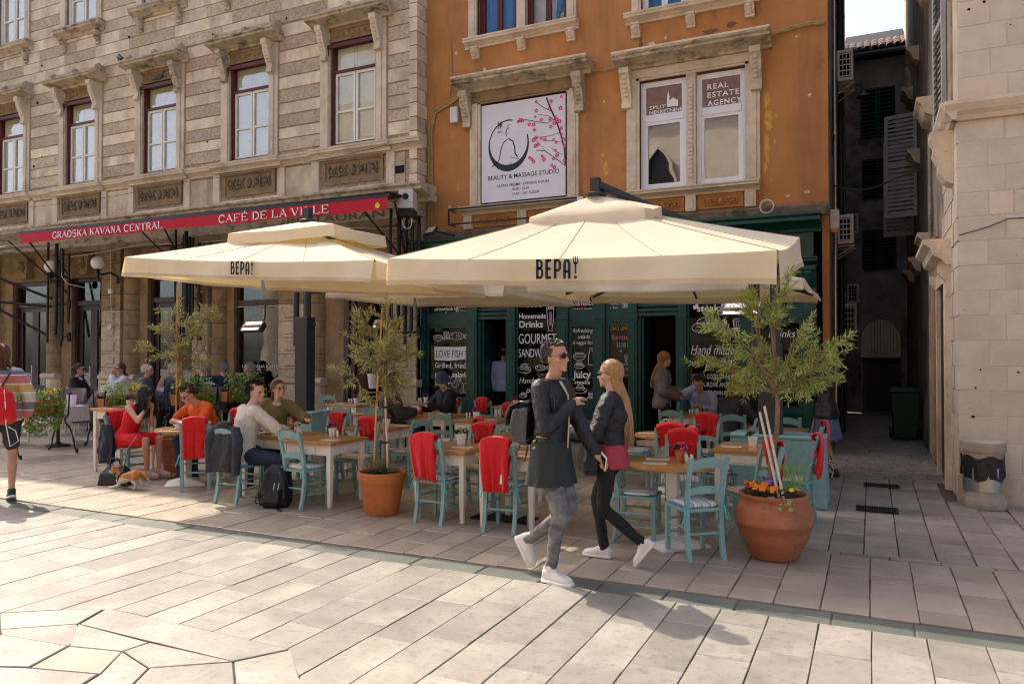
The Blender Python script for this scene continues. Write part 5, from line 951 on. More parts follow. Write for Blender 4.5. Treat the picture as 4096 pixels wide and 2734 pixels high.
globe(-19.15, 'white globe lamp on a black bracket left of the door mask'); globe(-17.33, 'white globe lamp on a black bracket right of the door mask')
# ---------------------------------------------------------------- cables and small fittings on the facades
def cable(pts, label, m=PLASTIC, r=.009, sub=6):
    q = []
    for a, b in zip(pts, pts[1:]):
        a, b = Vector(a), Vector(b); L_ = (b - a).length
        for k in range(sub): f = k / sub; q.append(a.lerp(b, f) - Vector((0, 0, .09 * L_ * f * (1 - f) * .35)))
    q.append(Vector(pts[-1])); t = MB(); t.tube(q, r, 5); return tag(t.build('wall_cable', m, smooth=True), label, 'cable', 'cables on the walls')
YEL = mat('yellowed cable bundle', (.36, .27, .10), .7, .25, 12)
cable([(-19.2, LY - .3, 4.1), (-16, LY - .3, 4.28), (-13, LY - .3, 4.2), (-10.4, LY - .3, 4.3), (-8.2, LY - .3, 4.12)], 'slack pale cable strung under the crimson awning')
cable([(-17.35, LY - .14, 4.2), (-17.36, LY - .13, 3.2), (-17.3, LY - .13, 2.3)], 'thin white cable hanging down the pilaster between two junction boxes')
for z, l in ((3.2, 'small white junction box high on the pilaster'), (2.3, 'small white junction box lower on the pilaster')): tag(MB().box(-17.42, -17.28, LY - .17, LY - .09, z - .07, z + .05).build('junction_box', PLASTIC, bevel=.01), l, 'electrical box')
cable([(-18.9, LY - .4, 4.3), (-18.8, LY - .45, 3.6), (-18.5, LY - .5, 3.4), (-18.2, LY - .1, 3.3)], 'tangled white cable looping beside the left globe lamp', r=.012)
cable([(-22, LY - .24, 5.62), (-18.2, LY - .24, 5.55), (-14.6, LY - .24, 5.68), (-11.5, LY - .24, 5.72), (-9, LY - .24, 5.86), (-8.25, LY - .24, 5.88)], 'thin grey wire running across the carved panels', CHAR, .006)
for k in range(3): cable([(-8.24 + .04 * k, OY - .04, 4.0), (-8.22 + .04 * k, OY - .05, 5.4 + .1 * k), (-8.24 + .04 * k, OY - .05, 6.2), (-8.12 + .03 * k, OY - .05, 6.62 - .03 * k), (-7.5, OY - .05, 6.86 - .03 * k)], ('outer', 'middle', 'inner')[k] + ' cable of the bundle climbing the corner of the orange house', YEL, .016, 5)
cable([(-7.72, OY - .03, 8.0), (-7.70, OY - .03, 7.2), (-7.75, OY - .03, 6.9), (-7.62, OY - .03, 6.5)], 'thin cable hanging on the orange wall above the white box', YEL, .012)
for k in range(2): cable([(-1.45, OY - .05, 7.02 - .03 * k), (-.95, OY - .05, 7.08 - .03 * k), (-.66, OY - .05, 7.06 - .03 * k)], ('upper', 'lower')[k] + ' yellow cable from the hood to the alley corner', YEL, .02)
cable([(-4.7, OY - .05, 6.9), (-4.4, OY - .05, 6.86), (-4.15, OY - .05, 6.88)], 'yellow cable between the two dark hoods', YEL, .02)
cable([(-7.9, OY - .2, 3.95), (-6.5, OY - .2, 3.92), (-5.4, OY - .2, 4.05), (-4.6, OY - .15, 4.05)], 'grey cable drooping from the floodlight along the plinth', CHAR, .01)
tag(MB().box(-7.70, -7.52, OY - .10, OY - .002, 6.30, 6.62).build('junction_box', PLASTIC, bevel=.012), 'white junction box on the orange wall beside the left bracket', 'electrical box')
tag(MB().box(-4.86, -4.74, OY - .36, OY - .30, 4.3, 4.5).build('junction_box', PLASTIC, bevel=.01), 'small white box hung on the black iron rail', 'electrical box')
t = thing('floodlight', 'small square floodlight aimed down beside the stone pillar', 'lamp', (-7.85, OY - .55, 4.05), -20); b = MB(); b.box(-.13, .13, -.03, .03, -.09, .09, T(rx=-40)); b.build('case', CHAR, t); b = MB(); b.box(-.115, .115, -.036, -.031, -.075, .075, T(rx=-40)); b.build('lens', PLASTIC, t); b = MB(); b.tube([(.05, .03, 0), (.12, .5, -.05)], .02, 6); b.build('arm', CHAR, t)
t = thing('wall_projector', 'grey projector box hung under the stone cornice by the orange house', 'projector', (-8.05, LY - .75, 4.4), 20); b = MB(); b.box(-.14, .14, -.15, .2, 0, .36); b.build('case', PLASTIC, t, bevel=.01); b = MB(); b.box(-.15, .15, -.16, .21, -.16, -.003); b.build('lower_case', BLACK, t, bevel=.01); b = MB(); b.lathe([(.06, 0), (.06, .02), (.04, .025)], 12, M=T(.0, -.15, .22, rx=90)); b.build('lens', DARK, t); b = MB(); b.tube([(-.14, .05, .2), (-.4, .1, .2)], .05, 8); b.build('arm', SOOT, t)
q = [(-1.55 + .11 * cos(R(30 * k)), OY - .2 - .004 * k, 4.06 + .11 * sin(R(30 * k))) for k in range(30)]; t = MB(); t.tube(q, .01, 5); tag(t.build('cable_coil', PLASTIC), 'white coil of cable lying on the ledge above the green cornice', 'cable coil')
q = [(-8.05 + .1 * cos(R(30 * k)), LY - .7 - .004 * k, 4.15 + .12 * sin(R(30 * k))) for k in range(22)]; t = MB(); t.tube(q, .01, 5); tag(t.build('cable_coil', PLASTIC), 'loop of white cable hanging below the grey projector', 'cable coil')
t = MB(); q = [(-.58 + .9 * k / 20 + .0, 14.2, 4.55 - .12 * sin(pi * k / 20)) for k in range(31)]; t.tube([(x, 14.2, z) for x, y, z in q], .012, 5); tag(t.build('alley_wire', CHAR), 'wire strung across the alley below the pale shutters', 'cable', 'cables on the walls')
# pigeons
def pigeon(x, y, z, rz, label):
    t = thing('pigeon', label, 'pigeon', (x, y, z), rz, 'pigeons on the facade'); b = MB(); b.tube([(0, -.20, .03), (0, -.12, .06), (0, -.02, .085), (0, .07, .11), (0, .11, .16), (0, .125, .205), (0, .15, .215), (0, .175, .205)], [.018, .04, .065, .06, .038, .032, .026, .006], 10); b.tube([(.03, 0, .04), (.03, .01, 0), (.03, .04, 0)], .007, 5); b.tube([(-.03, 0, .04), (-.03, .01, 0), (-.03, .04, 0)], .007, 5); b.build('body', mat('pigeon grey', (.10, .10, .13), .7, .4, 14), t, smooth=True)
    b = MB(); [b.tube([(s * .05, .05, .10), (s * .062, -.05, .085), (s * .03, -.17, .05)], [.02, .035, .01], 8, flat=.5) for s in (-1, 1)]; b.build('wings', mat('pigeon wing', (.20, .20, .22), .7, .3, 30), t, smooth=True)
pigeon(-15.72, LY - .08, 8.30, -75, 'grey pigeon sitting on the blind pelmet of a window'); pigeon(-16.72, LY - .4, 8.83, 60, 'dark pigeon perched on the end of a window hood')
# bins
t = thing('wheelie_bin', 'dark green wheelie bin standing in the alley by the right wall', 'bin', (.56, 16.2, 0)); PG = mat('dark green plastic', (.005, .035, .018), .45, .2, 4)
b = MB(); b.loft([[(-.2, -.24, .06), (.2, -.24, .06), (.2, .22, .06), (-.2, .22, .06)], [(-.25, -.29, .9), (.25, -.29, .9), (.25, .28, .9), (-.25, .28, .9)]]); b.build('body', PG, t, bevel=.015); b = MB(); b.box(-.275, .275, -.32, .3, .9, .935); b.loft([[(-.27, -.31, .937), (.27, -.31, .937), (.27, .29, .937), (-.27, .29, .937)], [(-.2, -.2, .985), (.2, -.2, .985), (.2, .2, .985), (-.2, .2, .985)]]); b.build('lid', PG, t, bevel=.01)
for s in (-1, 1): b = MB(); b.tube([(s * .2, .27, .1), (s * .26, .27, .1)], .1, 14); b.build('wheel', BLACK, t)
b = MB(); b.tube([(-.2, .3, .95), (-.2, .36, .97), (.2, .36, .97), (.2, .3, .95)], .018, 6); b.build('handle', PG, t)
t = thing('litter_bin', 'round stone and steel litter bin with a black liner against the cream wall', 'bin', (1.07, 9.46, 0)); CON = mat('stained concrete', (.36, .30, .23), .9, .25, 5, bump=.3, dirt=[((.15, .11, .07), 3, .5, .75)])
b = MB(); b.lathe([(.205, 0), (.21, .02), (.21, .09), (.19, .12)], 24); b.build('foot', CON, t, smooth=True); b = MB(); b.lathe([(.19, .12), (.195, .62)], 24); b.build('back_shell', CON, t, smooth=True); b = MB(); b.loft([[(.198 * cos(R(190 + 160 * k / 14)), .198 * sin(R(190 + 160 * k / 14)), z) for k in range(15)] for z in (.19, .44)], cap=False, close=False); b.build('steel_front', STEEL, t, smooth=True); b = MB(); b.lathe([(.21, .60), (.215, .62), (.215, .70), (.2, .71), (.1, .71)], 24); b.build('top_ring', CON, t, smooth=True)
b = MB(); b.loft([[((.205 + .012 * sin(k * 2.3 + z * 9)) * cos(R(360 * k / 26)), (.205 + .012 * sin(k * 2.3 + z * 9)) * sin(R(360 * k / 26)), z + .02 * sin(k * 1.3) - (.05 if 200 < 360 * k / 26 < 320 and z < .45 else 0)) for k in range(26)] for z in (.36, .40, .46, .52, .55)], cap=False); b.build('bin_liner', mat('black bin liner', (.012, .012, .014), .3, .3, 20, bump=.8, bsc=14), t, smooth=True)
# ---------------------------------------------------------------- terrace furniture
CUSHIONS = [stripes('blue striped cushion', [(3, (.70, .68, .62)), (1, (.20, .42, .50)), (2, (.70, .68, .62)), (1, (.35, .36, .36)), (1, (.62, .62, .58)), (2, (.12, .34, .48))], .075, 0), stripes('grey striped cushion', [(3, (.52, .47, .40)), (1, (.30, .28, .26)), (2, (.60, .55, .48)), (1, (.22, .24, .26))], .07, 0), stripes('zigzag cushion', [(2, (.68, .68, .66)), (1, (.35, .48, .58)), (2, (.66, .64, .60)), (1, (.45, .46, .48))], .09, 1, wob=.05)]
RIBBON = mat('turquoise ribbon', (.06, .52, .50), .5, .1, 9)
def chair_meshes():
    P = {}
    for s in (-1, 1):
        m = MB(); m.bar([(s * .150, -.215, 0), (s * .150, -.185, .12), (s * .150, -.165, .28), (s * .150, -.165, .42), (s * .152, -.185, .56), (s * .156, -.215, .70), (s * .158, -.255, .825)], .030, .036, (1, 0, 0)); P['rear_post%d' % s] = m.mesh('rear_post', TEAL)
        m = MB(); m.bar([(s * .160, .150, 0), (s * .160, .145, .39)], .034, .034, (0, 1, 0)); P['leg%d' % s] = m.mesh('leg', TEAL)
        for z in (.14, .25): m = MB(); m.tube([(s * .152, -.17, z + .01), (s * .160, .14, z)], .011, 6); P['stretcher%d%d' % (s, z * 100)] = m.mesh('stretcher', TEAL)
    for z in (.17, .28): m = MB(); m.tube([(-.15, .146, z), (.15, .146, z)], .011, 6); P['stretcherf%d' % (z * 100)] = m.mesh('stretcher', TEAL)
    m = MB(); m.tube([(-.14, -.168, .21), (.14, -.168, .21)], .011, 6); P['stretcherb'] = m.mesh('stretcher', TEAL)
    m = MB(); q = [(-.165, -.175), (.165, -.175), (.178, .05), (.178, .16), (.16, .175), (-.16, .175), (-.178, .16), (-.178, .05)]; m.loft([[(x, y, z) for x, y in q] for z in (.385, .41)]); P['seat'] = m.mesh('seat', TEAL)
    def rail(z0, z1, bow, y, lean):
        m = MB(); rr = []
        for k in range(9):
            x = -.142 + .284 * k / 8; b = bow * (1 - (x / .142) ** 2); c = .018 * (1 - (x / .142) ** 2); rr.append([(x, y - c - lean, z1 + b), (x, y - c + .016 - lean, z1 + b), (x, y - c + .016, z0 + b * .75), (x, y - c, z0 + b * .75)])
        m.loft(rr); return m
    P['top_rail'] = rail(.715, .79, .04, -.235, .022).mesh('top_rail', TEAL); P['back_slat'] = rail(.52, .575, .022, -.193, .008).mesh('back_slat', TEAL)
    for k, cm in enumerate(CUSHIONS):
        m = MB(); q = [(.155 * (abs(cos(a)) ** .35) * (1 if cos(a) > 0 else -1), .15 * (abs(sin(a)) ** .35) * (1 if sin(a) > 0 else -1)) for a in [2 * pi * (i + .5) / 24 for i in range(24)]]
        m.loft([[(x * s, y * s, z + .004 * sin(x * 30 + y * 21)) for x, y in q] for s, z in ((.93, .411), (1, .420), (1, .432), (.93, .444), (.5, .449))]); P['cushion%d' % k] = m.mesh('cushion', cm, smooth=True)
    for s in (-1, 1):
        m = MB(); x = s * .165; m.tube([(x, -.15, .43), (x + s * .02, -.18, .42), (x, -.205, .425), (s * .14, -.19, .43)], .006, 5); m.tube([(x + s * .01, -.19, .42), (x + s * .03, -.22, .36), (x + s * .05, -.21, .30)], .005, 4, flat=.5); m.tube([(x, -.2, .42), (x - s * .005, -.225, .37), (x + s * .01, -.23, .32)], .005, 4, flat=.5)
        P['ribbon%d' % s] = m.mesh('ribbon', RIBBON)
    return P
CM = chair_meshes()
def chair(x, y, rz, label, cushion=0, ribbon=True):
    t = thing('chair', label, 'chair', (x, y, 0), rz, 'teal wooden chairs on the terrace')
    for k, me in CM.items():
        if k.startswith('cushion'):
            if k != 'cushion%d' % cushion: continue
        if k.startswith('ribbon') and not ribbon: continue
        link(me.name.split('.')[0], me, t)
    return t
def blanket_mesh(seed, w, back, front, x0=0, fringe=True, twist=0):
    """fleece folded over the top rail, two layers falling behind and before it"""
    r = random.Random(seed); m = MB(); nx = 16; path = []; yb, zt = -.262, .842
    ns = 9
    for k in range(ns + 1): f = k / ns; path.append((-.205 - .04 * (1 - f) * (1 if front < .3 else 1.3) + .0, zt - .02 - front * (1 - f), 1 - f, 1))
    path += [(-.225, zt, 0, 0), (-.25, zt + .008, 0, 0), (-.275, zt, 0, 0)]
    for k in range(1, ns + 3): f = k / (ns + 2); path.append((-.288 - .015 * f + .05 * f * f, zt - .02 - back * f, f, -1))
    ph = [r.uniform(0, 6) for _ in range(4)]; rows = []
    for (yy, z, f, s) in path:
        row = []
        for i in range(nx + 1):
            u = i / nx; wv = (.010 * sin(u * 17 + ph[0]) + .008 * sin(u * 31 + ph[1] + f) + .014 * sin(u * 8 + ph[2])) * f
            x = x0 + (u - .5) * w * (1 - .10 * f + .03 * sin(ph[3] + f * 3)) + twist * f; zz = z + (.04 * (1 - (x / .16) ** 2) if abs(x) < .16 else 0) * (1 - f * .6) - (.012 * abs(sin(i * 1.9 + ph[0])) * f if (fringe and f > .93) else 0) - .03 * f * sin(u * 2.2 + ph[2])
            row.append((x, yy - (.03 if s < 0 else -.03) * 0 + wv * (1 if s >= 0 else -1) + .0, zz))
        rows.append(row)
    m.loft(rows, cap=False, close=False); me = m.mesh('blanket', RED, smooth=True); return me
def blanket(x, y, rz, label, seed=1, w=.24, back=.34, front=.25, x0=0, tagged=False, twist=0):
    o = link('blanket', blanket_mesh(seed, w, back, front, x0, True, twist)); o.location = (x, y, 0); o.rotation_euler = (0, 0, R(rz)); s = o.modifiers.new('thick', 'SOLIDIFY'); s.thickness = .012; s.offset = 0
    tag(o, label, 'blanket', 'red blankets over the chair backs')
    m = MB(); k = 0
    for i in range(16): u = x0 + (i / 15 - .5) * w * .88; m.tube([(u, -.255, .842 - back + .0), (u + .003, -.257, .842 - back - .035)], [.006, .002], 4)
    m.build('fringe', RED, o)
    if tagged: m = MB(); m.add([(x0 + .06, -.285, .55), (x0 + .11, -.29, .555), (x0 + .10, -.287, .47), (x0 + .05, -.28, .465)], [(0, 1, 2, 3)]); m.build('care_tag', WHITE, o)
    return o
def table(x, y, w, d, label, rz=0, h=.70, drawers=(0,), rungs=False):
    t = thing('table', label, 'table', (x, y, 0), rz, 'white tables with pine tops'); a, b = w / 2, d / 2; n = max(3, round(d / .14))
    for k in range(n): MB().box(-a - .03, a + .03, -b - .03 + (d + .06) * k / n + .0007, -b - .03 + (d + .06) * (k + 1) / n - .0007, h - .035, h).build('top_plank', WOOD, t, bevel=.003)
    for s in (-1, 1):
        for q in (-1, 1): m = MB(); X, Y = s * (a - .027), q * (b - .027); m.loft([[(X + i * e, Y + j * e, z) for i, j in ((-1, -1), (1, -1), (1, 1), (-1, 1))] for e, z in ((.019, 0), (.027, .35), (.027, h - .036))]); m.build('leg', WHITE, t, bevel=.003)
    for (p, q, r_, s) in ((-a + .055, a - .055, -b + .012, -b + .03), (-a + .055, a - .055, b - .03, b - .012), (-a + .012, -a + .03, -b + .055, b - .055), (a - .03, a - .012, -b + .055, b - .055)): MB().box(p, q, r_, s, h - .145, h - .036).build('apron', WHITE, t)
    for k in (-1, 1): MB().prism([(k * (a - .16), h - .037), (k * (a - .05), h - .037), (k * (a - .07), h - .075), (k * (a - .13), h - .075)], b - .01, b + .012).build('corner_block', WOOD, t)
    m = MB(); m.box(-.12, .12, -b + .002, -b + .011, h - .13, h - .052); dr = m.build('drawer_front', WHITE, t, bevel=.004); MB().ball((0, -b - .012, h - .09), .014, 8, 6).build('knob', WHITE, dr, smooth=True)
    m = MB(); m.box(a - .011, a - .002, -.12, .12, h - .13, h - .052); dr = m.build('drawer_front', WHITE, t, bevel=.004); MB().ball((a + .012, 0, h - .09), .014, 8, 6).build('knob', WHITE, dr, smooth=True)
    if rungs:
        for z in (.25, .48): [MB().box(-a + .02, a - .02, s * (b - .027) - .012, s * (b - .027) + .012, z, z + .03).build('rung', WOOD if z > .3 else WHITE, t) for s in (-1, 1)]; [MB().box(s * (a - .027) - .012, s * (a - .027) + .012, -b + .06, b - .06, z, z + .03).build('rung', WOOD if z > .3 else WHITE, t) for s in (-1, 1)]
    return t
def round_table(x, y, r, label, h=.70):
    t = thing('round_table', label, 'table', (x, y, 0), 0, 'round pine tables')
    m = MB(); m.lathe([(r - .01, h - .036), (r, h - .03), (r, h - .006), (r - .008, h)], 36); m.build('tabletop', WOOD, t, smooth=True); m = MB(); m.box(-.048, .048, -.048, .048, .05, h - .037); m.build('column', WHITE, t, bevel=.004)
    m = MB(); m.loft([[(-e, -e, z), (e, -e, z), (e, e, z), (-e, e, z)] for e, z in ((.23, 0), (.23, .018), (.07, .075), (.055, .08))], M=T(rz=45)); m.build('base', WHITE, t); return t
# small things on the tables ---------------------------------------------------------------
PORC = mat('white porcelain', (.78, .77, .74), .25, .03, 4); TIN = mat('zinc pot', (.55, .52, .47), .4, .15, 5, metal=.6)
def flower_pot(x, y, z, col, label, pot=PORC, s=1.0, n=26, tagd=False):
    t = thing('flower_pot', label, 'flower pot', (x, y, z), 0, 'small flower pots on the tables'); r = random.Random(int(x * 97 + y * 31))
    m = MB(); m.lathe([(.032 * s, 0), (.043 * s, .075 * s), (.046 * s, .076 * s), (.046 * s, .086 * s), (.040 * s, .086 * s), (.036 * s, .078 * s)], 16); m.build('pot', pot, t, smooth=True)
    m = MB()
    for k in range(22): a, e = r.uniform(0, 6.28), r.uniform(.2, 1.1); q = Vector((cos(a) * cos(e), sin(a) * cos(e), sin(e))); c = Vector((0, 0, .085 * s)) + q * .05 * s; u = q.orthogonal().normalized() * .016 * s; m.add([c - u, c + q * .02 * s, c + u, c - q * .02 * s], [(0, 1, 2, 3)])
    m.build('leaves', LEAFDARK, t)
    if col:
        m = MB()
        for k in range(n):
            a, e = r.uniform(0, 6.28), r.uniform(.1, 1.45); c = Vector((cos(a) * cos(e) * .052, sin(a) * cos(e) * .052, .098 + sin(e) * .048)) * s
            for j in range(4): q = Vector((r.uniform(-1, 1), r.uniform(-1, 1), r.uniform(-.3, 1))).normalized(); u = q.orthogonal().normalized(); w = q.cross(u); m.add([c + q * .005 * s + (u * cos(R(72 * i)) + w * sin(R(72 * i))) * .0095 * s + q * r.uniform(-.004, .004) for i in range(5)], [tuple(range(5))])
        m.build('flowers', PETAL[col], t)
    if tagd: m = MB(); m.lathe([(.018, 0), (.018, .003)], 12, M=T(.046, -.02, .07, rx=90, rz=20)); m.build('price_tag', WHITE, t)
def setting(x, y, z, rz, label):
    t = thing('place_setting', label, 'napkin', (x, y, z), rz, 'folded napkins with cutlery'); m = MB(); m.box(-.10, .10, -.055, .055, .0005, .006); m.build('napkin', WHITE, t, bevel=.002)
    m = MB(); m.bar([(-.085, .015, .009), (.03, .017, .010)], .007, .003); m.bar([(.03, .017, .010), (.085, .018, .012)], .016, .003); m.build('knife', STEEL, t); m = MB(); m.bar([(-.08, -.02, .009), (.03, -.02, .010)], .006, .003); [m.bar([(.03, -.02 + .006 * k, .01), (.08, -.02 + .006 * k, .014)], .003, .002) for k in (-1, 0, 1)]; m.build('fork', STEEL, t)
def shakers(x, y, z, label):
    t = thing('shaker_pair', label, 'salt shakers', (x, y, z), 20, 'steel salt and pepper shakers')
    for s in (-1, 1): m = MB(); m.lathe([(.017, 0), (.018, .07), (.014, .08), (.004, .084)], 12, (s * .022, 0, 0)); m.build('shaker', STEEL, t, smooth=True)
def coffee(x, y, z, label, spoon=True):
    t = thing('coffee_cup', label, 'cup', (x, y, z), 0, 'white coffee cups'); m = MB(); m.lathe([(.03, 0), (.065, .008), (.068, .012), (.03, .006)], 20); m.build('saucer', PORC, t, smooth=True); m = MB(); m.lathe([(.022, .008), (.034, .04), (.037, .065), (.034, .065), (.03, .04), (.02, .014)], 18); m.tube([(.034, 0, .055), (.058, 0, .052), (.056, 0, .03), (.031, 0, .028)], .005, 5); m.build('cup', PORC, t, smooth=True); m = MB(); m.box(-.012, .012, -.038, -.035, .028, .05); m.build('printed_square', INK, t)
    if spoon: m = MB(); m.tube([(.01, .01, .02), (-.03, .0, .10)], .003, 4); m.build('spoon', STEEL, t)
GL = glass('drinking glass', (.95, .95, .93), .08); WINE = mat('pale wine', (.60, .42, .06), .2, .05, 5)
def wineglass(x, y, z, label, fill=True):
    t = thing('wine_glass', label, 'glass', (x, y, z), 0, 'drinking glasses'); m = MB(); m.lathe([(.03, 0), (.004, .008), (.004, .07), (.024, .10), (.028, .15), (.024, .19)], 14, cap=False); m.build('glass', GL, t, smooth=True)
    if fill: m = MB(); m.lathe([(.005, .078), (.022, .102), (.026, .14)], 12); m.build('wine', WINE, t, smooth=True)
def tumbler(x, y, z, label): m = MB(); m.lathe([(.028, 0), (.032, .10), (.029, .10), (.025, .006)], 14, cap=False); o = m.build('tumbler', GL, smooth=True); o.location = (x, y, z); tag(o, label, 'glass', 'drinking glasses')
# ---------------------------------------------------------------- placing: x, y, turn, cushion, label, blanket
for (x, y, rz, cu, lab, bl) in [
    (-3.85, 6.43, -3, 0, 'teal chair tucked under the front table left of the walkers, nearest of two draped ones', ('red blanket on the chair under the table with the white flower pot, near side', 1, .28, .40, .25, -.03)),
    (-3.09, 6.38, 3, 0, 'teal chair right behind the walking person in black, its blanket carrying a paper tag', ('red blanket with a white paper tag on the chair next to the walkers', 2, .28, .42, .25, -.01)),
    (-3.86, 7.12, 180, 1, 'teal chair on the far side of the front table with the white flower pot', ('red blanket spread across the chair beyond the white flower pot', 3, .27, .22, .16, 0)),
    (-4.02, 8.05, -75, 1, 'teal chair turned sideways at the left end of the small table by the walkers', ('red blanket on the sideways chair behind the white flower pot', 4, .24, .26, .18, 0)),
    (-5.05, 10.2, 172, 1, 'teal chair on the far side of the table with the magenta flowers in the middle', ('red blanket on the chair beyond the magenta flowers', 5, .25, .2, .16, 0)),
    (-6.0, 11.7, -5, 0, 'teal chair drawn up to the table before the shop door', ('red blanket farthest back, on the chair before the shop door', 6, .24, .2, .16, 0)),
    (-5.55, 12.72, 178, 0, 'teal chair with its back to the shop window beside the red flowers', None),
    (-5.32, 9.1, 0, 1, 'bare teal chair seen from behind at the table with the magenta flowers', None),
    (-5.27, 7.98, 82, 1, 'tall looking bare teal chair side on behind the middle olive tree', None),
    (-6.6, 9.35, 0, 1, 'teal chair under the man in the brown jacket', None),
    (-7.12, 9.3, -4, 0, 'bare teal chair seen from behind left of the middle olive tree, farther of two', None),
    (-6.48, 8.32, 8, 1, 'bare teal chair seen from behind left of the middle olive tree, nearer of two', None),
    (-5.48, 7.22, 180, 1, 'teal chair across the table from the empty zigzag chair', ('red blanket on the chair across from the zigzag cushion', 7, .26, .3, .2, 0)),
    (-5.52, 6.42, -8, 2, 'empty teal chair with a white zigzag cushion beside the black rucksack', None),
    (-6.36, 6.30, 0, 2, 'teal chair the man in the cream shirt sits on, a dark jacket over its back', None),
    (-7.45, 6.66, 46, 2, 'teal chair at the round coffee table with a long red blanket', ('long red blanket hanging almost to the seat by the dark jacket', 8, .27, .42, .2, -.01)),
    (-8.93, 6.88, -84, 1, 'teal chair the woman in the red dress sits on', ('red blanket behind the woman in the red dress', 9, .25, .42, .2, 0)),
    (-7.9, 7.62, 190, 1, 'teal chair behind the man in the orange shirt', ('red blanket behind the man in the orange shirt', 10, .28, .3, .2, 0)),
    (-6.93, 7.55, 196, 1, 'teal chair of the woman in the olive jacket', ('red blanket behind the woman in the olive jacket', 12, .25, .3, .2, 0)),
    (-6.32, 7.66, 172, 1, 'teal chair the woman in the olive jacket rests her arm on', ('red blanket under the outstretched arm of the woman in olive', 11, .25, .3, .2, 0)),
    (-9.5, 11.9, 0, 0, 'teal chair far back before the dark street door', None),
    (-1.32, 6.22, 40, 0, 'teal chair nearest the big terracotta pot with a bold blue striped cushion', None),
    (-1.86, 6.52, -84, 0, 'teal chair beside the woman walking in black, facing the round table', ('red blanket hanging behind the woman walking in black', 13, .25, .42, .2, 0)),
    (-1.66, 7.35, 194, 1, 'teal chair across the round table with pink flowers, nearest of three in a line', ('red blanket nearest the pink flowers on the round table', 14, .30, .3, .22, 0)),
    (-1.96, 7.98, 188, 1, 'teal chair between the two round tables', ('red blanket just behind the one nearest the pink flowers', 15, .30, .2, .18, 0)),
    (-1.93, 9.5, 172, 1, 'teal chair beyond the round table with white flowers', ('red blanket beyond the white flowers in the yellow pot', 16, .30, .26, .2, 0)),
    (-1.46, 8.0, -66, 0, 'teal chair turned sideways at the left of the square table', ('red blanket bunched on the sideways chair by the square table', 17, .24, .34, .2, 0)),
    (-2.62, 11.0, 2, 0, 'bare teal chair seen from behind before the man with his hand to his face', None),
    (-1.68, 10.6, 0, 0, 'teal chair under the woman in the black leather jacket', None),
    (-1.55, 9.75, 95, 0, 'teal chair side on before the woman in the black leather jacket', None),
    (-1.0, 6.95, 128, 1, 'teal chair right behind the flowers of the big terracotta pot', ('red blanket right behind the big terracotta pot', 18, .22, .34, .2, 0)),
    (-.74, 9.25, 84, 0, 'teal chair at the alley edge of the terrace, the farther of two', ('long red blanket on the farther alley side chair', 19, .18, .42, .2, .03)),
    (-.72, 7.75, 82, 0, 'teal chair at the alley edge of the terrace, the nearer of two', ('dark red bunched blanket on the nearer alley side chair', 20, .17, .36, .2, .03)),
    (-.98, 10.4, 0, 0, 'bare teal chair before the woman in the black quilted jacket', None),
    (-2.68, 9.25, -82, 0, 'bare teal chair side on, left of the round table with white flowers', ('red blanket on the side on chair left of the white flowers', 23, .2, .3, .2, 0)),
    (-6.3, 10.62, 168, 1, 'teal chair under the woman in the blue hat', ('red blanket behind the woman in the blue hat', 21, .26, .3, .2, 0)),
    (-8.55, 11.9, 175, 0, 'teal chair left of the man in the brown jacket, against the dark door', ('red blanket far back beside the man in brown', 22, .25, .2, .16, 0)),
    (-2.45, 12.35, 180, 0, 'teal chair under the man with his hand to his face', None), (-1.62, 11.75, 178, 0, 'teal chair under the dark haired woman in black', None)]:
    chair(x, y, rz, lab, cu, ribbon=y < 8)
    if bl: blanket(x, y, rz, *bl[:1], seed=bl[1], w=bl[2], back=bl[3], front=bl[4], x0=bl[5], tagged=(bl[1] in (2, 9)), twist=.02 if bl[1] == 1 else 0)
table(-9.5, 7.25, .56, .56, 'tall white table with wooden rungs behind the woman in red', h=.88, rungs=True)
round_table(-7.8, 6.82, .37, 'round coffee table between the woman in red and the man in orange')
table(-6.28, 6.85, .68, .56, 'table before the man in the cream shirt, with glasses and cups')
table(-5.50, 6.68, .66, .60, 'table with the magenta pot beside the black rucksack')
table(-8.75, 11.4, .66, .6, 'far table with magenta flowers before the dark street door'); table(-7.0, 9.85, .6, .6, 'table half hidden behind the left parasol post'); table(-5.75, 8.1, .6, .6, 'table behind the middle olive tree with a magenta pot')
table(-6.05, 9.95, .66, .6, 'table where the man in brown and the woman in the hat eat'); table(-7.75, 12.35, .7, .56, 'table against the green shopfront left of the door'); table(-5.02, 9.62, .66, .6, 'table with the magenta flowers in the middle of the terrace')
table(-3.83, 6.66, .56, .60, 'front table with the white flower pot left of the walkers'); table(-3.08, 6.62, .56, .60, 'front table directly behind the walking person in black'); table(-3.6, 7.95, .6, .56, 'small table with one napkin behind the walkers')
round_table(-1.56, 6.5, .37, 'round table with the pink flowers in an orange pot'); round_table(-2.18, 8.75, .36, 'round table with the white flowers in a yellow pot')
table(-1.12, 7.9, .58, .58, 'square table with a succulent beside the big terracotta pot'); table(-2.5, 11.75, .62, .56, 'table before the man with his hand to his face'); table(-1.62, 11.2, .6, .5, 'table between the two women in black'); table(-5.75, 12.2, .6, .5, 'table with red flowers before the shop door'); table(-1.05, 9.9, .6, .5, 'table behind the wide teal box')
Z = .7005
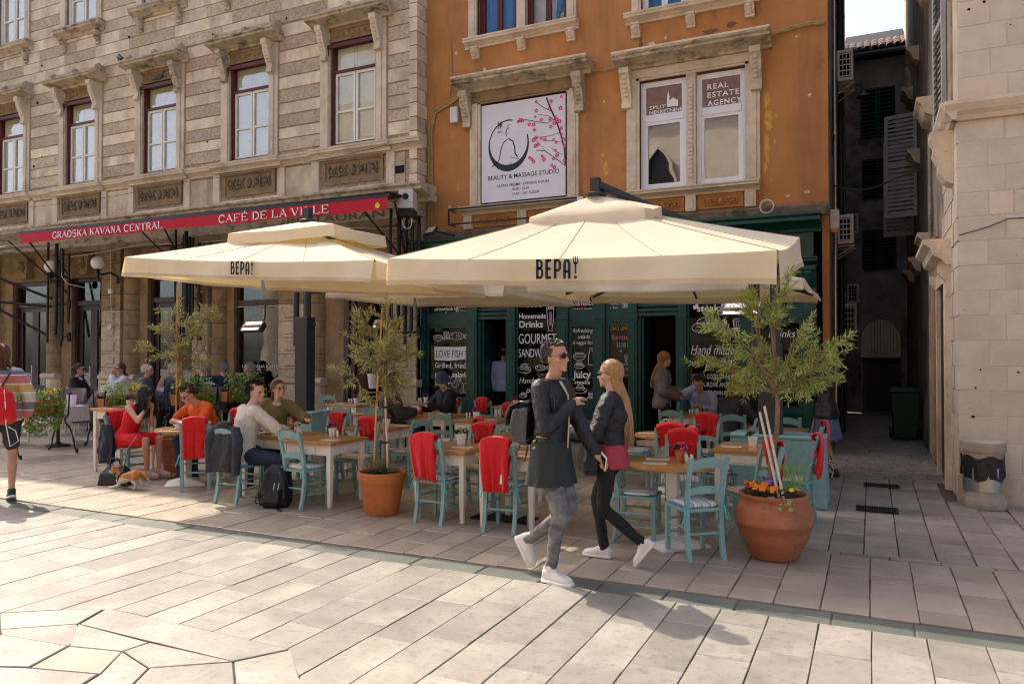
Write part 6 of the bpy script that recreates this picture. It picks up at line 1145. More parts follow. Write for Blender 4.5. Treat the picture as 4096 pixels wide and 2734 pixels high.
for a in [(-9.32, 7.2, .8805, 'magenta', 'magenta flowers in a zinc pot behind the woman in red', TIN, 1.25), (-5.52, 6.85, Z, 'magenta', 'magenta flowers in a white pot on the table by the rucksack', PORC, 1.1), (-6.15, 6.98, Z, 'white', 'cream flowers beside the two wine glasses', PORC, .85), (-7.95, 7.0, Z, 'white', 'cream flowers before the man in the orange shirt', PORC, .8), (-8.72, 11.5, Z, 'magenta', 'magenta flowers on the far table before the dark door', PORC, 1.1), (-5.62, 8.05, Z, 'magenta', 'dark magenta flowers behind the middle olive trunk', PORC, 1.1), (-6.95, 9.9, Z, 'pink', 'pink flowers left of the middle olive tree', PORC, 1), (-7.72, 12.35, Z, 'magenta', 'magenta flowers on the table against the shopfront', PORC, 1.1), (-5.12, 9.55, Z, 'magenta', 'magenta flowers in a white pot in the middle of the terrace', PORC, 1.15), (-3.84, 6.83, Z, 'white', 'cream flowers in a white pot on the front table', PORC, 1.25), (-1.50, 6.55, Z, 'pink', 'bright pink flowers in an orange pot on the round table', TERRA, 1.15), (-2.2, 8.85, Z, 'white', 'white flowers in a yellow pot on the far round table', mat('yellow pot', (.75, .48, .02), .4, .05, 3), 1.1), (-1.1, 8.0, Z, None, 'small green succulent in a white pot on the square table', PORC, 1.1), (-2.42, 11.7, Z, 'yellow', 'yellow flowers before the man with his hand to his face', PORC, 1.0), (-5.75, 12.2, Z, 'red', 'dark red flowers in a white pot before the shop door', PORC, 1.15), (-1.1, 9.9, Z, 'pink', 'pink flowers behind the parasol post by the olive tree', PORC, 1.0)]: flower_pot(*a[:5], pot=a[5], s=a[6], tagd=a[4].startswith(('bright', 'dark magenta', 'magenta flowers in a zinc')))
for k, (x, y, rz, l) in enumerate([(-3.70, 6.60, 8, 'napkin with cutlery beside the white flower pot'), (-5.30, 6.55, 5, 'napkin with cutlery on the table by the rucksack'), (-6.1, 6.66, 3, 'napkin at the right of the man in the cream shirt'), (-3.55, 7.95, 0, 'single napkin on the small table behind the walkers'), (-4.88, 9.5, 3, 'napkin beside the magenta flowers in the middle'), (-1.68, 6.36, 10, 'napkin on the near side of the pink flowers'), (-1.72, 6.62, 12, 'napkin on the far side of the pink flowers'), (-1.36, 6.62, 30, 'small napkin at the right edge of the pink flower table'), (-2.4, 8.72, 5, 'napkin at the left of the white flowers'), (-1.28, 7.82, 4, 'napkin left of the succulent'), (-.95, 8.05, 4, 'napkin right of the succulent'), (-5.85, 7.95, 0, 'napkin behind the middle olive tree'), (-5.5, 8.2, 0, 'second napkin on the table behind the middle olive tree'), (-8.9, 11.3, 0, 'napkin on the far table before the dark door'), (-8.5, 11.45, 0, 'second napkin on the far table before the dark door'), (-7.1, 9.75, 0, 'napkin left of the pink flowers'), (-5.58, 12.15, 0, 'napkin beside the dark red flowers'), (-2.95, 6.55, 4, 'napkin on the table directly behind the walking person'), (-7.95, 12.3, 0, 'napkin on the table against the shopfront'), (-1.3, 9.85, 0, 'napkin beside the pink flowers behind the post')]): setting(x, y, Z, rz, l)
for x, y, l in [(-5.42, 6.78, 'steel shakers beside the magenta pot by the rucksack'), (-8.85, 11.5, 'steel shakers far back by the dark door'), (-5.28, 9.6, 'steel shakers beside the middle magenta flowers'), (-7.85, 12.35, 'steel shakers on the table against the shopfront'), (-2.52, 11.7, 'steel shakers beside the yellow flowers'), (-3.0, 6.72, 'steel shakers on the table behind the walkers'), (-7.08, 9.95, 'steel shakers beside the pink flowers at left'), (-1.42, 6.5, 'steel shakers beside the pink flowers in the orange pot')]: shakers(x, y, Z, l)
coffee(-7.74, 6.62, Z, 'white coffee cup on the round table by the woman in red'); coffee(-6.42, 6.72, Z, 'white coffee cup under the hand of the man in the cream shirt', False); coffee(-6.2, 6.78, Z, 'tall white cup with a spoon between the wine glasses'); coffee(-6.02, 6.84, Z, 'white coffee cup right of the wine glasses')
wineglass(-6.24, 6.95, Z, 'wine glass of pale wine, left one on the cream shirt table'); wineglass(-6.05, 6.76, Z, 'wine glass of pale wine, right one on the cream shirt table')
tumbler(-2.3, 11.72, Z, 'empty tumbler beside the yellow flowers'); tumbler(-2.36, 11.66, Z, 'second empty tumbler, nearer, by the yellow flowers')
m = MB(); m.lathe([(.032, 0), (.034, .02), (.034, .16), (.014, .20), (.014, .23)], 12); o = m.build('water_bottle', mat('blue bottle', (.10, .25, .40), .15, .1, 4), smooth=True); o.location = (-2.72, 11.7, Z); tag(o, 'blue water bottle left of the man with his hand to his face', 'bottle'); m = MB(); m.lathe([(.016, .23), (.016, .25)], 10); m.build('cap', UPVC, o)
m = MB(); m.lathe([(.09, 0), (.12, .012), (.122, .016), (.09, .006)], 24); o = m.build('dinner_plate', PORC, smooth=True); o.location = (-6.1, 10.05, Z); tag(o, 'white plate of food before the woman in the blue hat', 'plate'); m = MB(); rr = random.Random(3); [m.ball((rr.uniform(-.06, .06), rr.uniform(-.06, .06), .02), rr.uniform(.012, .022), 6, 4) for k in range(14)]; m.build('food', PETAL['orange'], o)['kind'] = 'stuff'; m = MB(); [m.ball((rr.uniform(-.03, .05), rr.uniform(-.03, .03), .04), .015, 5, 4) for k in range(6)]; m.build('salad', IVY, o)['kind'] = 'stuff'
m = MB(); m.lathe([(.03, 0), (.04, .05), (.037, .05), (.027, .006)], 14); o = m.build('red_cup', mat('red glaze', (.30, .01, .01), .3, .1, 4), smooth=True); o.location = (-6.28, 9.9, Z); tag(o, 'dark red cup before the man in the brown jacket', 'cup')
m = MB(); m.box(-.13, .13, -.10, .10, 0, .008); o = m.build('menu_folder', INK); o.location = (-9.55, 7.2, .8805); tag(o, 'black menu folder lying on the tall table', 'menu')
# ---------------------------------------------------------------- plants
def leaf(m, p, d, nrm, l, w, bend=.15):
    d = d.normalized(); s = d.cross(nrm)
    s = s.normalized() if s.length > 1e-5 else d.orthogonal().normalized(); n = s.cross(d)
    m.add([p, p + d * l * .45 + s * w * .5, p + d * l - n * l * bend, p + d * l * .45 - s * w * .5], [(0, 1, 2, 3)])
def rv(r, lo=-1): return Vector((r.uniform(-1, 1), r.uniform(-1, 1), r.uniform(lo, 1)))
def olive(loc, label, trunk, cc, rad, seed, limbs, twigs, leafm, ll=.055, sparse=1.0, lean=(0, 0)):
    r = random.Random(seed); t = thing('olive_tree', label, 'tree', loc, 0, 'potted olive trees on the terrace')
    tp = [Vector(p) for p in trunk]; m = MB(); m.tube(tp, [.024 - .008 * k / (len(tp) - 1) for k in range(len(tp))], 8); m.build('trunk', BARK, t, smooth=True)
    br = MB(); lf = MB(); C = Vector(cc); fork = tp[-1]
    def twig(p, d, n, l):
        q = [p]; 
        for k in range(n): d = (d + rv(r) * .22 + Vector((0, 0, .05))).normalized(); q.append(q[-1] + d * l)
        br.tube(q, [.005, .0015] if n == 1 else [.006 - .0045 * k / n for k in range(n + 1)], 4)
        for a, b in zip(q, q[1:]):
            for f in (.15, .5, .85):
                if r.random() > .93 * sparse: continue
                P_ = a.lerp(b, f); dd = (b - a).normalized(); o = dd.orthogonal().normalized(); o.rotate(Quaternion(dd, r.uniform(0, 6.28)))
                for s in (-1, 1): leaf(lf, P_, dd * .75 + o * s * .8 + rv(r) * .25, rv(r), ll * r.uniform(.7, 1.25), ll * .22, r.uniform(-.1, .25))
        leaf(lf, q[-1], d, rv(r), ll, ll * .2)
    for i in range(limbs):
        a = 2 * pi * (i + r.uniform(-.3, .3)) / limbs; tgt = C + Vector((cos(a) * rad[0] * r.uniform(.55, .95), sin(a) * rad[1] * r.uniform(.5, .95), r.uniform(-.75, .9) * rad[2]))
        if i % 4 == 3: tgt = C + Vector((cos(a) * rad[0] * .3, sin(a) * rad[1] * .3, rad[2] * r.uniform(.7, 1.05)))
        mid = fork.lerp(tgt, .5) + Vector((0, 0, r.uniform(-.08, .12))) + rv(r) * .06; q = [fork, fork.lerp(mid, .5) + rv(r) * .02, mid, mid.lerp(tgt, .5) + rv(r) * .04, tgt]
        br.tube(q, [.012, .010, .008, .006, .004], 5)
        for k in range(twigs):
            f = r.uniform(.3, 1); s_ = min(3, int(f * 4)); p = q[s_].lerp(q[s_ + 1], f * 4 - s_); d = (p - C); d = Vector((d.x / rad[0], d.y / rad[1], d.z / rad[2])).normalized() * .7 + rv(r, -.6); twig(p, d.normalized(), r.choice([3, 4, 4, 5]), .045)
    br.build('branches', BARK, t); o = lf.build('crown', leafm, t); o['kind'] = 'stuff'
    return t
t = olive((-4.56, 6.45, 0), 'slender potted olive tree in the middle, tied to a bamboo cane', [(.02, 0, .38), (.03, 0, .7), (.035, .01, 1.0), (.045, 0, 1.25)], (-.03, 0, 1.68), (.43, .40, .42), 4, 12, 8, OLIVE, .074)
MB().tube([(-.09, -.02, .38), (-.05, -.02, 1.2), (.02, -.03, 2.08)], .011, 6).build('cane', CANE, t); MB().tube([(.09, -.02, .38), (.06, -.02, 1.0), (.045, -.02, 1.42)], .010, 6).build('stake', STAKE, t); [MB().lathe([(.04, 0), (.04, .02)], 10, (.045, -.01, z)).build('tie', BLACK, t) for z in (.72, 1.08)]
m = MB(); m.tube([(.02, 0, 1.25), (-.02, 0, 1.4), (-.01, .0, 1.62), (.03, .0, 1.95)], [.014, .012, .01, .006], 6); m.build('leader', BARK, t, smooth=True)
t = olive((-8.7, 7.5, 0), 'sparse olive tree at the left behind the woman in red, with a tall cane', [(0, 0, .45), (.02, 0, .9), (.04, 0, 1.25), (.03, 0, 1.52)], (.02, 0, 1.90), (.66, .5, .42), 9, 10, 7, OLIVE, .085, .95)
MB().tube([(-.05, -.02, .45), (-.04, -.02, 2.6)], .012, 6).build('cane', CANE, t)
t = olive((-.72, 6.42, 0), 'bushy bright olive tree in the big terracotta pot at the right', [(-.04, .06, .45), (-.03, .06, .75), (.02, .05, 1.02), (.03, .04, 1.24), (.02, .03, 1.32)], (-.02, .02, 1.76), (.62, .55, .44), 21, 14, 13, OLIVE2, .058)
for k, (a, b) in enumerate((((.05, -.10, .5), (-.10, -.05, 1.17)), ((.09, -.12, .48), (-.06, -.08, 1.22)))): MB().tube([a, b], .011, 6).build('stake', STAKE, t)
# pots
def pot(x, y, prof, m, label, soil, rim=True):
    o = MB(); o.lathe(prof, 40); ob = o.build('planter_pot', m, smooth=True); ob.location = (x, y, 0); tag(ob, label, 'plant pot', 'terracotta pots of the olive trees'); s = MB(); s.lathe([(soil[0], soil[1] - .02), (soil[0], soil[1]), (.02, soil[1] + .02)], 24); s.build('soil', SOIL, ob); return ob
pm = pot(-4.56, 6.45, [(.01, 0), (.165, 0), (.175, .015), (.222, .325), (.224, .33), (.240, .332), (.248, .35), (.252, .425), (.246, .43), (.226, .43), (.222, .40), (.01, .39)], TERRA, 'smooth orange terracotta pot of the middle olive tree', (.222, .405))
m = MB(); m.add([(-.20, -.155, .405), (-.185, -.173, .405), (-.185, -.173, .38), (-.20, -.155, .38)], [(0, 1, 2, 3)]); m.build('price_sticker', WHITE, pm)
pot(-.72, 6.42, [(.01, 0), (.165, 0), (.185, .02), (.255, .16), (.262, .17), (.268, .185), (.292, .28), (.300, .285), (.302, .30), (.298, .32), (.296, .40), (.288, .415), (.282, .42), (.278, .44), (.262, .47), (.262, .48), (.272, .49), (.272, .515), (.250, .52), (.245, .49), (.01, .47)], TERRAOLD, 'big ribbed old terracotta pot at the right with pansies', (.25, .49))
pot(-8.7, 7.5, [(.01, 0), (.20, 0), (.26, .38), (.28, .39), (.285, .48), (.26, .48), (.25, .45), (.01, .44)], TERRAOLD, 'brown pot of the left olive tree half hidden behind the woman in red', (.25, .455))
def blossom(m, c, n_, s, r, k=5):
    n_ = n_.normalized(); u = n_.orthogonal().normalized(); w = n_.cross(u)
    for i in range(k):
        a = R(360 / k * i); d = u * cos(a) + w * sin(a); p = c + d * s * .5; e = n_.cross(d)
        m.add([c, p + e * s * .42, c + d * s + n_ * s * r.uniform(-.1, .3), p - e * s * .42], [(0, 1, 2, 3)])
def clump(name, label, cat, loc, spots, seed, group, tufts=True):
    """mixed bedding: leaf rosettes with flowers; spots = (x, y, z, colour, n, spread, flower size)"""
    r = random.Random(seed); t = thing(name, label, cat, loc, 0, group); lv = MB()
    for (x, y, z, col, n, sp, fs) in spots:
        c = Vector((x, y, z))
        for k in range(n * 5): d = rv(r, .05).normalized(); leaf(lv, c + d * sp * r.uniform(.2, .9), d + rv(r) * .4, rv(r), .035 * r.uniform(.7, 1.4), .018)
        if col:
            f = MB()
            for k in range(n): d = rv(r, .2); d.z = abs(d.z) + .15; d = d.normalized(); blossom(f, c + Vector((d.x * sp, d.y * sp, d.z * sp * .8)) + Vector((0, 0, .012)), d + Vector((0, -.5, .3)), fs * r.uniform(.8, 1.2), r)
            f.build(col + '_flowers', PETAL[col], t)
    lv.build('leaves', LEAFDARK, t)['kind'] = 'stuff'; return t
t = clump('bedding_plants', 'orange pansies, red and lilac flowers in the big terracotta pot', 'flowers', (-.72, 6.42, .50), [(-.16, -.08, .02, 'red', 7, .07, .026), (-.10, -.10, .04, 'orange', 8, .08, .036), (.03, -.13, .02, 'orange', 5, .07, .03), (-.02, .04, .06, 'lilac', 8, .08, .024), (.15, -.08, .02, 'yellow', 4, .06, .022), (-.18, .04, .04, 'orange', 5, .06, .026)], 5, 'flowers planted under the olive trees')
r = random.Random(8); m = MB()
for k in range(420): a = r.uniform(0, 6.28); b = Vector((.14 + cos(a) * .05, .0 + sin(a) * .05, 0)); h = r.uniform(.05, .24); d = rv(r, .4); leaf(m, b + Vector((d.x * .04, d.y * .04, h)), d + Vector((0, 0, .8)), rv(r), .05, .005)
m.build('feathery_foliage', IVY, t)['kind'] = 'stuff'
m = MB()
for k in range(34): leaf(m, Vector((r.uniform(-.02, .16), -.2 - r.uniform(0, .06), r.uniform(-.10, .03))), Vector((r.uniform(-.6, .6), -.6, r.uniform(-.9, .1))), Vector((0, -1, .4)) + rv(r) * .4, .05, .04)
m.build('trailing_ivy', IVYEDGE, t)
t = clump('bedding_plants', 'grey green thyme and parsley in the smooth orange pot', 'herbs', (-4.56, 6.45, .42), [(.10, -.08, .0, None, 14, .07, 0), (-.02, -.12, .0, None, 8, .05, 0)], 6, 'flowers planted under the olive trees')
GREYH = mat('thyme', (.20, .20, .11), .8, .4, 30, obj=True, rand=False); m = MB(); mt = MB()
for cx in (-.15, .17, 0, -.05):
    for k in range(26):
        d = Vector((cx * 3 + r.uniform(-.7, .7), r.uniform(-.8, .5), r.uniform(.5, 1.2))).normalized(); p = Vector((cx * .8, r.uniform(-.08, .06), 0)); q = p + d * r.uniform(.08, .19); mt.tube([p, p.lerp(q, .5) + rv(r) * .01, q], .0018, 3)
        for j in range(12): leaf(m, p.lerp(q, .2 + .07 * j), rv(r), rv(r), .014, .005)
m.build('thyme_leaves', GREYH, t)['kind'] = 'stuff'; mt.build('thyme_stems', BARK, t)
# planters on scrolled iron stands
def ivy(m, m2, c, sx, sy, drop, n, r, face=(.6, -.8), up=.17):
    for k in range(n):
        u, v = r.uniform(-1, 1), r.random(); top = v < .4; x = c[0] + sx * r.uniform(-1, 1) * (1 if top else .95); y = c[1] + sy * r.uniform(-1, 1); z = c[2] + (r.uniform(0, up) * (1 - abs(u) ** 2 * .4) if top else -drop * r.random() ** .8 * (1 - .55 * abs((y - c[1]) / sy) ** 2))
        if not top: x = c[0] + (sx + r.uniform(-.02, .06)) * (1 if r.random() < .8 else -1)
        d = Vector((face[0] + r.uniform(-.7, .7), face[1] * .6 + r.uniform(-.9, .5), r.uniform(-.9, .5))); n_ = Vector((face[0], face[1], .5)) + rv(r) * .7; p = Vector((x, y, z)); l = r.uniform(.03, .062); d.normalize(); s = d.cross(n_).normalized(); q = m2 if r.random() < .25 else m
        q.add([p, p + d * l * .2 + s * l * .5, p + d * l * .55 + s * l * .28, p + d * l, p + d * l * .55 - s * l * .28, p + d * l * .2 - s * l * .5], [(0, 1, 2, 3, 4, 5)])
def planter(y, label, seed, drop, flowers, n=650, L_=.72, up=.17):
    r = random.Random(seed); t = thing('flower_stand', label, 'planter', (-12.12, y, 0), 0, 'iron stands with trough planters'); t.scale = (1, 1, 1.1)
    for s in (-1, 1):
        for e in (-1, 1): m = MB(); yy = s * (L_ / 2 + .03); m.tube([(e * .33, yy, .03), (e * .29, yy, .10), (e * .27, yy, .2), (e * .19, yy, .36), (e * .06, yy, .44), (e * .05, yy, .5), (e * .13, yy, .56), (e * .15, yy, .85), (e * .17, yy, .90), (e * .2, yy, .88)], .014, 6); m.tube([(e * .33, yy, .03), (e * .37, yy, .02), (e * .38, yy, .05), (e * .35, yy, .065)], .016, 6); m.build('leg', BLACK, t, smooth=True)
    for e in (-1, 1): MB().bar([(e * .14, -L_ / 2 - .03, .56), (e * .14, L_ / 2 + .03, .56)], .012, .012).build('rail', BLACK, t)
    m = MB(); m.loft([[(a * w, b * (L_ / 2 - .02), z) for a, b in ((-1, -1), (1, -1), (1, 1), (-1, 1))] for w, z in ((.09, .57), (.125, .77), (.14, .77), (.14, .80), (.115, .80), (.11, .77))]); m.build('trough', TERRA, t)
    a, b = MB(), MB(); ivy(a, b, (0, 0, .80), .15, L_ * .44, drop, int(n * 1.5), r, up=up); a.build('ivy', IVY, t)['kind'] = 'stuff'; b.build('variegated_ivy', IVYEDGE, t)['kind'] = 'stuff'
    for col, yy, k, fs in flowers:
        f = MB(); e = MB()
        for i in range(k): c = Vector((r.uniform(-.1, .14), yy + r.uniform(-.12, .12), .86 + r.uniform(0, .10))); nn = Vector((.4, -.9, .35)) + rv(r) * .4; blossom(f, c, nn, fs, r, 5); blossom(e, c + nn.normalized() * .006, nn, fs * .35, r, 4)
        f.build(col + '_flowers', PETAL[col], t)['kind'] = 'stuff'; e.build('flower_eyes', PETAL['purple' if col != 'purple' else 'yellow'], t)['kind'] = 'stuff'
    return t
planter(7.65, 'ivy planter with yellow pansies on an iron stand nearest the left walker', 1, .52, [('yellow', -.3, 5, .045), ('yellow', .22, 12, .045), ('purple', .36, 8, .04)], 900, .85)
planter(9.2, 'planter with white and yellow pansies behind the woman in red', 2, .16, [('white', -.28, 16, .04), ('yellow', .25, 14, .045)], 620, .85, .24)
planter(10.75, 'planter with a small conifer and orange pansies behind the left olive tree', 3, .42, [('yellow', -.32, 10, .035), ('white', .32, 10, .03)], 800, .9, .30)
planter(12.1, 'planter overflowing with bright ivy before the cafe window', 4, .30, [], 900, 1.1, .34)
m = MB(); r = random.Random(2)
for k in range(700): h = r.random(); a = r.uniform(0, 6.28); w = .085 * (1 - h) + .01; p = Vector((w * cos(a), w * sin(a), .80 + h * .40)); leaf(m, p, Vector((cos(a), sin(a), 1.6)) + rv(r) * .3, rv(r), .05, .010)
o = m.build('conifer', LEAFDARK); o.location = (-12.12, 10.85, 0); tag(o, 'small green conifer standing in the trough behind the left olive tree', 'shrub')
def trailing(x, y, z0, z1, label, seed):
    r = random.Random(seed); t = thing('trailing_plant', label, 'plant', (x, y, 0), 0, 'thin climbers beside the left parasol post'); m = MB(); s = MB()
    for k in range(7):
        q = [Vector((r.uniform(-.12, .12), r.uniform(-.05, .05), z1))]
        for i in range(9): q.append(q[-1] + Vector((r.uniform(-.06, .06), r.uniform(-.04, .04), -(z1 - z0) / 9)))
        s.tube(q, .004, 4)
        for p in q:
            for j in range(5): leaf(m, p + rv(r) * .02, rv(r), rv(r), .045, .022)
    s.build('stems', BARK, t); m.build('leaves', IVY, t)['kind'] = 'stuff'
    b = MB(); b.lathe([(.08, z0 - .28), (.11, z0 - .04), (.115, z0)], 14); b.build('pot', PLASTIC, t, smooth=True)
trailing(-8.55, 11.8, 1.25, 1.85, 'wispy climber right of the left parasol post', 3); trailing(-10.3, 11.9, .95, 1.6, 'wispy red stemmed climber left of the parasol post', 5)
# wicker chairs, tables and cushions of the cafe on the left
WICK = mat('grey wicker', (.24, .20, .17), .8, .35, 60, st=(1, 1, 2.5), bump=.9, bsc=90)
def wicker(x, y, rz, label):
    t = thing('wicker_chair', label, 'chair', (x, y, 0), rz, 'grey wicker chairs of the cafe'); m = MB(); rr = []
    for k in range(15): a = R(200 - 220 * k / 14 + 0); rr.append([(.29 * cos(a), -.02 + .27 * sin(a) * -1, z) for z in (.36, .92 - (.24 if k in (0, 1, 13, 14) else .1 if k in (2, 12) else 0))])
    m.loft(rr, cap=False, close=False); o = m.build('backrest', WICK, t, smooth=True); s = o.modifiers.new('thick', 'SOLIDIFY'); s.thickness = .035
    m = MB(); m.box(-.27, .27, -.24, .27, .36, .42); m.build('seat', WICK, t, bevel=.015)
    for a in (-1, 1):
        for b in (-1, 1): MB().tube([(a * .24, b * .22, .36), (a * .26, b * .24, 0)], .014, 6).build('leg', STEEL, t)
for k, (x, y, rz, l) in enumerate([(-14.0, 8.3, 200, 'grey wicker chair nearest the square, behind the first ivy planter'), (-15.6, 9.4, 170, 'grey wicker chair at the far left edge of the cafe'), (-14.6, 9.9, 200, 'grey wicker chair with a white menu beside it, second row'), (-13.2, 9.3, 150, 'grey wicker chair behind the floral tablecloth'), (-15.4, 10.7, 0, 'grey wicker chair under the woman in the black blazer'), (-14.9, 11.7, 180, 'grey wicker chair under the woman in the white jacket'), (-13.6, 10.9, 10, 'grey wicker chair under the man in the grey cardigan'), (-13.0, 11.6, 0, 'grey wicker chair under the white haired man in navy'), (-12.9, 12.0, 30, 'grey wicker chair behind the ivy under the man in dark blue'), (-16.6, 11.2, 160, 'grey wicker chair with a patterned cushion against the facade'), (-14.2, 12.1, 180, 'grey wicker chair under the man in the tan jacket')]): wicker(x, y, rz, l)
def cafe_table(x, y, label):
    t = thing('cafe_table', label, 'table', (x, y, 0), 0, 'cafe tables with floral cloths'); m = MB(); m.lathe([(.2, 0), (.2, .02), (.05, .05), (.03, .1), (.03, .66)], 16); m.build('pedestal', BLACK, t, smooth=True); m = MB(); m.box(-.33, .33, -.33, .33, .66, .69); m.build('tabletop', PLASTIC, t)
FLORAL = mat('floral cloth', (.66, .60, .55), .85, .06, 4, dirt=[((.42, .05, .06), 9, .60, .64), ((.16, .20, .08), 13, .63, .67), ((.50, .22, .20), 7, .64, .68)])
for k, (x, y, l) in enumerate([(-13.0, 8.6, 'cafe table under the floral cloth beside the first planter'), (-14.9, 11.15, 'cafe table between the two women in sunglasses'), (-13.7, 11.5, 'cafe table between the seated elderly men')]):
    cafe_table(x, y, l); m = MB(); q = lambda e, z, w: [(a * (.34 + e) + w * sin(9 * b), b * (.34 + e) + w * cos(9 * a), z) for a, b in [(-1 + 2 * i / 6, -1) for i in range(6)] + [(1, -1 + 2 * i / 6) for i in range(6)] + [(1 - 2 * i / 6, 1) for i in range(6)] + [(-1, 1 - 2 * i / 6) for i in range(6)]]
    m.loft([q(.02, .44, .015), q(.005, .60, .006), q(0, .70, 0)], cap=False); m.add(q(0, .702, 0), [tuple(range(24))]); o = m.build('floral_tablecloth', FLORAL, smooth=False); o.location = (x, y, 0); tag(o, ('white floral cloth hanging beside the first planter', 'white floral cloth between the two women in sunglasses', 'white floral cloth between the elderly men')[k], 'tablecloth', 'floral tablecloths')
    for j, dx in enumerate((-.15, .2)[:2 if k < 2 else 1]):
        m = MB(); m.prism([(-.07, 0), (.07, 0), (.07, .2), (-.07, .2)], -.002, .002, T(rx=8)); m.prism([(-.07, 0), (.07, 0), (.07, .2), (-.07, .2)], .03, .034, T(rx=-8)); o = m.build('menu_card', mat('pale menu card', (.70, .62, .74), .6, .08, 30)); o.location = (x + dx, y + .1 * j, .705); o.rotation_euler = (0, 0, R(20)); tag(o, ('white menu card standing on the ' + ('first', 'women\'s', 'men\'s')[k] + ' floral cloth, ' + ('left', 'right')[j] + ' one'), 'menu', 'menu cards on the cafe tables')
m = MB(); m.box(-.2, .2, -.05, .05, 0, .3); o = m.build('cushion', stripes('triangle cushion', [(1, (.75, .75, .75)), (1, (.05, .25, .40)), (1, (.7, .7, .72)), (1, (.2, .22, .26))], .16, 0, wob=.25), bevel=.03); o.location = (-16.3, 11.2, .62); o.rotation_euler = (R(-12), 0, R(-30)); tag(o, 'cushion with blue and white triangles on the wicker chair by the facade', 'cushion')
# ---------------------------------------------------------------- people
def skin(name, c): return mat(name, c, .55, .08, 12, spec=.35, dirt=[((c[0] * .9, c[1] * .62, c[2] * .55), 16, .56, .8, (1, 1, 1), .5)])
SK = dict(fair=skin('fair skin', (.60, .35, .25)), tan=skin('tanned skin', (.50, .26, .165)), red=skin('ruddy skin', (.54, .28, .20)), dark=skin('brown skin', (.20, .09, .055)))
def cloth(n, c, bump=.35, bsc=34, **k): return mat(n, c, k.pop('rough', .85), .14, 18, bump=bump, bsc=bsc, **k)
LEATHER = mat('black leather', (.012, .012, .014), .36, .3, 9, bump=.8, bsc=20, bst=(1, 1, 2.2), spec=.45)
HAIRC = {k: mat(k + ' hair', c, .45, .35, 40, st=(1, 1, .2), spec=.5) for k, c in dict(black=(.010, .008, .007), dark=(.022, .013, .008), brown=(.055, .026, .013), chestnut=(.10, .038, .016), blond=(.37, .20, .075), strawberry=(.34, .14, .035), grey=(.36, .34, .32), white=(.62, .60, .58), ash=(.16, .09, .045)).items()}
SUNGL = mat('dark lenses', (.006, .006, .008), .12, .1, 5, spec=.8)
CLOUD = bpy.data.textures.new('folds', 'CLOUDS'); CLOUD.noise_scale = .075; CLOUD.noise_depth = 2
def remesh(mb, name, m, parent, vox=.012, it=3, fold=0):
    me = mb.mesh(name, m); o = bpy.data.objects.new(name, me); COL.objects.link(o)
    q = o.modifiers.new('r', 'REMESH'); q.mode = 'VOXEL'; q.voxel_size = vox
    q = o.modifiers.new('s', 'SMOOTH'); q.factor = .5; q.iterations = it
    if fold: q = o.modifiers.new('d', 'DISPLACE'); q.texture = CLOUD; q.strength = fold; q.mid_level = .5; q.texture_coords = 'LOCAL'
    n = bpy.data.meshes.new_from_object(o.evaluated_get(bpy.context.evaluated_depsgraph_get())); bpy.data.objects.remove(o); bpy.data.meshes.remove(me)
    n.name = name; n.polygons.foreach_set('use_smooth', [True] * len(n.polygons)); n.materials.clear(); n.materials.append(m)
    return link(name, n, parent)
def ik(a, b, l1, l2, pole):
    d = b - a; L_ = min(d.length, (l1 + l2) * .998); u = d.normalized(); x = (l1 * l1 - l2 * l2 + L_ * L_) / (2 * L_); h = sqrt(max(0, l1 * l1 - x * x)); p = pole - u * pole.dot(u); p.normalize(); return a + u * x + p * h
def seg(m, a, b, r0, r1, n=12):
    m.tube([a, a.lerp(b, .33), a.lerp(b, .66), b], [r0, r0 * .7 + r1 * .3 + .003, r0 * .35 + r1 * .65, r1], n); m.ball(b, r1, 10, 6); m.ball(a, r0, 10, 6)
def hand(m, W_, d, pn, thumb, s, curl):
    """palm, four unequal bent fingers and a thumb leaving the side of the palm"""
    d = d.normalized(); pn = (pn - d * pn.dot(d)).normalized(); sd = d.cross(pn) * thumb
    q = lambda a, w, t: [W_ + d * a + sd * w * x + pn * t * y for x, y in ((-1, -.6), (-.6, -1), (.6, -1), (1, -.6), (1, .6), (.6, 1), (-.6, 1), (-1, .6))]
    m.loft([q(-.02 * s, .024 * s, .019 * s), q(.02 * s, .034 * s, .017 * s), (q(.06 * s, .040 * s, .014 * s)), q(.088 * s, .039 * s, .012 * s)])
    for k, (w, l) in enumerate(((.030, .068), (.010, .078), (-.011, .072), (-.031, .056))):
        p = W_ + d * .075 * s + sd * w * s; c = d.copy(); pts = [p]; cu = curl * (1 + .12 * k)
        for j, f in enumerate((.28, .40, .32, .28)):
            if j: c = (c * cos(cu * .6) + pn * sin(cu * .6)); c.normalize()
            pts.append(pts[-1] + c * l * f * s); 
        m.tube(pts, [.0095 * s, .0095 * s, .0088 * s, .0082 * s, .006 * s], 7)
    p = W_ + d * .02 * s + sd * .030 * s; c = (d * .75 + sd * .75 + pn * .25).normalized(); e = (d + pn * (.3 + curl * .5) + sd * .1).normalized(); m.tube([p, p + c * .035 * s, p + c * .035 * s + e * .03 * s, p + c * .035 * s + e * .052 * s], [.013 * s, .0115 * s, .0105 * s, .007 * s], 7)
HEADR = [(0, .062, .030, .020), (.012, .080, .012, .034), (.03, .090, -.012, .047), (.058, .092, -.042, .057), (.088, .092, -.066, .064), (.112, .088, -.082, .068), (.135, .090, -.092, .071), (.16, .092, -.098, .073), (.185, .082, -.095, .070), (.208, .058, -.078, .056), (.222, .028, -.05, .034), (.227, .0, -.02, .01)]
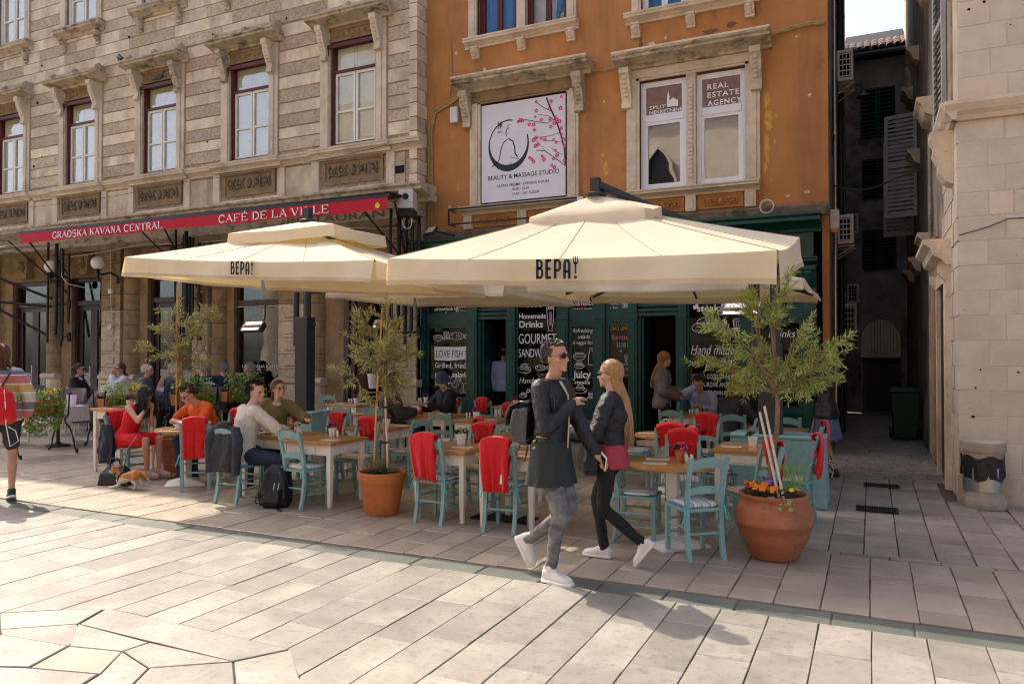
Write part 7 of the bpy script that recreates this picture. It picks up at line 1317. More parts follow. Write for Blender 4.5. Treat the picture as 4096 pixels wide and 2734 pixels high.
def head(m, H, s, fem):
    rings = []
    for z, f, b, w in HEADR:
        cy, ry = (f + b) / 2, (f - b) / 2; w *= .95 if fem else 1; rings.append([H @ Vector((s * w * cos(a) * (1 - .10 * max(0, sin(a)) ** 3), s * (cy + ry * sin(a)), s * z)) for a in [2 * pi * k / 20 for k in range(20)]])
    m.loft(rings); V = lambda x, y, z: H @ Vector((x * s, y * s, z * s)); r = lambda q: q * s
    m.tube([V(0, .088, .118), V(0, .100, .100), V(0, .113, .078), V(0, .098, .070)], [r(.008), r(.010), r(.0125), r(.008)], 8); [m.ball(V(x, .100, .075), r(.0085), 6, 4) for x in (-.011, .011)]
    m.tube([V(-.024, .082, .049), V(0, .096, .051), V(.024, .082, .049)], [r(.005), r(.0085), r(.005)], 7); m.tube([V(-.021, .082, .040), V(0, .095, .039), V(.021, .082, .040)], [r(.005), r(.009), r(.005)], 7)
    m.ball(V(0, .078, .012), r(.019), 8, 6); [m.tube([V(x * .9, .085, .128), V(x * .45, .095, .132), V(x * .12, .092, .128)], [r(.007), r(.009), r(.006)], 6) for x in (-.045, .045)]
    for x in (-1, 1): m.ball(V(x * .05, .062, .080), r(.022), 8, 6); m.loft([[V(x * (.066 + o), -.005 + .5 * w * cos(a) * .030, .098 + w * sin(a) * .032) for a in [2 * pi * k / 10 for k in range(10)]] for o, w in ((-.005, .6), (.008, 1.0), (.015, .85))])
def scalp_pts(r, n, kind):
    out = []
    while len(out) < n:
        d = rv(r).normalized()
        if d.z < -.45 or (d.y > .12 and d.z < .50 + .25 * min(1, d.y)) or (d.y > -.05 and d.z < .0) or (d.y > .05 and d.z < .3): continue
        if kind == 'balding' and d.z > .45 and d.y > -.55: continue
        out.append(d)
    return out
def hair(t, H, s, kind, m_, seed, n, L_):
    r = random.Random(seed); C = Vector((0, -.005, .128)); A = Vector((.076, .098, .104)); m = MB()
    def surf(d, o=1.0): return Vector((C.x + d.x * A.x * o, C.y + d.y * A.y * o, C.z + d.z * A.z * o))
    cap = MB(); rows = []
    for i in range(11):                                       # cap following the hairline
        row = []
        for k in range(24):
            a = 2 * pi * k / 24; fr = sin(a); low = (.42 if fr > .55 else -.50 if fr < -.35 else -.50 + .92 * ((fr + .35) / .9) ** 1.3) if kind != 'balding' else (-.45 if fr < .1 else .0); e0 = math.asin(max(-.6, low)); e = e0 + (pi / 2 - e0) * i / 10
            if kind == 'balding': e = e0 + (.75 - e0) * i / 10
            row.append(H @ (surf(Vector((cos(a) * cos(e), sin(a) * cos(e), sin(e))), 1.035 if i else .99) * s))
        rows.append(row)
    cap.loft(rows, cap=kind != 'balding'); co = cap.build('hair', m_, t, smooth=True)
    for d in scalp_pts(r, n, kind):
        p = surf(d, 1.02); q = [p]; ry_ = r.random(); nrm = Vector((d.x / A.x, d.y / A.y, d.z / A.z)).normalized()
        if kind in ('short', 'balding', 'crop'):
            fl = Vector((d.x * .3, -.5 if kind != 'crop' else .3, -.25 if d.z < .4 else .2)); v = (nrm * (.55 if kind != 'balding' else .25) + fl * .8 + rv(r) * .4).normalized()
            for j in range(3): q.append(q[-1] + v * L_ / 3); v = (v + Vector((0, -.1, -.25)) + rv(r) * .15).normalized()
            m.tube([H @ (x * s) for x in q], [.0055 * s, .005 * s, .004 * s, .0015 * s], 4)
            continue
        steps = 13; st = L_ * r.uniform(.82, 1.08) / steps; ph = r.uniform(0, 6); Hw = H.to_3x3().inverted(); grav = (Hw @ Vector((0, 0, -1))).normalized(); off = 1.02 + .07 * r.random(); fell = 0
        for j in range(steps):
            x = q[-1]; e = Vector(((x.x - C.x) / A.x, (x.y - C.y) / A.y, (x.z - C.z) / A.z)); n_ = Vector((e.x / A.x, e.y / A.y, e.z / A.z)).normalized()
            if e.length < 1.16 and e.dot(Vector((grav.x * A.x, grav.y * A.y, grav.z * A.z)).normalized()) < .55:   # slide over the head, swept back
                v = grav * 1.0 + Vector((0, -.75 if x.y > -.02 else -.1, 0)) + Vector((.25 * (1 if d.x > 0 else -1) * max(0, d.y + .2), 0, 0)); v = v - n_ * v.dot(n_); v = v.normalized() if v.length > .01 else grav
                x = x + v * st; e = Vector(((x.x - C.x) / A.x, (x.y - C.y) / A.y, (x.z - C.z) / A.z)); e = e / e.length * off; x = Vector((C.x + e.x * A.x, C.y + e.y * A.y, C.z + e.z * A.z))
            else:
                v = (grav + rv(r) * (.5 if kind == 'curly' else .035)).normalized(); x = x + v * st
                if kind in ('long', 'bob'): ty_ = -.088 if x.z > .03 else -.09 - min(.05, (.03 - x.z) * .5) - .06 * ry_; x.x *= .975 if x.z > .03 else 1.0; x.y += (ty_ - x.y) * (.05 if x.z > .03 else .22) + .003 * sin(ph + j)
            if kind == 'curly': x = x + Vector((sin(ph + j * 1.7), cos(ph + j * 1.7), 0)) * .013
            if x.y > .045 and abs(x.x) < .068 and -.02 < x.z < .16: x.x = .072 * (1 if x.x > 0 else -1)
            if kind in ('tail', 'bun') and j > 4: x = x.lerp(Vector((.0, -.10, .10 - (j - 4) * .001)), .45) if kind == 'bun' else x.lerp(Vector((.03 - .004 * j, -.10 + .012 * j, .06 - .042 * (j - 4))), .6)
            q.append(x)
        w = .0048 if kind != 'curly' else .007; m.tube([H @ (x * s) for x in q], [w * s] * (steps - 3) + [w * .8 * s, w * .6 * s, w * .4 * s, w * .15 * s], 4)
    if kind == 'bun': m.ball(H @ (Vector((0, -.125, .12)) * s), .045 * s, 10, 6)
    m.build('hair_strands', m_, co, smooth=True)
def person(label, x, y, rz, h=1.72, fem=False, sk='fair', sit=None, hip=None, lean=0, side=0, twist=0, hy=0, hp=0, LH=None, RH=None, LF=None, RF=None, lk=None, rk=None, le=None, re=None, top=None, under=None, legs=None, skirt=None, shoes=None, hair_=None, glasses=None, curl=.5, vox=.014, seed=1, toe=(0, 0), foot=(0, 0), fat=1.0, hdir=(None, None), bulk=1.0, rib=0):
    t = thing('person', label, 'person', (x, y, 0), rz, 'people on the square'); s = h / 1.75; V = Vector
    hipp = V(hip) * s if hip else (V((0, -.04, sit + .10)) if sit else V((0, 0, .945 * s)))
    M3 = Matrix.Rotation(R(twist), 3, 'Z') @ Matrix.Rotation(R(-lean), 3, 'X') @ Matrix.Rotation(R(side), 3, 'Y'); P3 = Matrix.Rotation(R(-lean * .4), 3, 'X')
    B = lambda a, b, c: hipp + M3 @ (V((a, b, c)) * s)
    sw = (.155 if fem else .178); neck = B(0, -.005, .505); hb = B(0, .02, .565)
    H = Matrix.Translation(hb) @ (Matrix.Rotation(R(hy), 4, 'Z') @ Matrix.Rotation(R(-hp), 4, 'X')) @ Matrix.Translation((0, 0, -.005))
    J = {}
    for q, sg, hd, ft, ep, kp in (('L', -1, LH, LF, le, lk), ('R', 1, RH, RF, re, rk)):
        sh = B(sg * sw, -.01, .445); w = V(hd) if hd else (V((sg * .14, .36, .76)) if sit else sh + V((sg * .05, .03, -.52)) * s)
        el = ik(sh, w, .295 * s, .255 * s, V(ep) if ep else V((sg * .5, -.7, -.35))); d = w - sh; w = sh + d.normalized() * min(d.length, .545 * s)
        hp_ = hipp + P3 @ (V((sg * (.092 if not fem else .095), 0, -.03)) * s); an = V(ft) if ft else (V((sg * .13, .34, .085)) if sit else hp_ + V((sg * .02, 0, 0)) - V((0, 0, hp_.z - .085))); kn = ik(hp_, an, .435 * s, .42 * s, V(kp) if kp else V((sg * .12, 1, .25))); J[q] = (sh, el, w, hp_, kn, an)
    def torso(m, off, t0, t1, k=1.0):
        prof = [(-.13, .150, .105), (-.08, .172, .118), (0, .172, .120), (.08, .155, .108), (.16, .142, .102), (.25, .150, .110), (.33, .160, .118), (.40, .165, .112), (.46, .145, .092), (.50, .085, .07), (.535, .055, .055)] if not fem else [(-.13, .158, .112), (-.08, .178, .122), (0, .172, .118), (.08, .145, .100), (.16, .124, .092), (.25, .132, .105), (.32, .140, .125), (.40, .140, .105), (.46, .122, .082), (.50, .075, .062), (.535, .048, .05)]
        rr = []
        for z, a, b in prof:
            if z < t0 - .001 or z > t1 + .001: continue
            f = max(0, min(1, z / .2)); mm = lambda a_, b_, c_: (hipp + (M3 if z > 0 else P3) @ (V((a_, b_, c_)) * s)); a = (a + off) * k * (fat if .0 < z < .34 else 1); b = (b + off) * k * (fat if 0 < z < .34 else 1)
            rr.append([mm(a * cos(g), b * sin(g) + (.012 if z > .4 else .006) * 0 - (.01 if z < .05 else 0), z) for g in [2 * pi * i / 20 for i in range(20)]])
        m.loft(rr)
    bare_leg = not legs or legs[1] < .95
    m = MB(); torso(m, -.022, -.08, .50); head(m, H, s, fem); m.tube([B(0, -.012, .44), neck, hb, H @ V((0, 0, .05 * s))], [.062 * s, .054 * s, .050 * s, .05 * s], 12)
    for k, (q, sg) in enumerate((('L', -1), ('R', 1))):
        sh, el, w, hp_, kn, an = J[q]; f = .92 if fem else 1
        g_ = .84 if top and top[1] > .6 else 1
        seg(m, sh, el, .045 * s * f * g_, .036 * s * f * g_); seg(m, el, w, .037 * s * f * g_, .025 * s * f); m.tube([B(sg * .08, -.01, .43), sh], [.05 * s, .046 * s], 10)
        g_ = .72 if legs and legs[1] > .95 else 1
        seg(m, hp_, kn, .078 * s * g_, .050 * s * g_); m.tube([kn, kn.lerp(an, .3) - V((0, .012 * g_, 0)) * s, kn.lerp(an, .6), an], [.048 * s * g_, .052 * s * g_, .04 * s * g_, .030 * s * g_], 12)
        d = V(hdir[k]) if hdir[k] else (w - el); pn = V((0, 0, -1)) if abs(d.normalized().z) < .8 else V((-sg, 0, 0)); hand(m, w, d, pn, (-1 if q == 'R' else 1) * (1 if pn.z < 0 else -1) * (1), s, curl)
        ty, fp = R(toe[k]), R(foot[k]); fd = V((sin(ty) * cos(fp), cos(ty) * cos(fp), -sin(fp)))
        if not shoes: m.tube([an, an + fd * .05 * s + V((0, 0, -.05 * s * cos(fp))), an + fd * .13 * s + V((0, 0, -.06 * s * cos(fp)))], [.03 * s, .034 * s, .022 * s], 10)
        J[q] += (fd,)
    remesh(m, 'body', SK[sk], t, min(vox, .010), 2)
    eb = MB(); [eb.ball(H @ V((x_ * s, .079 * s, .111 * s)), .012 * s, 8, 6) for x_ in (-.031, .031)]; eb.build('eyes', HAIRC['dark'], t, smooth=True)
    eb = MB(); [eb.tube([H @ (V((x_ * a, .094 - .012 * a, .130 + .004 * (1 - a))) * s) for a in (.35, 1, 1.5)], [.003 * s, .0045 * s, .002 * s], 5) for x_ in (-.032, .032)]; eb.build('eyebrows', hair_[1] if hair_ else HAIRC['dark'], t)
    def garment(name, g, off_):
        mt, sl, t0, off = g[:4]; m = MB(); torso(m, off, t0, .50 if len(g) < 5 else g[4])
        for q, sg in (('L', -1), ('R', 1)):
            sh, el, w = J[q][:3]
            if sl <= 0: m.tube([B(sg * .06, -.01, .44), B(sg * sw * .8, -.01, .455)], [.06 * s, .045 * s], 10); continue
            m.tube([B(sg * .05, -.01, .43), sh], [.072 * s + off, .060 * s + off], 12); f = min(1, sl * 2); seg(m, sh, sh.lerp(el, f), (.052 * bulk) * s + off, (.046 * bulk) * s + off)
            if sl > .5: f = (sl - .5) * 2; seg(m, el, el.lerp(w, f), (.045 * bulk) * s + off, (.034 * bulk) * s + off)
        return remesh(m, name, mt, t, vox, 3, .020 if off < .03 else .016)
    if under: garment('shirt', under, 0)
    if top: garment(top[5] if len(top) > 5 else 'jacket', top, 0)
    if legs:
        mt, ln, off = legs[:3]; m = MB(); torso(m, off, -.13, .02)
        for q in 'LR':
            hp_, kn, an = J[q][3:6]; f = min(1, ln * 2); seg(m, hp_, hp_.lerp(kn, f), .088 * s + off, .058 * s + off)
            if ln > .5: f = (ln - .5) * 2; a = kn.lerp(an, f * (1.06 if f > .95 else 1)); m.tube([kn, kn.lerp(a, .3) - V((0, .01, 0)) * s, kn.lerp(a, .7), a], [.056 * s + off, .057 * s + off, .048 * s + off, .046 * s + off], 12)
        if rib:
            for q in 'LR':
                hp_, kn, an = J[q][3:6]
                for a, b, c, d_ in ((hp_, kn, .62, 1.0), (kn, an, .0, .22)):
                    for i in range(9): f = c + (d_ - c) * i / 9; p = a.lerp(b, f); u = (b - a).normalized(); rr = (.088 * (1 - f) + .060 * f if a is hp_ else .058) * s + .005; m.tube([p - u * .004, p + u * .004], rr, 14)
        remesh(m, 'trousers' if ln > .7 else 'shorts', mt, t, vox if not rib else .007, 2 if rib else 3, .018)
    if skirt:
        mt, ln, fl = skirt; m = MB()
        if sit:
            torso(m, .012, -.13, .08)
            for q in 'LR': hp_, kn = J[q][3:5]; seg(m, hp_, hp_.lerp(kn, ln), .105 * s, .088 * s)
            a, b = J['L'][3].lerp(J['R'][3], .5), J['L'][4].lerp(J['R'][4], .5); seg(m, a, a.lerp(b, ln), .09 * s, .075 * s); [m.tube([J[q][3].lerp(J[q][4], f) for f in (.1, ln)], [.10 * s, .09 * s], 10) for q in 'LR']; remesh(m, 'skirt', mt, t, vox, 3, .03)
        else:
            rr = []
            for z, e in ((.06, .012), (0, .02), (-.08, .03)) + tuple((-.08 - ln * k / 5, .03 + fl * k / 5) for k in range(1, 6)):
                rr.append([hipp + P3 @ (V(((.165 + e) * cos(g) * (1 + .05 * sin(g * 9) * min(1, -z * 4 if z < 0 else 0)), (.115 + e) * sin(g) * (1 + .07 * sin(g * 9 + 1) * min(1, -z * 4 if z < 0 else 0)), z)) * s) for g in [2 * pi * i / 48 for i in range(48)]])
            m.loft(rr, cap=False); m.build('skirt', mt, t, smooth=True)
    if shoes:
        for k, q in enumerate('LR'):
            an, fd = J[q][5], J[q][6]; m = MB(); so = MB(); sdv = fd.cross(V((0, 0, 1))).normalized(); upv = sdv.cross(fd)
            c = lambda a, w, z0, z1: [an + fd * a * s + sdv * w * s * x_ + upv * (z0 + (z1 - z0) * y_) * s for x_, y_ in ((-1, 0), (1, 0), (1.0, .5), (.62, .92), (0, 1), (-.62, .92), (-1.0, .5))]
            m.loft([c(-.062, .026, -.07, -.015), c(-.045, .036, -.07, .03 if shoes[1] else .0), c(0, .038, -.07, .045 if shoes[1] else .015), c(.045, .040, -.07, .008), c(.10, .045, -.07, -.018), c(.155, .040, -.07, -.03), c(.185, .022, -.07, -.045)]); m.tube([an - upv * .03 * s, an + (J[q][4] - an).normalized() * (.055 if shoes[1] else .012) * s], [.042 * s, .043 * s], 12); remesh(m, 'shoe', shoes[0], t, min(vox, .009), 2)
            rings = [c(a, w * 1.06, z0, z1) for a, w, z0, z1 in ((-.068, .024, -.088, -.062), (-.045, .040, -.088, -.058), (.045, .043, -.088, -.058), (.10, .048, -.088, -.058), (.158, .043, -.088, -.056), (.195, .020, -.086, -.058))]; so.loft(rings); so.build('sole', shoes[2], t, smooth=True)
    if hair_: hair(t, H, s, hair_[0], hair_[1], seed, hair_[3] if len(hair_) > 3 else 240, hair_[2])
    if glasses:
        g = MB()
        for x_ in (-1, 1):
            cc = V((x_ * .034, .100, .113)); p = [(cc + V((.030 * cos(a) * (1.0), -.004 * abs(cos(a)), .022 * sin(a)))) * s for a in [2 * pi * i / 12 for i in range(12)]]
            if glasses == 'sun': g.loft([[H @ v for v in p], [H @ (v + V((0, .005, 0)) * s) for v in p]])
            else: g.tube([H @ v for v in p + p[:1]], .0022 * s, 4)
            g.tube([H @ (V(v) * s) for v in ((x_ * .064, .098, .118), (x_ * .077, .06, .119), (x_ * .078, -.01, .115))], .0032 * s, 4)
        g.tube([H @ (V(v) * s) for v in ((-.012, .104, .118), (.012, .104, .118))], .003 * s, 4); g.build('glasses', SUNGL, t, smooth=True)
    return t, J, H, B
WHITESOLE = mat('white rubber', (.72, .70, .66), .6, .05, 6); CANVAS = mat('white canvas', (.70, .67, .61), .85, .06, 9, dirt=[((.45, .40, .33), 7, .58, .8)])
DENIM = cloth('grey washed denim', (.10, .098, .10), dirt=[((.36, .35, .34), 6, .42, .72, (1, 1, 1.6), .7)]); BLACKJ = cloth('black jeans', (.012, .012, .013)); BLUEJ = cloth('dark blue denim', (.022, .032, .06)); KNIT = cloth('dark olive jersey', (.026, .031, .028)); BLK = cloth('black wool', (.012, .012, .014)); NAVYC = cloth('navy wool', (.018, .022, .045)); REDD = cloth('red dress', (.62, .012, .018)); ORG = cloth('orange shirt', (.62, .10, .018)); CRM = cloth('cream linen', (.58, .52, .44), rough=.9); OLV = cloth('olive cotton', (.13, .12, .05)); WHT = cloth('white cotton', (.68, .66, .68)); LAV = cloth('lavender shirt', (.30, .33, .48)); GRYC = cloth('grey cardigan', (.12, .13, .16)); TANC = cloth('tan jacket', (.34, .25, .15)); BRN = cloth('brown jacket', (.045, .035, .03)); ROSE = cloth('rose red jersey', (.42, .05, .07)); BLUESK = cloth('blue skirt', (.10, .13, .25)); SHORTG = cloth('dark grey shorts', (.035, .032, .036), bst=(1, 1, 6))
PUFFG = stripes('grey quilting', [(5, (.16, .14, .135)), (1, (.05, .045, .045))], .035, 2, .5, .02); PUFFB = stripes('black quilting', [(5, (.018, .018, .022)), (1, (.004, .004, .005))], .06, 2, .45, .02)
STRIPED = stripes('striped jersey', [(3, (.52, .33, .12)), (.4, (.75, .68, .58)), (3, (.48, .16, .15)), (.4, (.75, .68, .58)), (3, (.16, .16, .22)), (.4, (.75, .68, .58)), (3, (.50, .44, .38)), (.4, (.75, .68, .58))], .40, 2, .9)
PATT = stripes('patterned blouse', [(3, (.62, .56, .48)), (1, (.06, .06, .10)), (2, (.60, .50, .42)), (1, (.10, .09, .14))], .05, 2, .85, .06)
# the two walkers
t, J, H, B = person('person in black leather jacket and grey ribbed jeans walking right with a black rucksack', -2.13, 5.13, -97, 1.76, sk='tan', hip=(0, 0, .94), lean=2, hy=-4, hp=-4, RH=(.05, .19, 1.27), re=(.7, -.6, -.9), LH=(-.16, .30, .88), le=(-.3, -1, -.2), RF=(.08, .04, .088), LF=(-.08, -.24, .235), foot=(58, 0), toe=(0, 6), under=(KNIT, .9, -.13, .004), top=(LEATHER, 1.0, -.02, .012, .50), legs=(DENIM, 1.0, -.004), rib=1, skirt=(KNIT, .17, .03), shoes=(CANVAS, True, WHITESOLE), hair_=('crop', mat('short dark hair', (.045, .035, .03), .4, .4, 40, spec=.6), .015, 1200), glasses='sun', curl=.9, vox=.0085, seed=3, hdir=((.1, .8, -.6), (-.85, .25, .55)))
m = MB()
for f in (0, 1): m.tube([B(.06 + .02 * f, .10, .50), B(.03, .145, .40), B(.015, .15, .2), B(.01, .145, .02)], .006, 5)
m.build('zip', STEEL, t); m = MB(); m.tube([B(.11 * cos(a), -.01 + .085 * sin(a), .500 + .03 * (sin(a) < 0)) for a in [2 * pi * i / 16 for i in range(15)]], .013, 6); m.build('collar', LEATHER, t, smooth=True)
m = MB(); [m.box(-.012, .012, -.012, .012, -.006, .006, Matrix.Translation(B(.165, -.04, z)) @ Matrix.Rotation(.5, 4, 'X')) for z in (.02, .07)]; m.bar([B(.155, .05, .10), B(.165, -.03, .10)], .012, .008); m.build('buckles', mat('brass', (.6, .42, .15), .3, .1, 5, metal=1), t)
bk = thing('rucksack', 'shiny black leather rucksack worn by the walking person in black', 'rucksack', (-2.13, 5.13, 0), -97, 'rucksacks'); NL = mat('navy black leather', (.020, .024, .034), .3, .3, 6, bump=.3, bsc=12, spec=.7)
m = MB(); m.loft([[V_ for V_ in [(B(a * w, -.13 - dp * (b > 0) - .04 * b, z)) for a, b in ((-1, 0), (1, 0), (1.05, .6), (.7, 1), (-.7, 1), (-1.05, .6))]] for w, dp, z in ((.10, .03, .02), (.14, .10, .05), (.145, .12, .16), (.13, .10, .27), (.10, .04, .31))]); remesh(m, 'bag_body', NL, bk, .01, 3, .02)
m = MB(); m.loft([[B(a * .135, yy, zz) for a in (-1, -.5, 0, .5, 1)] for yy, zz in ((-.12, .335), (-.2, .34), (-.29, .30), (-.325, .22), (-.32, .15))], cap=False, close=False); o = m.build('flap', NL, bk, smooth=True); o.modifiers.new('thick', 'SOLIDIFY').thickness = .008
m = MB(); m.tube([B(-.05, -.14, .33), B(-.05, -.16, .40), B(.03, -.16, .40), B(.03, -.14, .33)], .008, 6); [m.tube([B(sx * .10, -.15, .31), B(sx * .12, -.03, .475), B(sx * .115, .08, .42), B(sx * .13, .10, .25), B(sx * .15, -.05, .10), B(sx * .11, -.18, .03)], .014, 6, flat=.4) for sx in (-1, 1)]; m.tube([B(.10, -.2, .03), B(.13, -.22, -.05), B(.10, -.16, -.10), B(.13, -.12, .02)], .007, 5); m.build('straps', NL, bk, smooth=True)
w = J['L'][2]; m = MB(); m.box(-.036, .036, -.005, .005, -.07, .07); ph = m.build('phone', WHITESOLE, bevel=.004); ph.parent = None; M_ = Matrix.Translation((-2.13, 5.13, 0)) @ Matrix.Rotation(R(-97), 4, 'Z'); ph.location = M_ @ (w + Vector((.035, .085, -.055))); ph.rotation_euler = (R(20), R(35), R(-30)); tag(ph, 'white phone held low in the hand of the walking person in black', 'phone'); m = MB(); m.box(-.03, .03, -.0065, -.005, -.055, .055); m.build('screen', SUNGL, ph)
t, J, H, B = person('woman with long blond hair in a black leather jacket walking left', -1.86, 5.74, 88, 1.62, True, hip=(0, 0, .93), lean=-1, hy=8, LH=(-.14, .27, 1.02), le=(-.5, -1, -.2), RH=(.10, .28, 1.05), LF=(-.08, -.27, .20), RF=(.08, .10, .088), foot=(52, 0), under=(ROSE, 0, -.13, .006), top=(LEATHER, 1.0, .02, .021, .50), legs=(BLACKJ, 1.0, -.002), shoes=(WHITESOLE, False, WHITESOLE), hair_=('long', HAIRC['blond'], .60, 900), glasses='sun', curl=.8, vox=.0085, seed=12, fat=1.06)
m = MB(); [m.tube([B(-.135, .03 + .02 * k, .14), B(-.14, .07 + .02 * k, .12)], .005, 5) for k in range(2)]; m.build('zip', mat('brass zip', (.6, .42, .15), .3, .1, 5, metal=1), t)
m = MB(); m.loft([[(a * w, b * d, z) for a, b in ((-1, -1), (1, -1), (1, 1), (-1, 1))] for w, d, z in ((.13, .05, 0), (.15, .06, .12), (.12, .03, .26))]); o = m.build('shoulder_bag', LEATHER, bevel=.015); o.location = (-2.02, 5.62, .70); o.rotation_euler = (0, 0, R(-60)); tag(o, 'black handbag hanging between the two walkers', 'handbag')
# the walker leaving at the left edge
t, J, H, B = person('woman in a striped jumper walking off at the left edge with a red string bag', -8.90, 5.22, 62, 1.76, True, 'tan', lean=2, hy=15, RF=(.10, -.20, .12), LF=(-.10, .30, .10), foot=(0, 14), RH=(.25, .05, .92), LH=(-.2, .2, 1.0), top=(STRIPED, .92, -.08, .025, .50, 'jumper'), legs=(SHORTG, .36, .02), shoes=(cloth('dark green trainers', (.02, .05, .03)), False, WHITESOLE), hair_=('bob', HAIRC['chestnut'], .15, 420), vox=.011, seed=5)
sb = thing('string_bag', 'bright red drawstring bag on the back of the woman in the striped jumper', 'bag', (-8.90, 5.22, 0), 62); m = MB(); m.loft([[B(w * cos(a), -.16 - d * (1 + sin(a)) / 1.0, z) for a in [2 * pi * i / 12 for i in range(12)]] for w, d, z in ((.10, .03, -.10), (.15, .06, -.05), (.15, .06, .10), (.11, .05, .24), (.03, .02, .31))]); remesh(m, 'bag_body', RED, sb, .012, 2, .03); m = MB(); m.tube([B(.0, -.17, .31), B(.08, -.10, .46), B(.10, .02, .50), B(.12, .10, .42)], .010, 5); m.build('cord', MAROON, sb); m = MB(); m.tube([B(.02, -.25, .28), B(.03, -.28, .1), B(.04, -.25, -.12), B(.08, -.2, -.35), B(.16, -.16, -.3), B(.13, -.18, -.18), B(.06, -.24, -.13)], .006, 5); m.build('white_cord', WHITESOLE, sb)
# terrace guests
SHOE = cloth('brown leather shoe', (.06, .035, .02)); PINKS = cloth('pale pink trainer', (.55, .36, .33))
person('dark haired woman in a red dress bent over her hands at the left', -8.90, 6.86, -78, 1.68, True, 'tan', sit=.43, lean=22, hp=48, hy=-5, RH=(.05, .30, .93), LH=(-.03, .32, .90), re=(1, -.4, -.7), RF=(.10, .36, .11), LF=(-.05, .42, .11), top=(REDD, 0, -.13, .010, .47, 'dress'), skirt=(REDD, .78, 0), shoes=(PINKS, False, mat('cork sole', (.36, .22, .12), .9, .2, 30)), hair_=('curly', HAIRC['black'], .40, 420), curl=1.2, vox=.011, seed=7)
person('man in an orange shirt and glasses looking down at the round table', -7.93, 7.34, 172, 1.80, False, 'red', sit=.43, lean=30, hp=32, hy=-10, LH=(-.05, .42, .76), RH=(.10, .40, .76), le=(-1, 0, -.3), re=(1, 0, -.3), top=(ORG, .36, -.13, .016, .50, 'shirt'), legs=(BLUEJ, 1, .01), shoes=(SHOE, False, BLK), hair_=('crop', HAIRC['brown'], .03, 360), glasses='clear', vox=.012, seed=8, fat=1.1)
person('young man in a cream linen shirt sitting with his back turned, looking right', -6.36, 6.36, -22, 1.80, False, 'fair', sit=.44, lean=14, hy=-58, hp=2, RH=(.22, .42, .76), LH=(-.06, .46, .76), re=(1, -.2, -.4), le=(-1, 0, -.3), RF=(.28, .10, .09), rk=(.9, .8, .3), LF=(.02, .45, .09), top=(CRM, .86, -.13, .018, .50, 'shirt'), legs=(BLUEJ, 1, .008), shoes=(SHOE, False, WHITESOLE), hair_=('crop', HAIRC['dark'], .034, 700), vox=.011, seed=9, toe=(0, -20))
person('woman in an olive jacket and glasses looking right, one arm over the next chair', -6.98, 7.46, 196, 1.70, True, 'fair', sit=.44, lean=4, side=-6, twist=18, hy=66, hp=-3, LH=(-.56, .20, .82), le=(-.3, -.6, -.5), RH=(.10, .40, .76), top=(OLV, 1, -.1, .030, .47), under=(PATT, .3, -.13, .014, .50), legs=(BLUEJ, 1, .01), shoes=(SHOE, False, BLK), hair_=('tail', HAIRC['chestnut'], .42, 380), glasses='clear', vox=.012, seed=10)
person('man in a dark brown hooded jacket eating with his back turned', -6.58, 9.45, -42, 1.80, False, 'fair', sit=.44, lean=12, hp=12, top=(BRN, 1, -.13, .035, .50), legs=(BLUEJ, 1, .01), shoes=(SHOE, False, BLK), hair_=('short', HAIRC['dark'], .04, 300), vox=.013, seed=11, bulk=1.1)
t, J, H, B = person('person in a blue bucket hat and black coat eating at a table', -6.22, 10.58, 158, 1.72, True, 'fair', sit=.44, lean=8, hp=14, hy=22, LH=(-.06, .38, .80), RH=(.14, .38, .76), top=(BLK, 1, -.13, .035, .50), under=(KNIT, .5, -.1, .01), legs=(BLACKJ, 1, .01), shoes=(SHOE, False, BLK), hair_=('bob', HAIRC['dark'], .10, 160), vox=.013, seed=13)
m = MB(); m.lathe([(.125, .10), (.128, .105), (.094, .165), (.088, .23), (.06, .262), (.0, .268)], 20, M=H @ Matrix.Translation((0, -.005, 0))); m.build('bucket_hat', cloth('blue crochet', (.035, .06, .12), bsc=80, bump=.8), t, smooth=True)
person('man in a pale blue shirt standing in the dark shop doorway, back turned', -6.74, 13.72, 15, 1.76, False, 'fair', top=(cloth('pale blue shirt', (.36, .44, .60)), 1, -.10, .025, .50, 'shirt'), legs=(BLK, 1, .015), shoes=(SHOE, False, BLK), hair_=('short', HAIRC['dark'], .04, 200), vox=.016, seed=14)
person('woman with long reddish hair in a grey quilted jacket standing by the shop door', -2.96, 11.66, -72, 1.68, True, 'fair', RH=(.10, .20, .98), LH=(-.05, .24, 1.04), top=(PUFFG, 1, -.13, .035, .50), legs=(BLK, .34, .02), shoes=(CANVAS, True, WHITESOLE), hair_=('long', HAIRC['strawberry'], .46, 600), vox=.012, seed=15, bulk=1.25, hp=6)
person('man in a lavender shirt holding his hand to his face', -2.46, 12.3, 176, 1.76, False, 'tan', sit=.44, lean=20, hp=24, RH=(.05, .24, 1.10), re=(1, .4, -.8), LH=(-.12, .40, .78), hdir=(None, (-.1, -.1, 1)), top=(LAV, 1, -.13, .022, .50, 'shirt'), legs=(BLUEJ, 1, .01), shoes=(SHOE, False, BLK), hair_=('short', HAIRC['dark'], .05, 260), vox=.014, seed=16)
person('woman with curly blond hair in a black leather jacket, back turned', -1.78, 10.72, -32, 1.74, True, 'fair', sit=.44, lean=16, hp=8, hy=-25, RH=(.16, .42, .76), top=(LEATHER, 1, -.13, .035, .50), legs=(BLACKJ, 1, .01), shoes=(SHOE, False, BLK), hair_=('curly', HAIRC['blond'], .22, 300), vox=.013, seed=17, bulk=1.1)
person('dark haired woman in black looking down across the table', -1.66, 11.72, 170, 1.72, True, 'dark', sit=.44, lean=14, hp=26, top=(BLK, 1, -.13, .03, .50), legs=(BLACKJ, 1, .01), shoes=(SHOE, False, BLK), hair_=('bob', HAIRC['black'], .18, 260), vox=.014, seed=18)
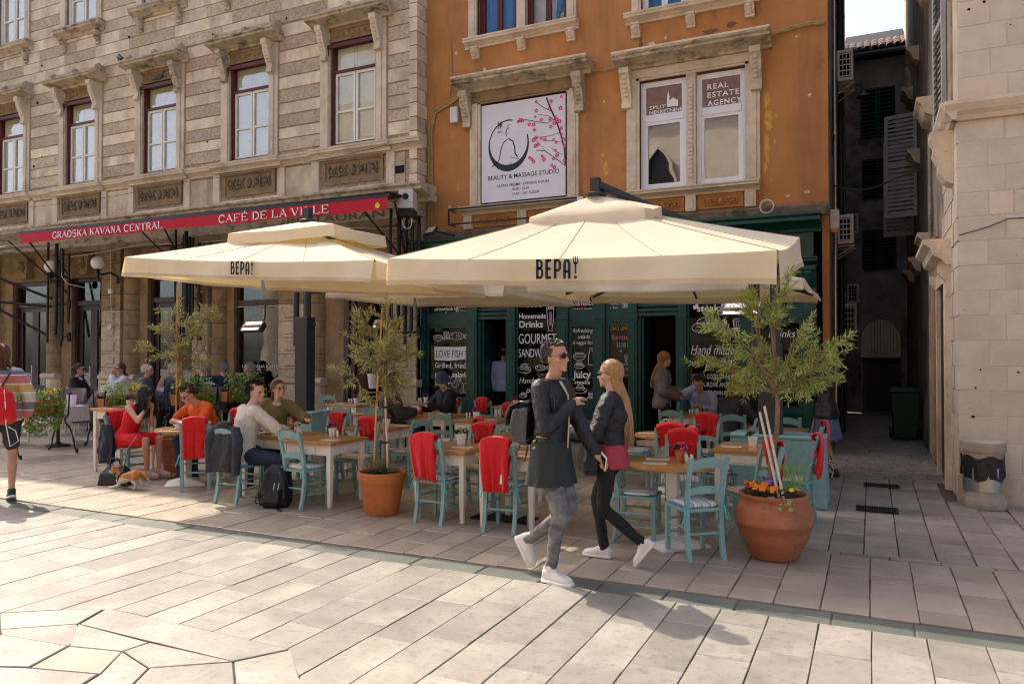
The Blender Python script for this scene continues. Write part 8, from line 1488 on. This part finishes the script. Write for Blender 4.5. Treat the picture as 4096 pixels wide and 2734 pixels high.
person('woman in a black quilted jacket and blue skirt standing at the alley corner', -.56, 10.9, 62, 1.64, True, 'fair', RH=(.06, .32, 1.12), LH=(-.1, .34, 1.15), lean=6, hp=10, top=(PUFFB, 1, -.13, .04, .50), skirt=(BLUESK, .34, .05), shoes=(cloth('grey moccasin', (.06, .05, .045)), False, BLK), hair_=('bob', HAIRC['ash'], .26, 220), vox=.013, seed=19, bulk=1.25, RF=(.10, -.06, .088), LF=(-.1, .10, .088))
# guests of the cafe on the left
for a in [dict(label='woman in a black blazer and sunglasses facing right at the left cafe', x=-15.25, y=10.5, rz=-62, fem=True, sk='tan', top=(BLK, 1, -.13, .025, .46), under=(WHT, .4, -.1, .012), hair_=('bun', HAIRC['dark'], .2, 200), glasses='sun', seed=31), dict(label='woman in a white jacket and sunglasses with both hands at her mouth', x=-14.95, y=11.35, rz=150, fem=True, sk='red', RH=(.04, .20, 1.12), LH=(-.05, .20, 1.10), top=(WHT, 1, -.13, .03, .48), under=(NAVYC, .8, -.1, .012), hair_=('bob', HAIRC['chestnut'], .16, 240), glasses='sun', seed=32, hy=25), dict(label='elderly man with cropped grey hair in a grey cardigan', x=-13.72, y=10.9, rz=-52, sk='red', top=(GRYC, 1, -.13, .03, .50), hair_=('balding', HAIRC['white'], .03, 200), seed=33, lean=10), dict(label='elderly man in a tan jacket behind the man in the cardigan', x=-14.15, y=12.0, rz=205, sk='red', top=(TANC, 1, -.13, .03, .50), hair_=('crop', HAIRC['grey'], .03, 200), seed=34, hy=-30), dict(label='white haired man in a navy jumper seen from behind the left olive tree', x=-13.15, y=11.15, rz=5, sk='fair', top=(NAVYC, 1, -.13, .03, .50), hair_=('short', HAIRC['white'], .05, 260), seed=35, lean=14), dict(label='balding man in a navy jacket and sunglasses, left of two with backs turned', x=-13.05, y=11.85, rz=28, sk='red', top=(NAVYC, 1, -.13, .035, .50), hair_=('crop', HAIRC['grey'], .02, 240), glasses='sun', seed=36, hy=35), dict(label='grey haired man in a dark blue jacket, right of two with backs turned', x=-12.82, y=12.2, rz=60, sk='red', top=(cloth('dark blue jacket', (.02, .03, .06)), 1, -.13, .035, .50), hair_=('short', HAIRC['grey'], .035, 260), glasses='sun', seed=37, hp=14), dict(label='grey haired man in black beside the cafe window', x=-12.45, y=12.62, rz=150, sk='red', top=(BLK, 1, -.13, .03, .50), hair_=('short', HAIRC['grey'], .045, 240), seed=38, hy=-40)]:
    d = dict(h=1.82, sit=.50, lean=6, legs=(BLACKJ, 1, .01), shoes=(SHOE, False, BLK), vox=.016); d.update(a); l, x, y, rz = (d.pop(k) for k in ('label', 'x', 'y', 'rz')); person(l, x, y, rz, **d)
# ---------------------------------------------------------------- dog, bags and coats
dg = thing('dog', 'small tan and white dog bowing on the paving beside a black carrier bag', 'dog', (-8.18, 6.28, 0), 188); dg.scale = (1.2, 1.2, 1.2); V = Vector
mt, tt, N, L = nodes('tan and white fur'); tc = N('TexCoord'); sp = N('SeparateXYZ'); L(tc.outputs['Object'], sp.inputs[0]); nz = noise(N, L, tc.outputs['Object'], 14, 3); ad = N('Math', operation='MULTIPLY_ADD'); ad.inputs[1].default_value = .09; L(nz, ad.inputs[0]); L(sp.outputs[2], ad.inputs[2]); cc = ramp(N, L, ad.outputs[0], .135, .16, (.62, .56, .48, 1), (.42, .17, .045, 1)); b_ = N('BsdfPrincipled'); L(cc, b_.inputs[0]); b_.inputs['Roughness'].default_value = .9; o_ = N('OutputMaterial'); L(b_.outputs[0], o_.inputs[0])
m = MB(); m.tube([(-.165, 0, .135), (-.13, 0, .15), (-.06, 0, .135), (.02, 0, .105), (.08, 0, .085), (.11, 0, .09)], [.035, .052, .046, .05, .052, .035], 12)
m.tube([(.09, 0, .10), (.13, -.01, .14), (.155, -.015, .17)], [.04, .032, .034], 10); m.ball((.165, -.015, .18), .042, 12, 8); m.tube([(.18, -.02, .175), (.215, -.025, .165), (.235, -.028, .160)], [.026, .017, .011], 10)
for s_ in (-1, 1):
    m.loft([[V((.15, -.015 + s_ * .03, .21)) + V((a, s_ * .02 * f, c)) for a, c in ((-.014, 0), (.014, 0), (0, .012))] for f in (0, 1)] + [[V((.145, -.015 + s_ * .075, .225 + .002 * i)) for i in range(3)]]); m.tube([(-.14, s_ * .035, .14), (-.11, s_ * .04, .085), (-.15, s_ * .042, .05), (-.135, s_ * .042, .012), (-.11, s_ * .042, .010)], [.036, .024, .013, .012, .010], 8); m.tube([(.07, s_ * .035, .09), (.06, s_ * .045, .04), (.13, s_ * .045, .014), (.19, s_ * .045, .012)], [.03, .018, .014, .011], 8)
m.tube([(-.19, 0, .16), (-.235, .0, .155), (-.27, .0, .10), (-.262, .0, .075)], [.016, .013, .010, .004], 8); remesh(m, 'body', mt, dg, .006, 2)
m = MB(); m.ball((.237, -.028, .163), .008, 6, 4); [m.ball((.195, -.018 + s_ * .022, .192), .006, 6, 4) for s_ in (-1, 1)]; m.build('nose_and_eyes', INK, dg); m = MB(); m.tube([(.055 + .01 * cos(a), .058 * cos(a), .092 + .058 * sin(a)) for a in [2 * pi * i / 16 for i in range(17)]], .010, 5, flat=.6); m.tube([(.115 + .02 * sin(a), .045 * cos(a), .118 + .04 * sin(a)) for a in [2 * pi * i / 16 for i in range(17)]], .008, 5); m.tube([(.05, -.05, .12), (.11, -.04, .14)], .01, 5); m.build('harness', BLACK, dg)
m = MB(); m.tube([(-8.26, 6.27, .15), (-8.45, 6.5, .45), (-8.55, 6.75, .62)], .006, 5); tag(m.build('dog_lead', BLACK), 'black lead rising from the small dog to the woman in red', 'lead')
t = thing('carrier_bag', 'black pet carrier bag with clipped handles beside the small dog', 'bag', (-8.55, 6.42, 0), 15); m = MB(); m.loft([[(a * w, b * d, z) for a, b in ((-1, -1), (1, -1), (1, 1), (-1, 1))] for w, d, z in ((.19, .12, 0), (.17, .10, .14), (.10, .03, .24))]); m.build('bag_body', cloth('black nylon', (.014, .014, .017), rough=.5), t, bevel=.01); m = MB(); m.tube([(-.08, -.03, .22), (-.05, -.04, .33), (.05, -.04, .33), (.08, -.03, .22)], .010, 6); m.build('handle', BLACK, t); m = MB(); m.box(-.03, .03, -.108, -.10, .16, .19); m.build('badge', STEEL, t)
def hung(name, label, cat, x, y, rz, m_, w, zt, zb, d, seed, arms=False, group=None):
    m = MB(); rr = []
    for k in range(9):
        f = k / 8; z = zt + (zb - zt) * f; ww = w * (.72 + .35 * sin(f * 2.2) if not arms else .80 + .28 * f ** .6); dd = d * (.5 + .7 * f)
        rr.append([(ww * cos(a) + .012 * sin(7 * a + seed) * f, dd * sin(a) + .022 * sin(5 * a + k * .4 + seed) * f, z + .02 * sin(3 * a) * f) for a in [2 * pi * i / 30 for i in range(30)]])
    m.loft(rr)
    if arms: [m.tube([(s_ * w * .75, 0, zt - .03), (s_ * w * 1.08, -.02, zt - .16), (s_ * w * 1.10, -.03, (zt + zb) / 2), (s_ * w * .98, -.035, zb - .02)], [.05, .058, .052, .045], 10) for s_ in (-1, 1)]; m.tube([(-w * .4, -.01, zt + .005), (0, -.02, zt + .022), (w * .4, -.01, zt + .005)], .035, 10)
    o = remesh(m, name, m_, None, .010, 2, .028); o.location = (x, y, 0); o.rotation_euler = (0, 0, R(rz)); return tag(o, label, cat, group)
hung('jacket', 'charcoal jacket hung over the chair of the man in the cream shirt', 'jacket', -6.36, 6.08, 0, cloth('charcoal cotton', (.035, .038, .048)), .19, .86, .36, .06, 2, True)
hung('jacket', 'navy rain jacket hanging behind the chair of the woman in red', 'jacket', -9.02, 6.62, 12, cloth('navy nylon', (.010, .013, .035), rough=.5), .11, .72, .22, .07, 4)
t = thing('rucksack', 'black rucksack standing on the paving beside the zigzag chair', 'rucksack', (-5.78, 6.24, 0), 20, 'rucksacks'); m = MB(); m.loft([[(a * w, b * d + yo, z) for a, b in ((-.8, -1), (.8, -1), (1, -.5), (1, .6), (.7, 1), (-.7, 1), (-1, .6), (-1, -.5))] for w, d, yo, z in ((.13, .08, 0, .0), (.15, .11, 0, .05), (.15, .11, .02, .22), (.13, .09, .05, .36), (.08, .05, .07, .44))]); m.loft([[(a * w, -.10 - d * (b > 0), z) for a, b in ((-1, 0), (1, 0), (.8, 1), (-.8, 1))] for w, d, z in ((.10, .05, .03), (.11, .07, .08), (.10, .04, .2))]); remesh(m, 'bag_body', cloth('black rucksack nylon', (.013, .013, .016), rough=.5), t, .010, 2, .015)
m = MB(); m.tube([(-.03, .08, .43), (-.03, .09, .48), (.03, .09, .48), (.03, .08, .43)], .008, 6); [m.tube([(s_ * .06, -.05, .42), (s_ * .13, -.12, .3), (s_ * .15, -.14, .12), (s_ * .14, -.08, .03)], .018, 6, flat=.4) for s_ in (-1, 1)]; m.tube([(.06, -.1, .02), (.10, -.2, .008), (.16, -.26, .006)], .018, 5, flat=.25); m.tube([(-.12, -.05, .1), (-.17, -.12, .15), (-.19, -.1, .06), (-.14, -.05, .02)], .014, 6, flat=.5); m.build('straps', BLACK, t); m = MB(); [m.tube([(x_, -.13, .20), (x_ + .01, -.12, .27)], .004, 4) for x_ in (.02, .07)]; m.build('reflective_tabs', UPVC, t)
m = MB(); m.loft([[(a * w, b * .09, z) for a, b in ((-1, -1), (1, -1), (1, 1), (-1, 1))] for w, z in ((.14, 0), (.16, .1), (.14, .28))]); o = m.build('tote_bag', mat('black and white print', (.03, .03, .03), .8, .1, 9, obj=True, dirt=[((.6, .58, .52), 24, .50, .53)]), bevel=.02); o.location = (-.62, 10.72, .0); o.rotation_euler = (0, 0, R(40)); tag(o, 'black and white patterned tote bag on the ground at the alley corner', 'bag')
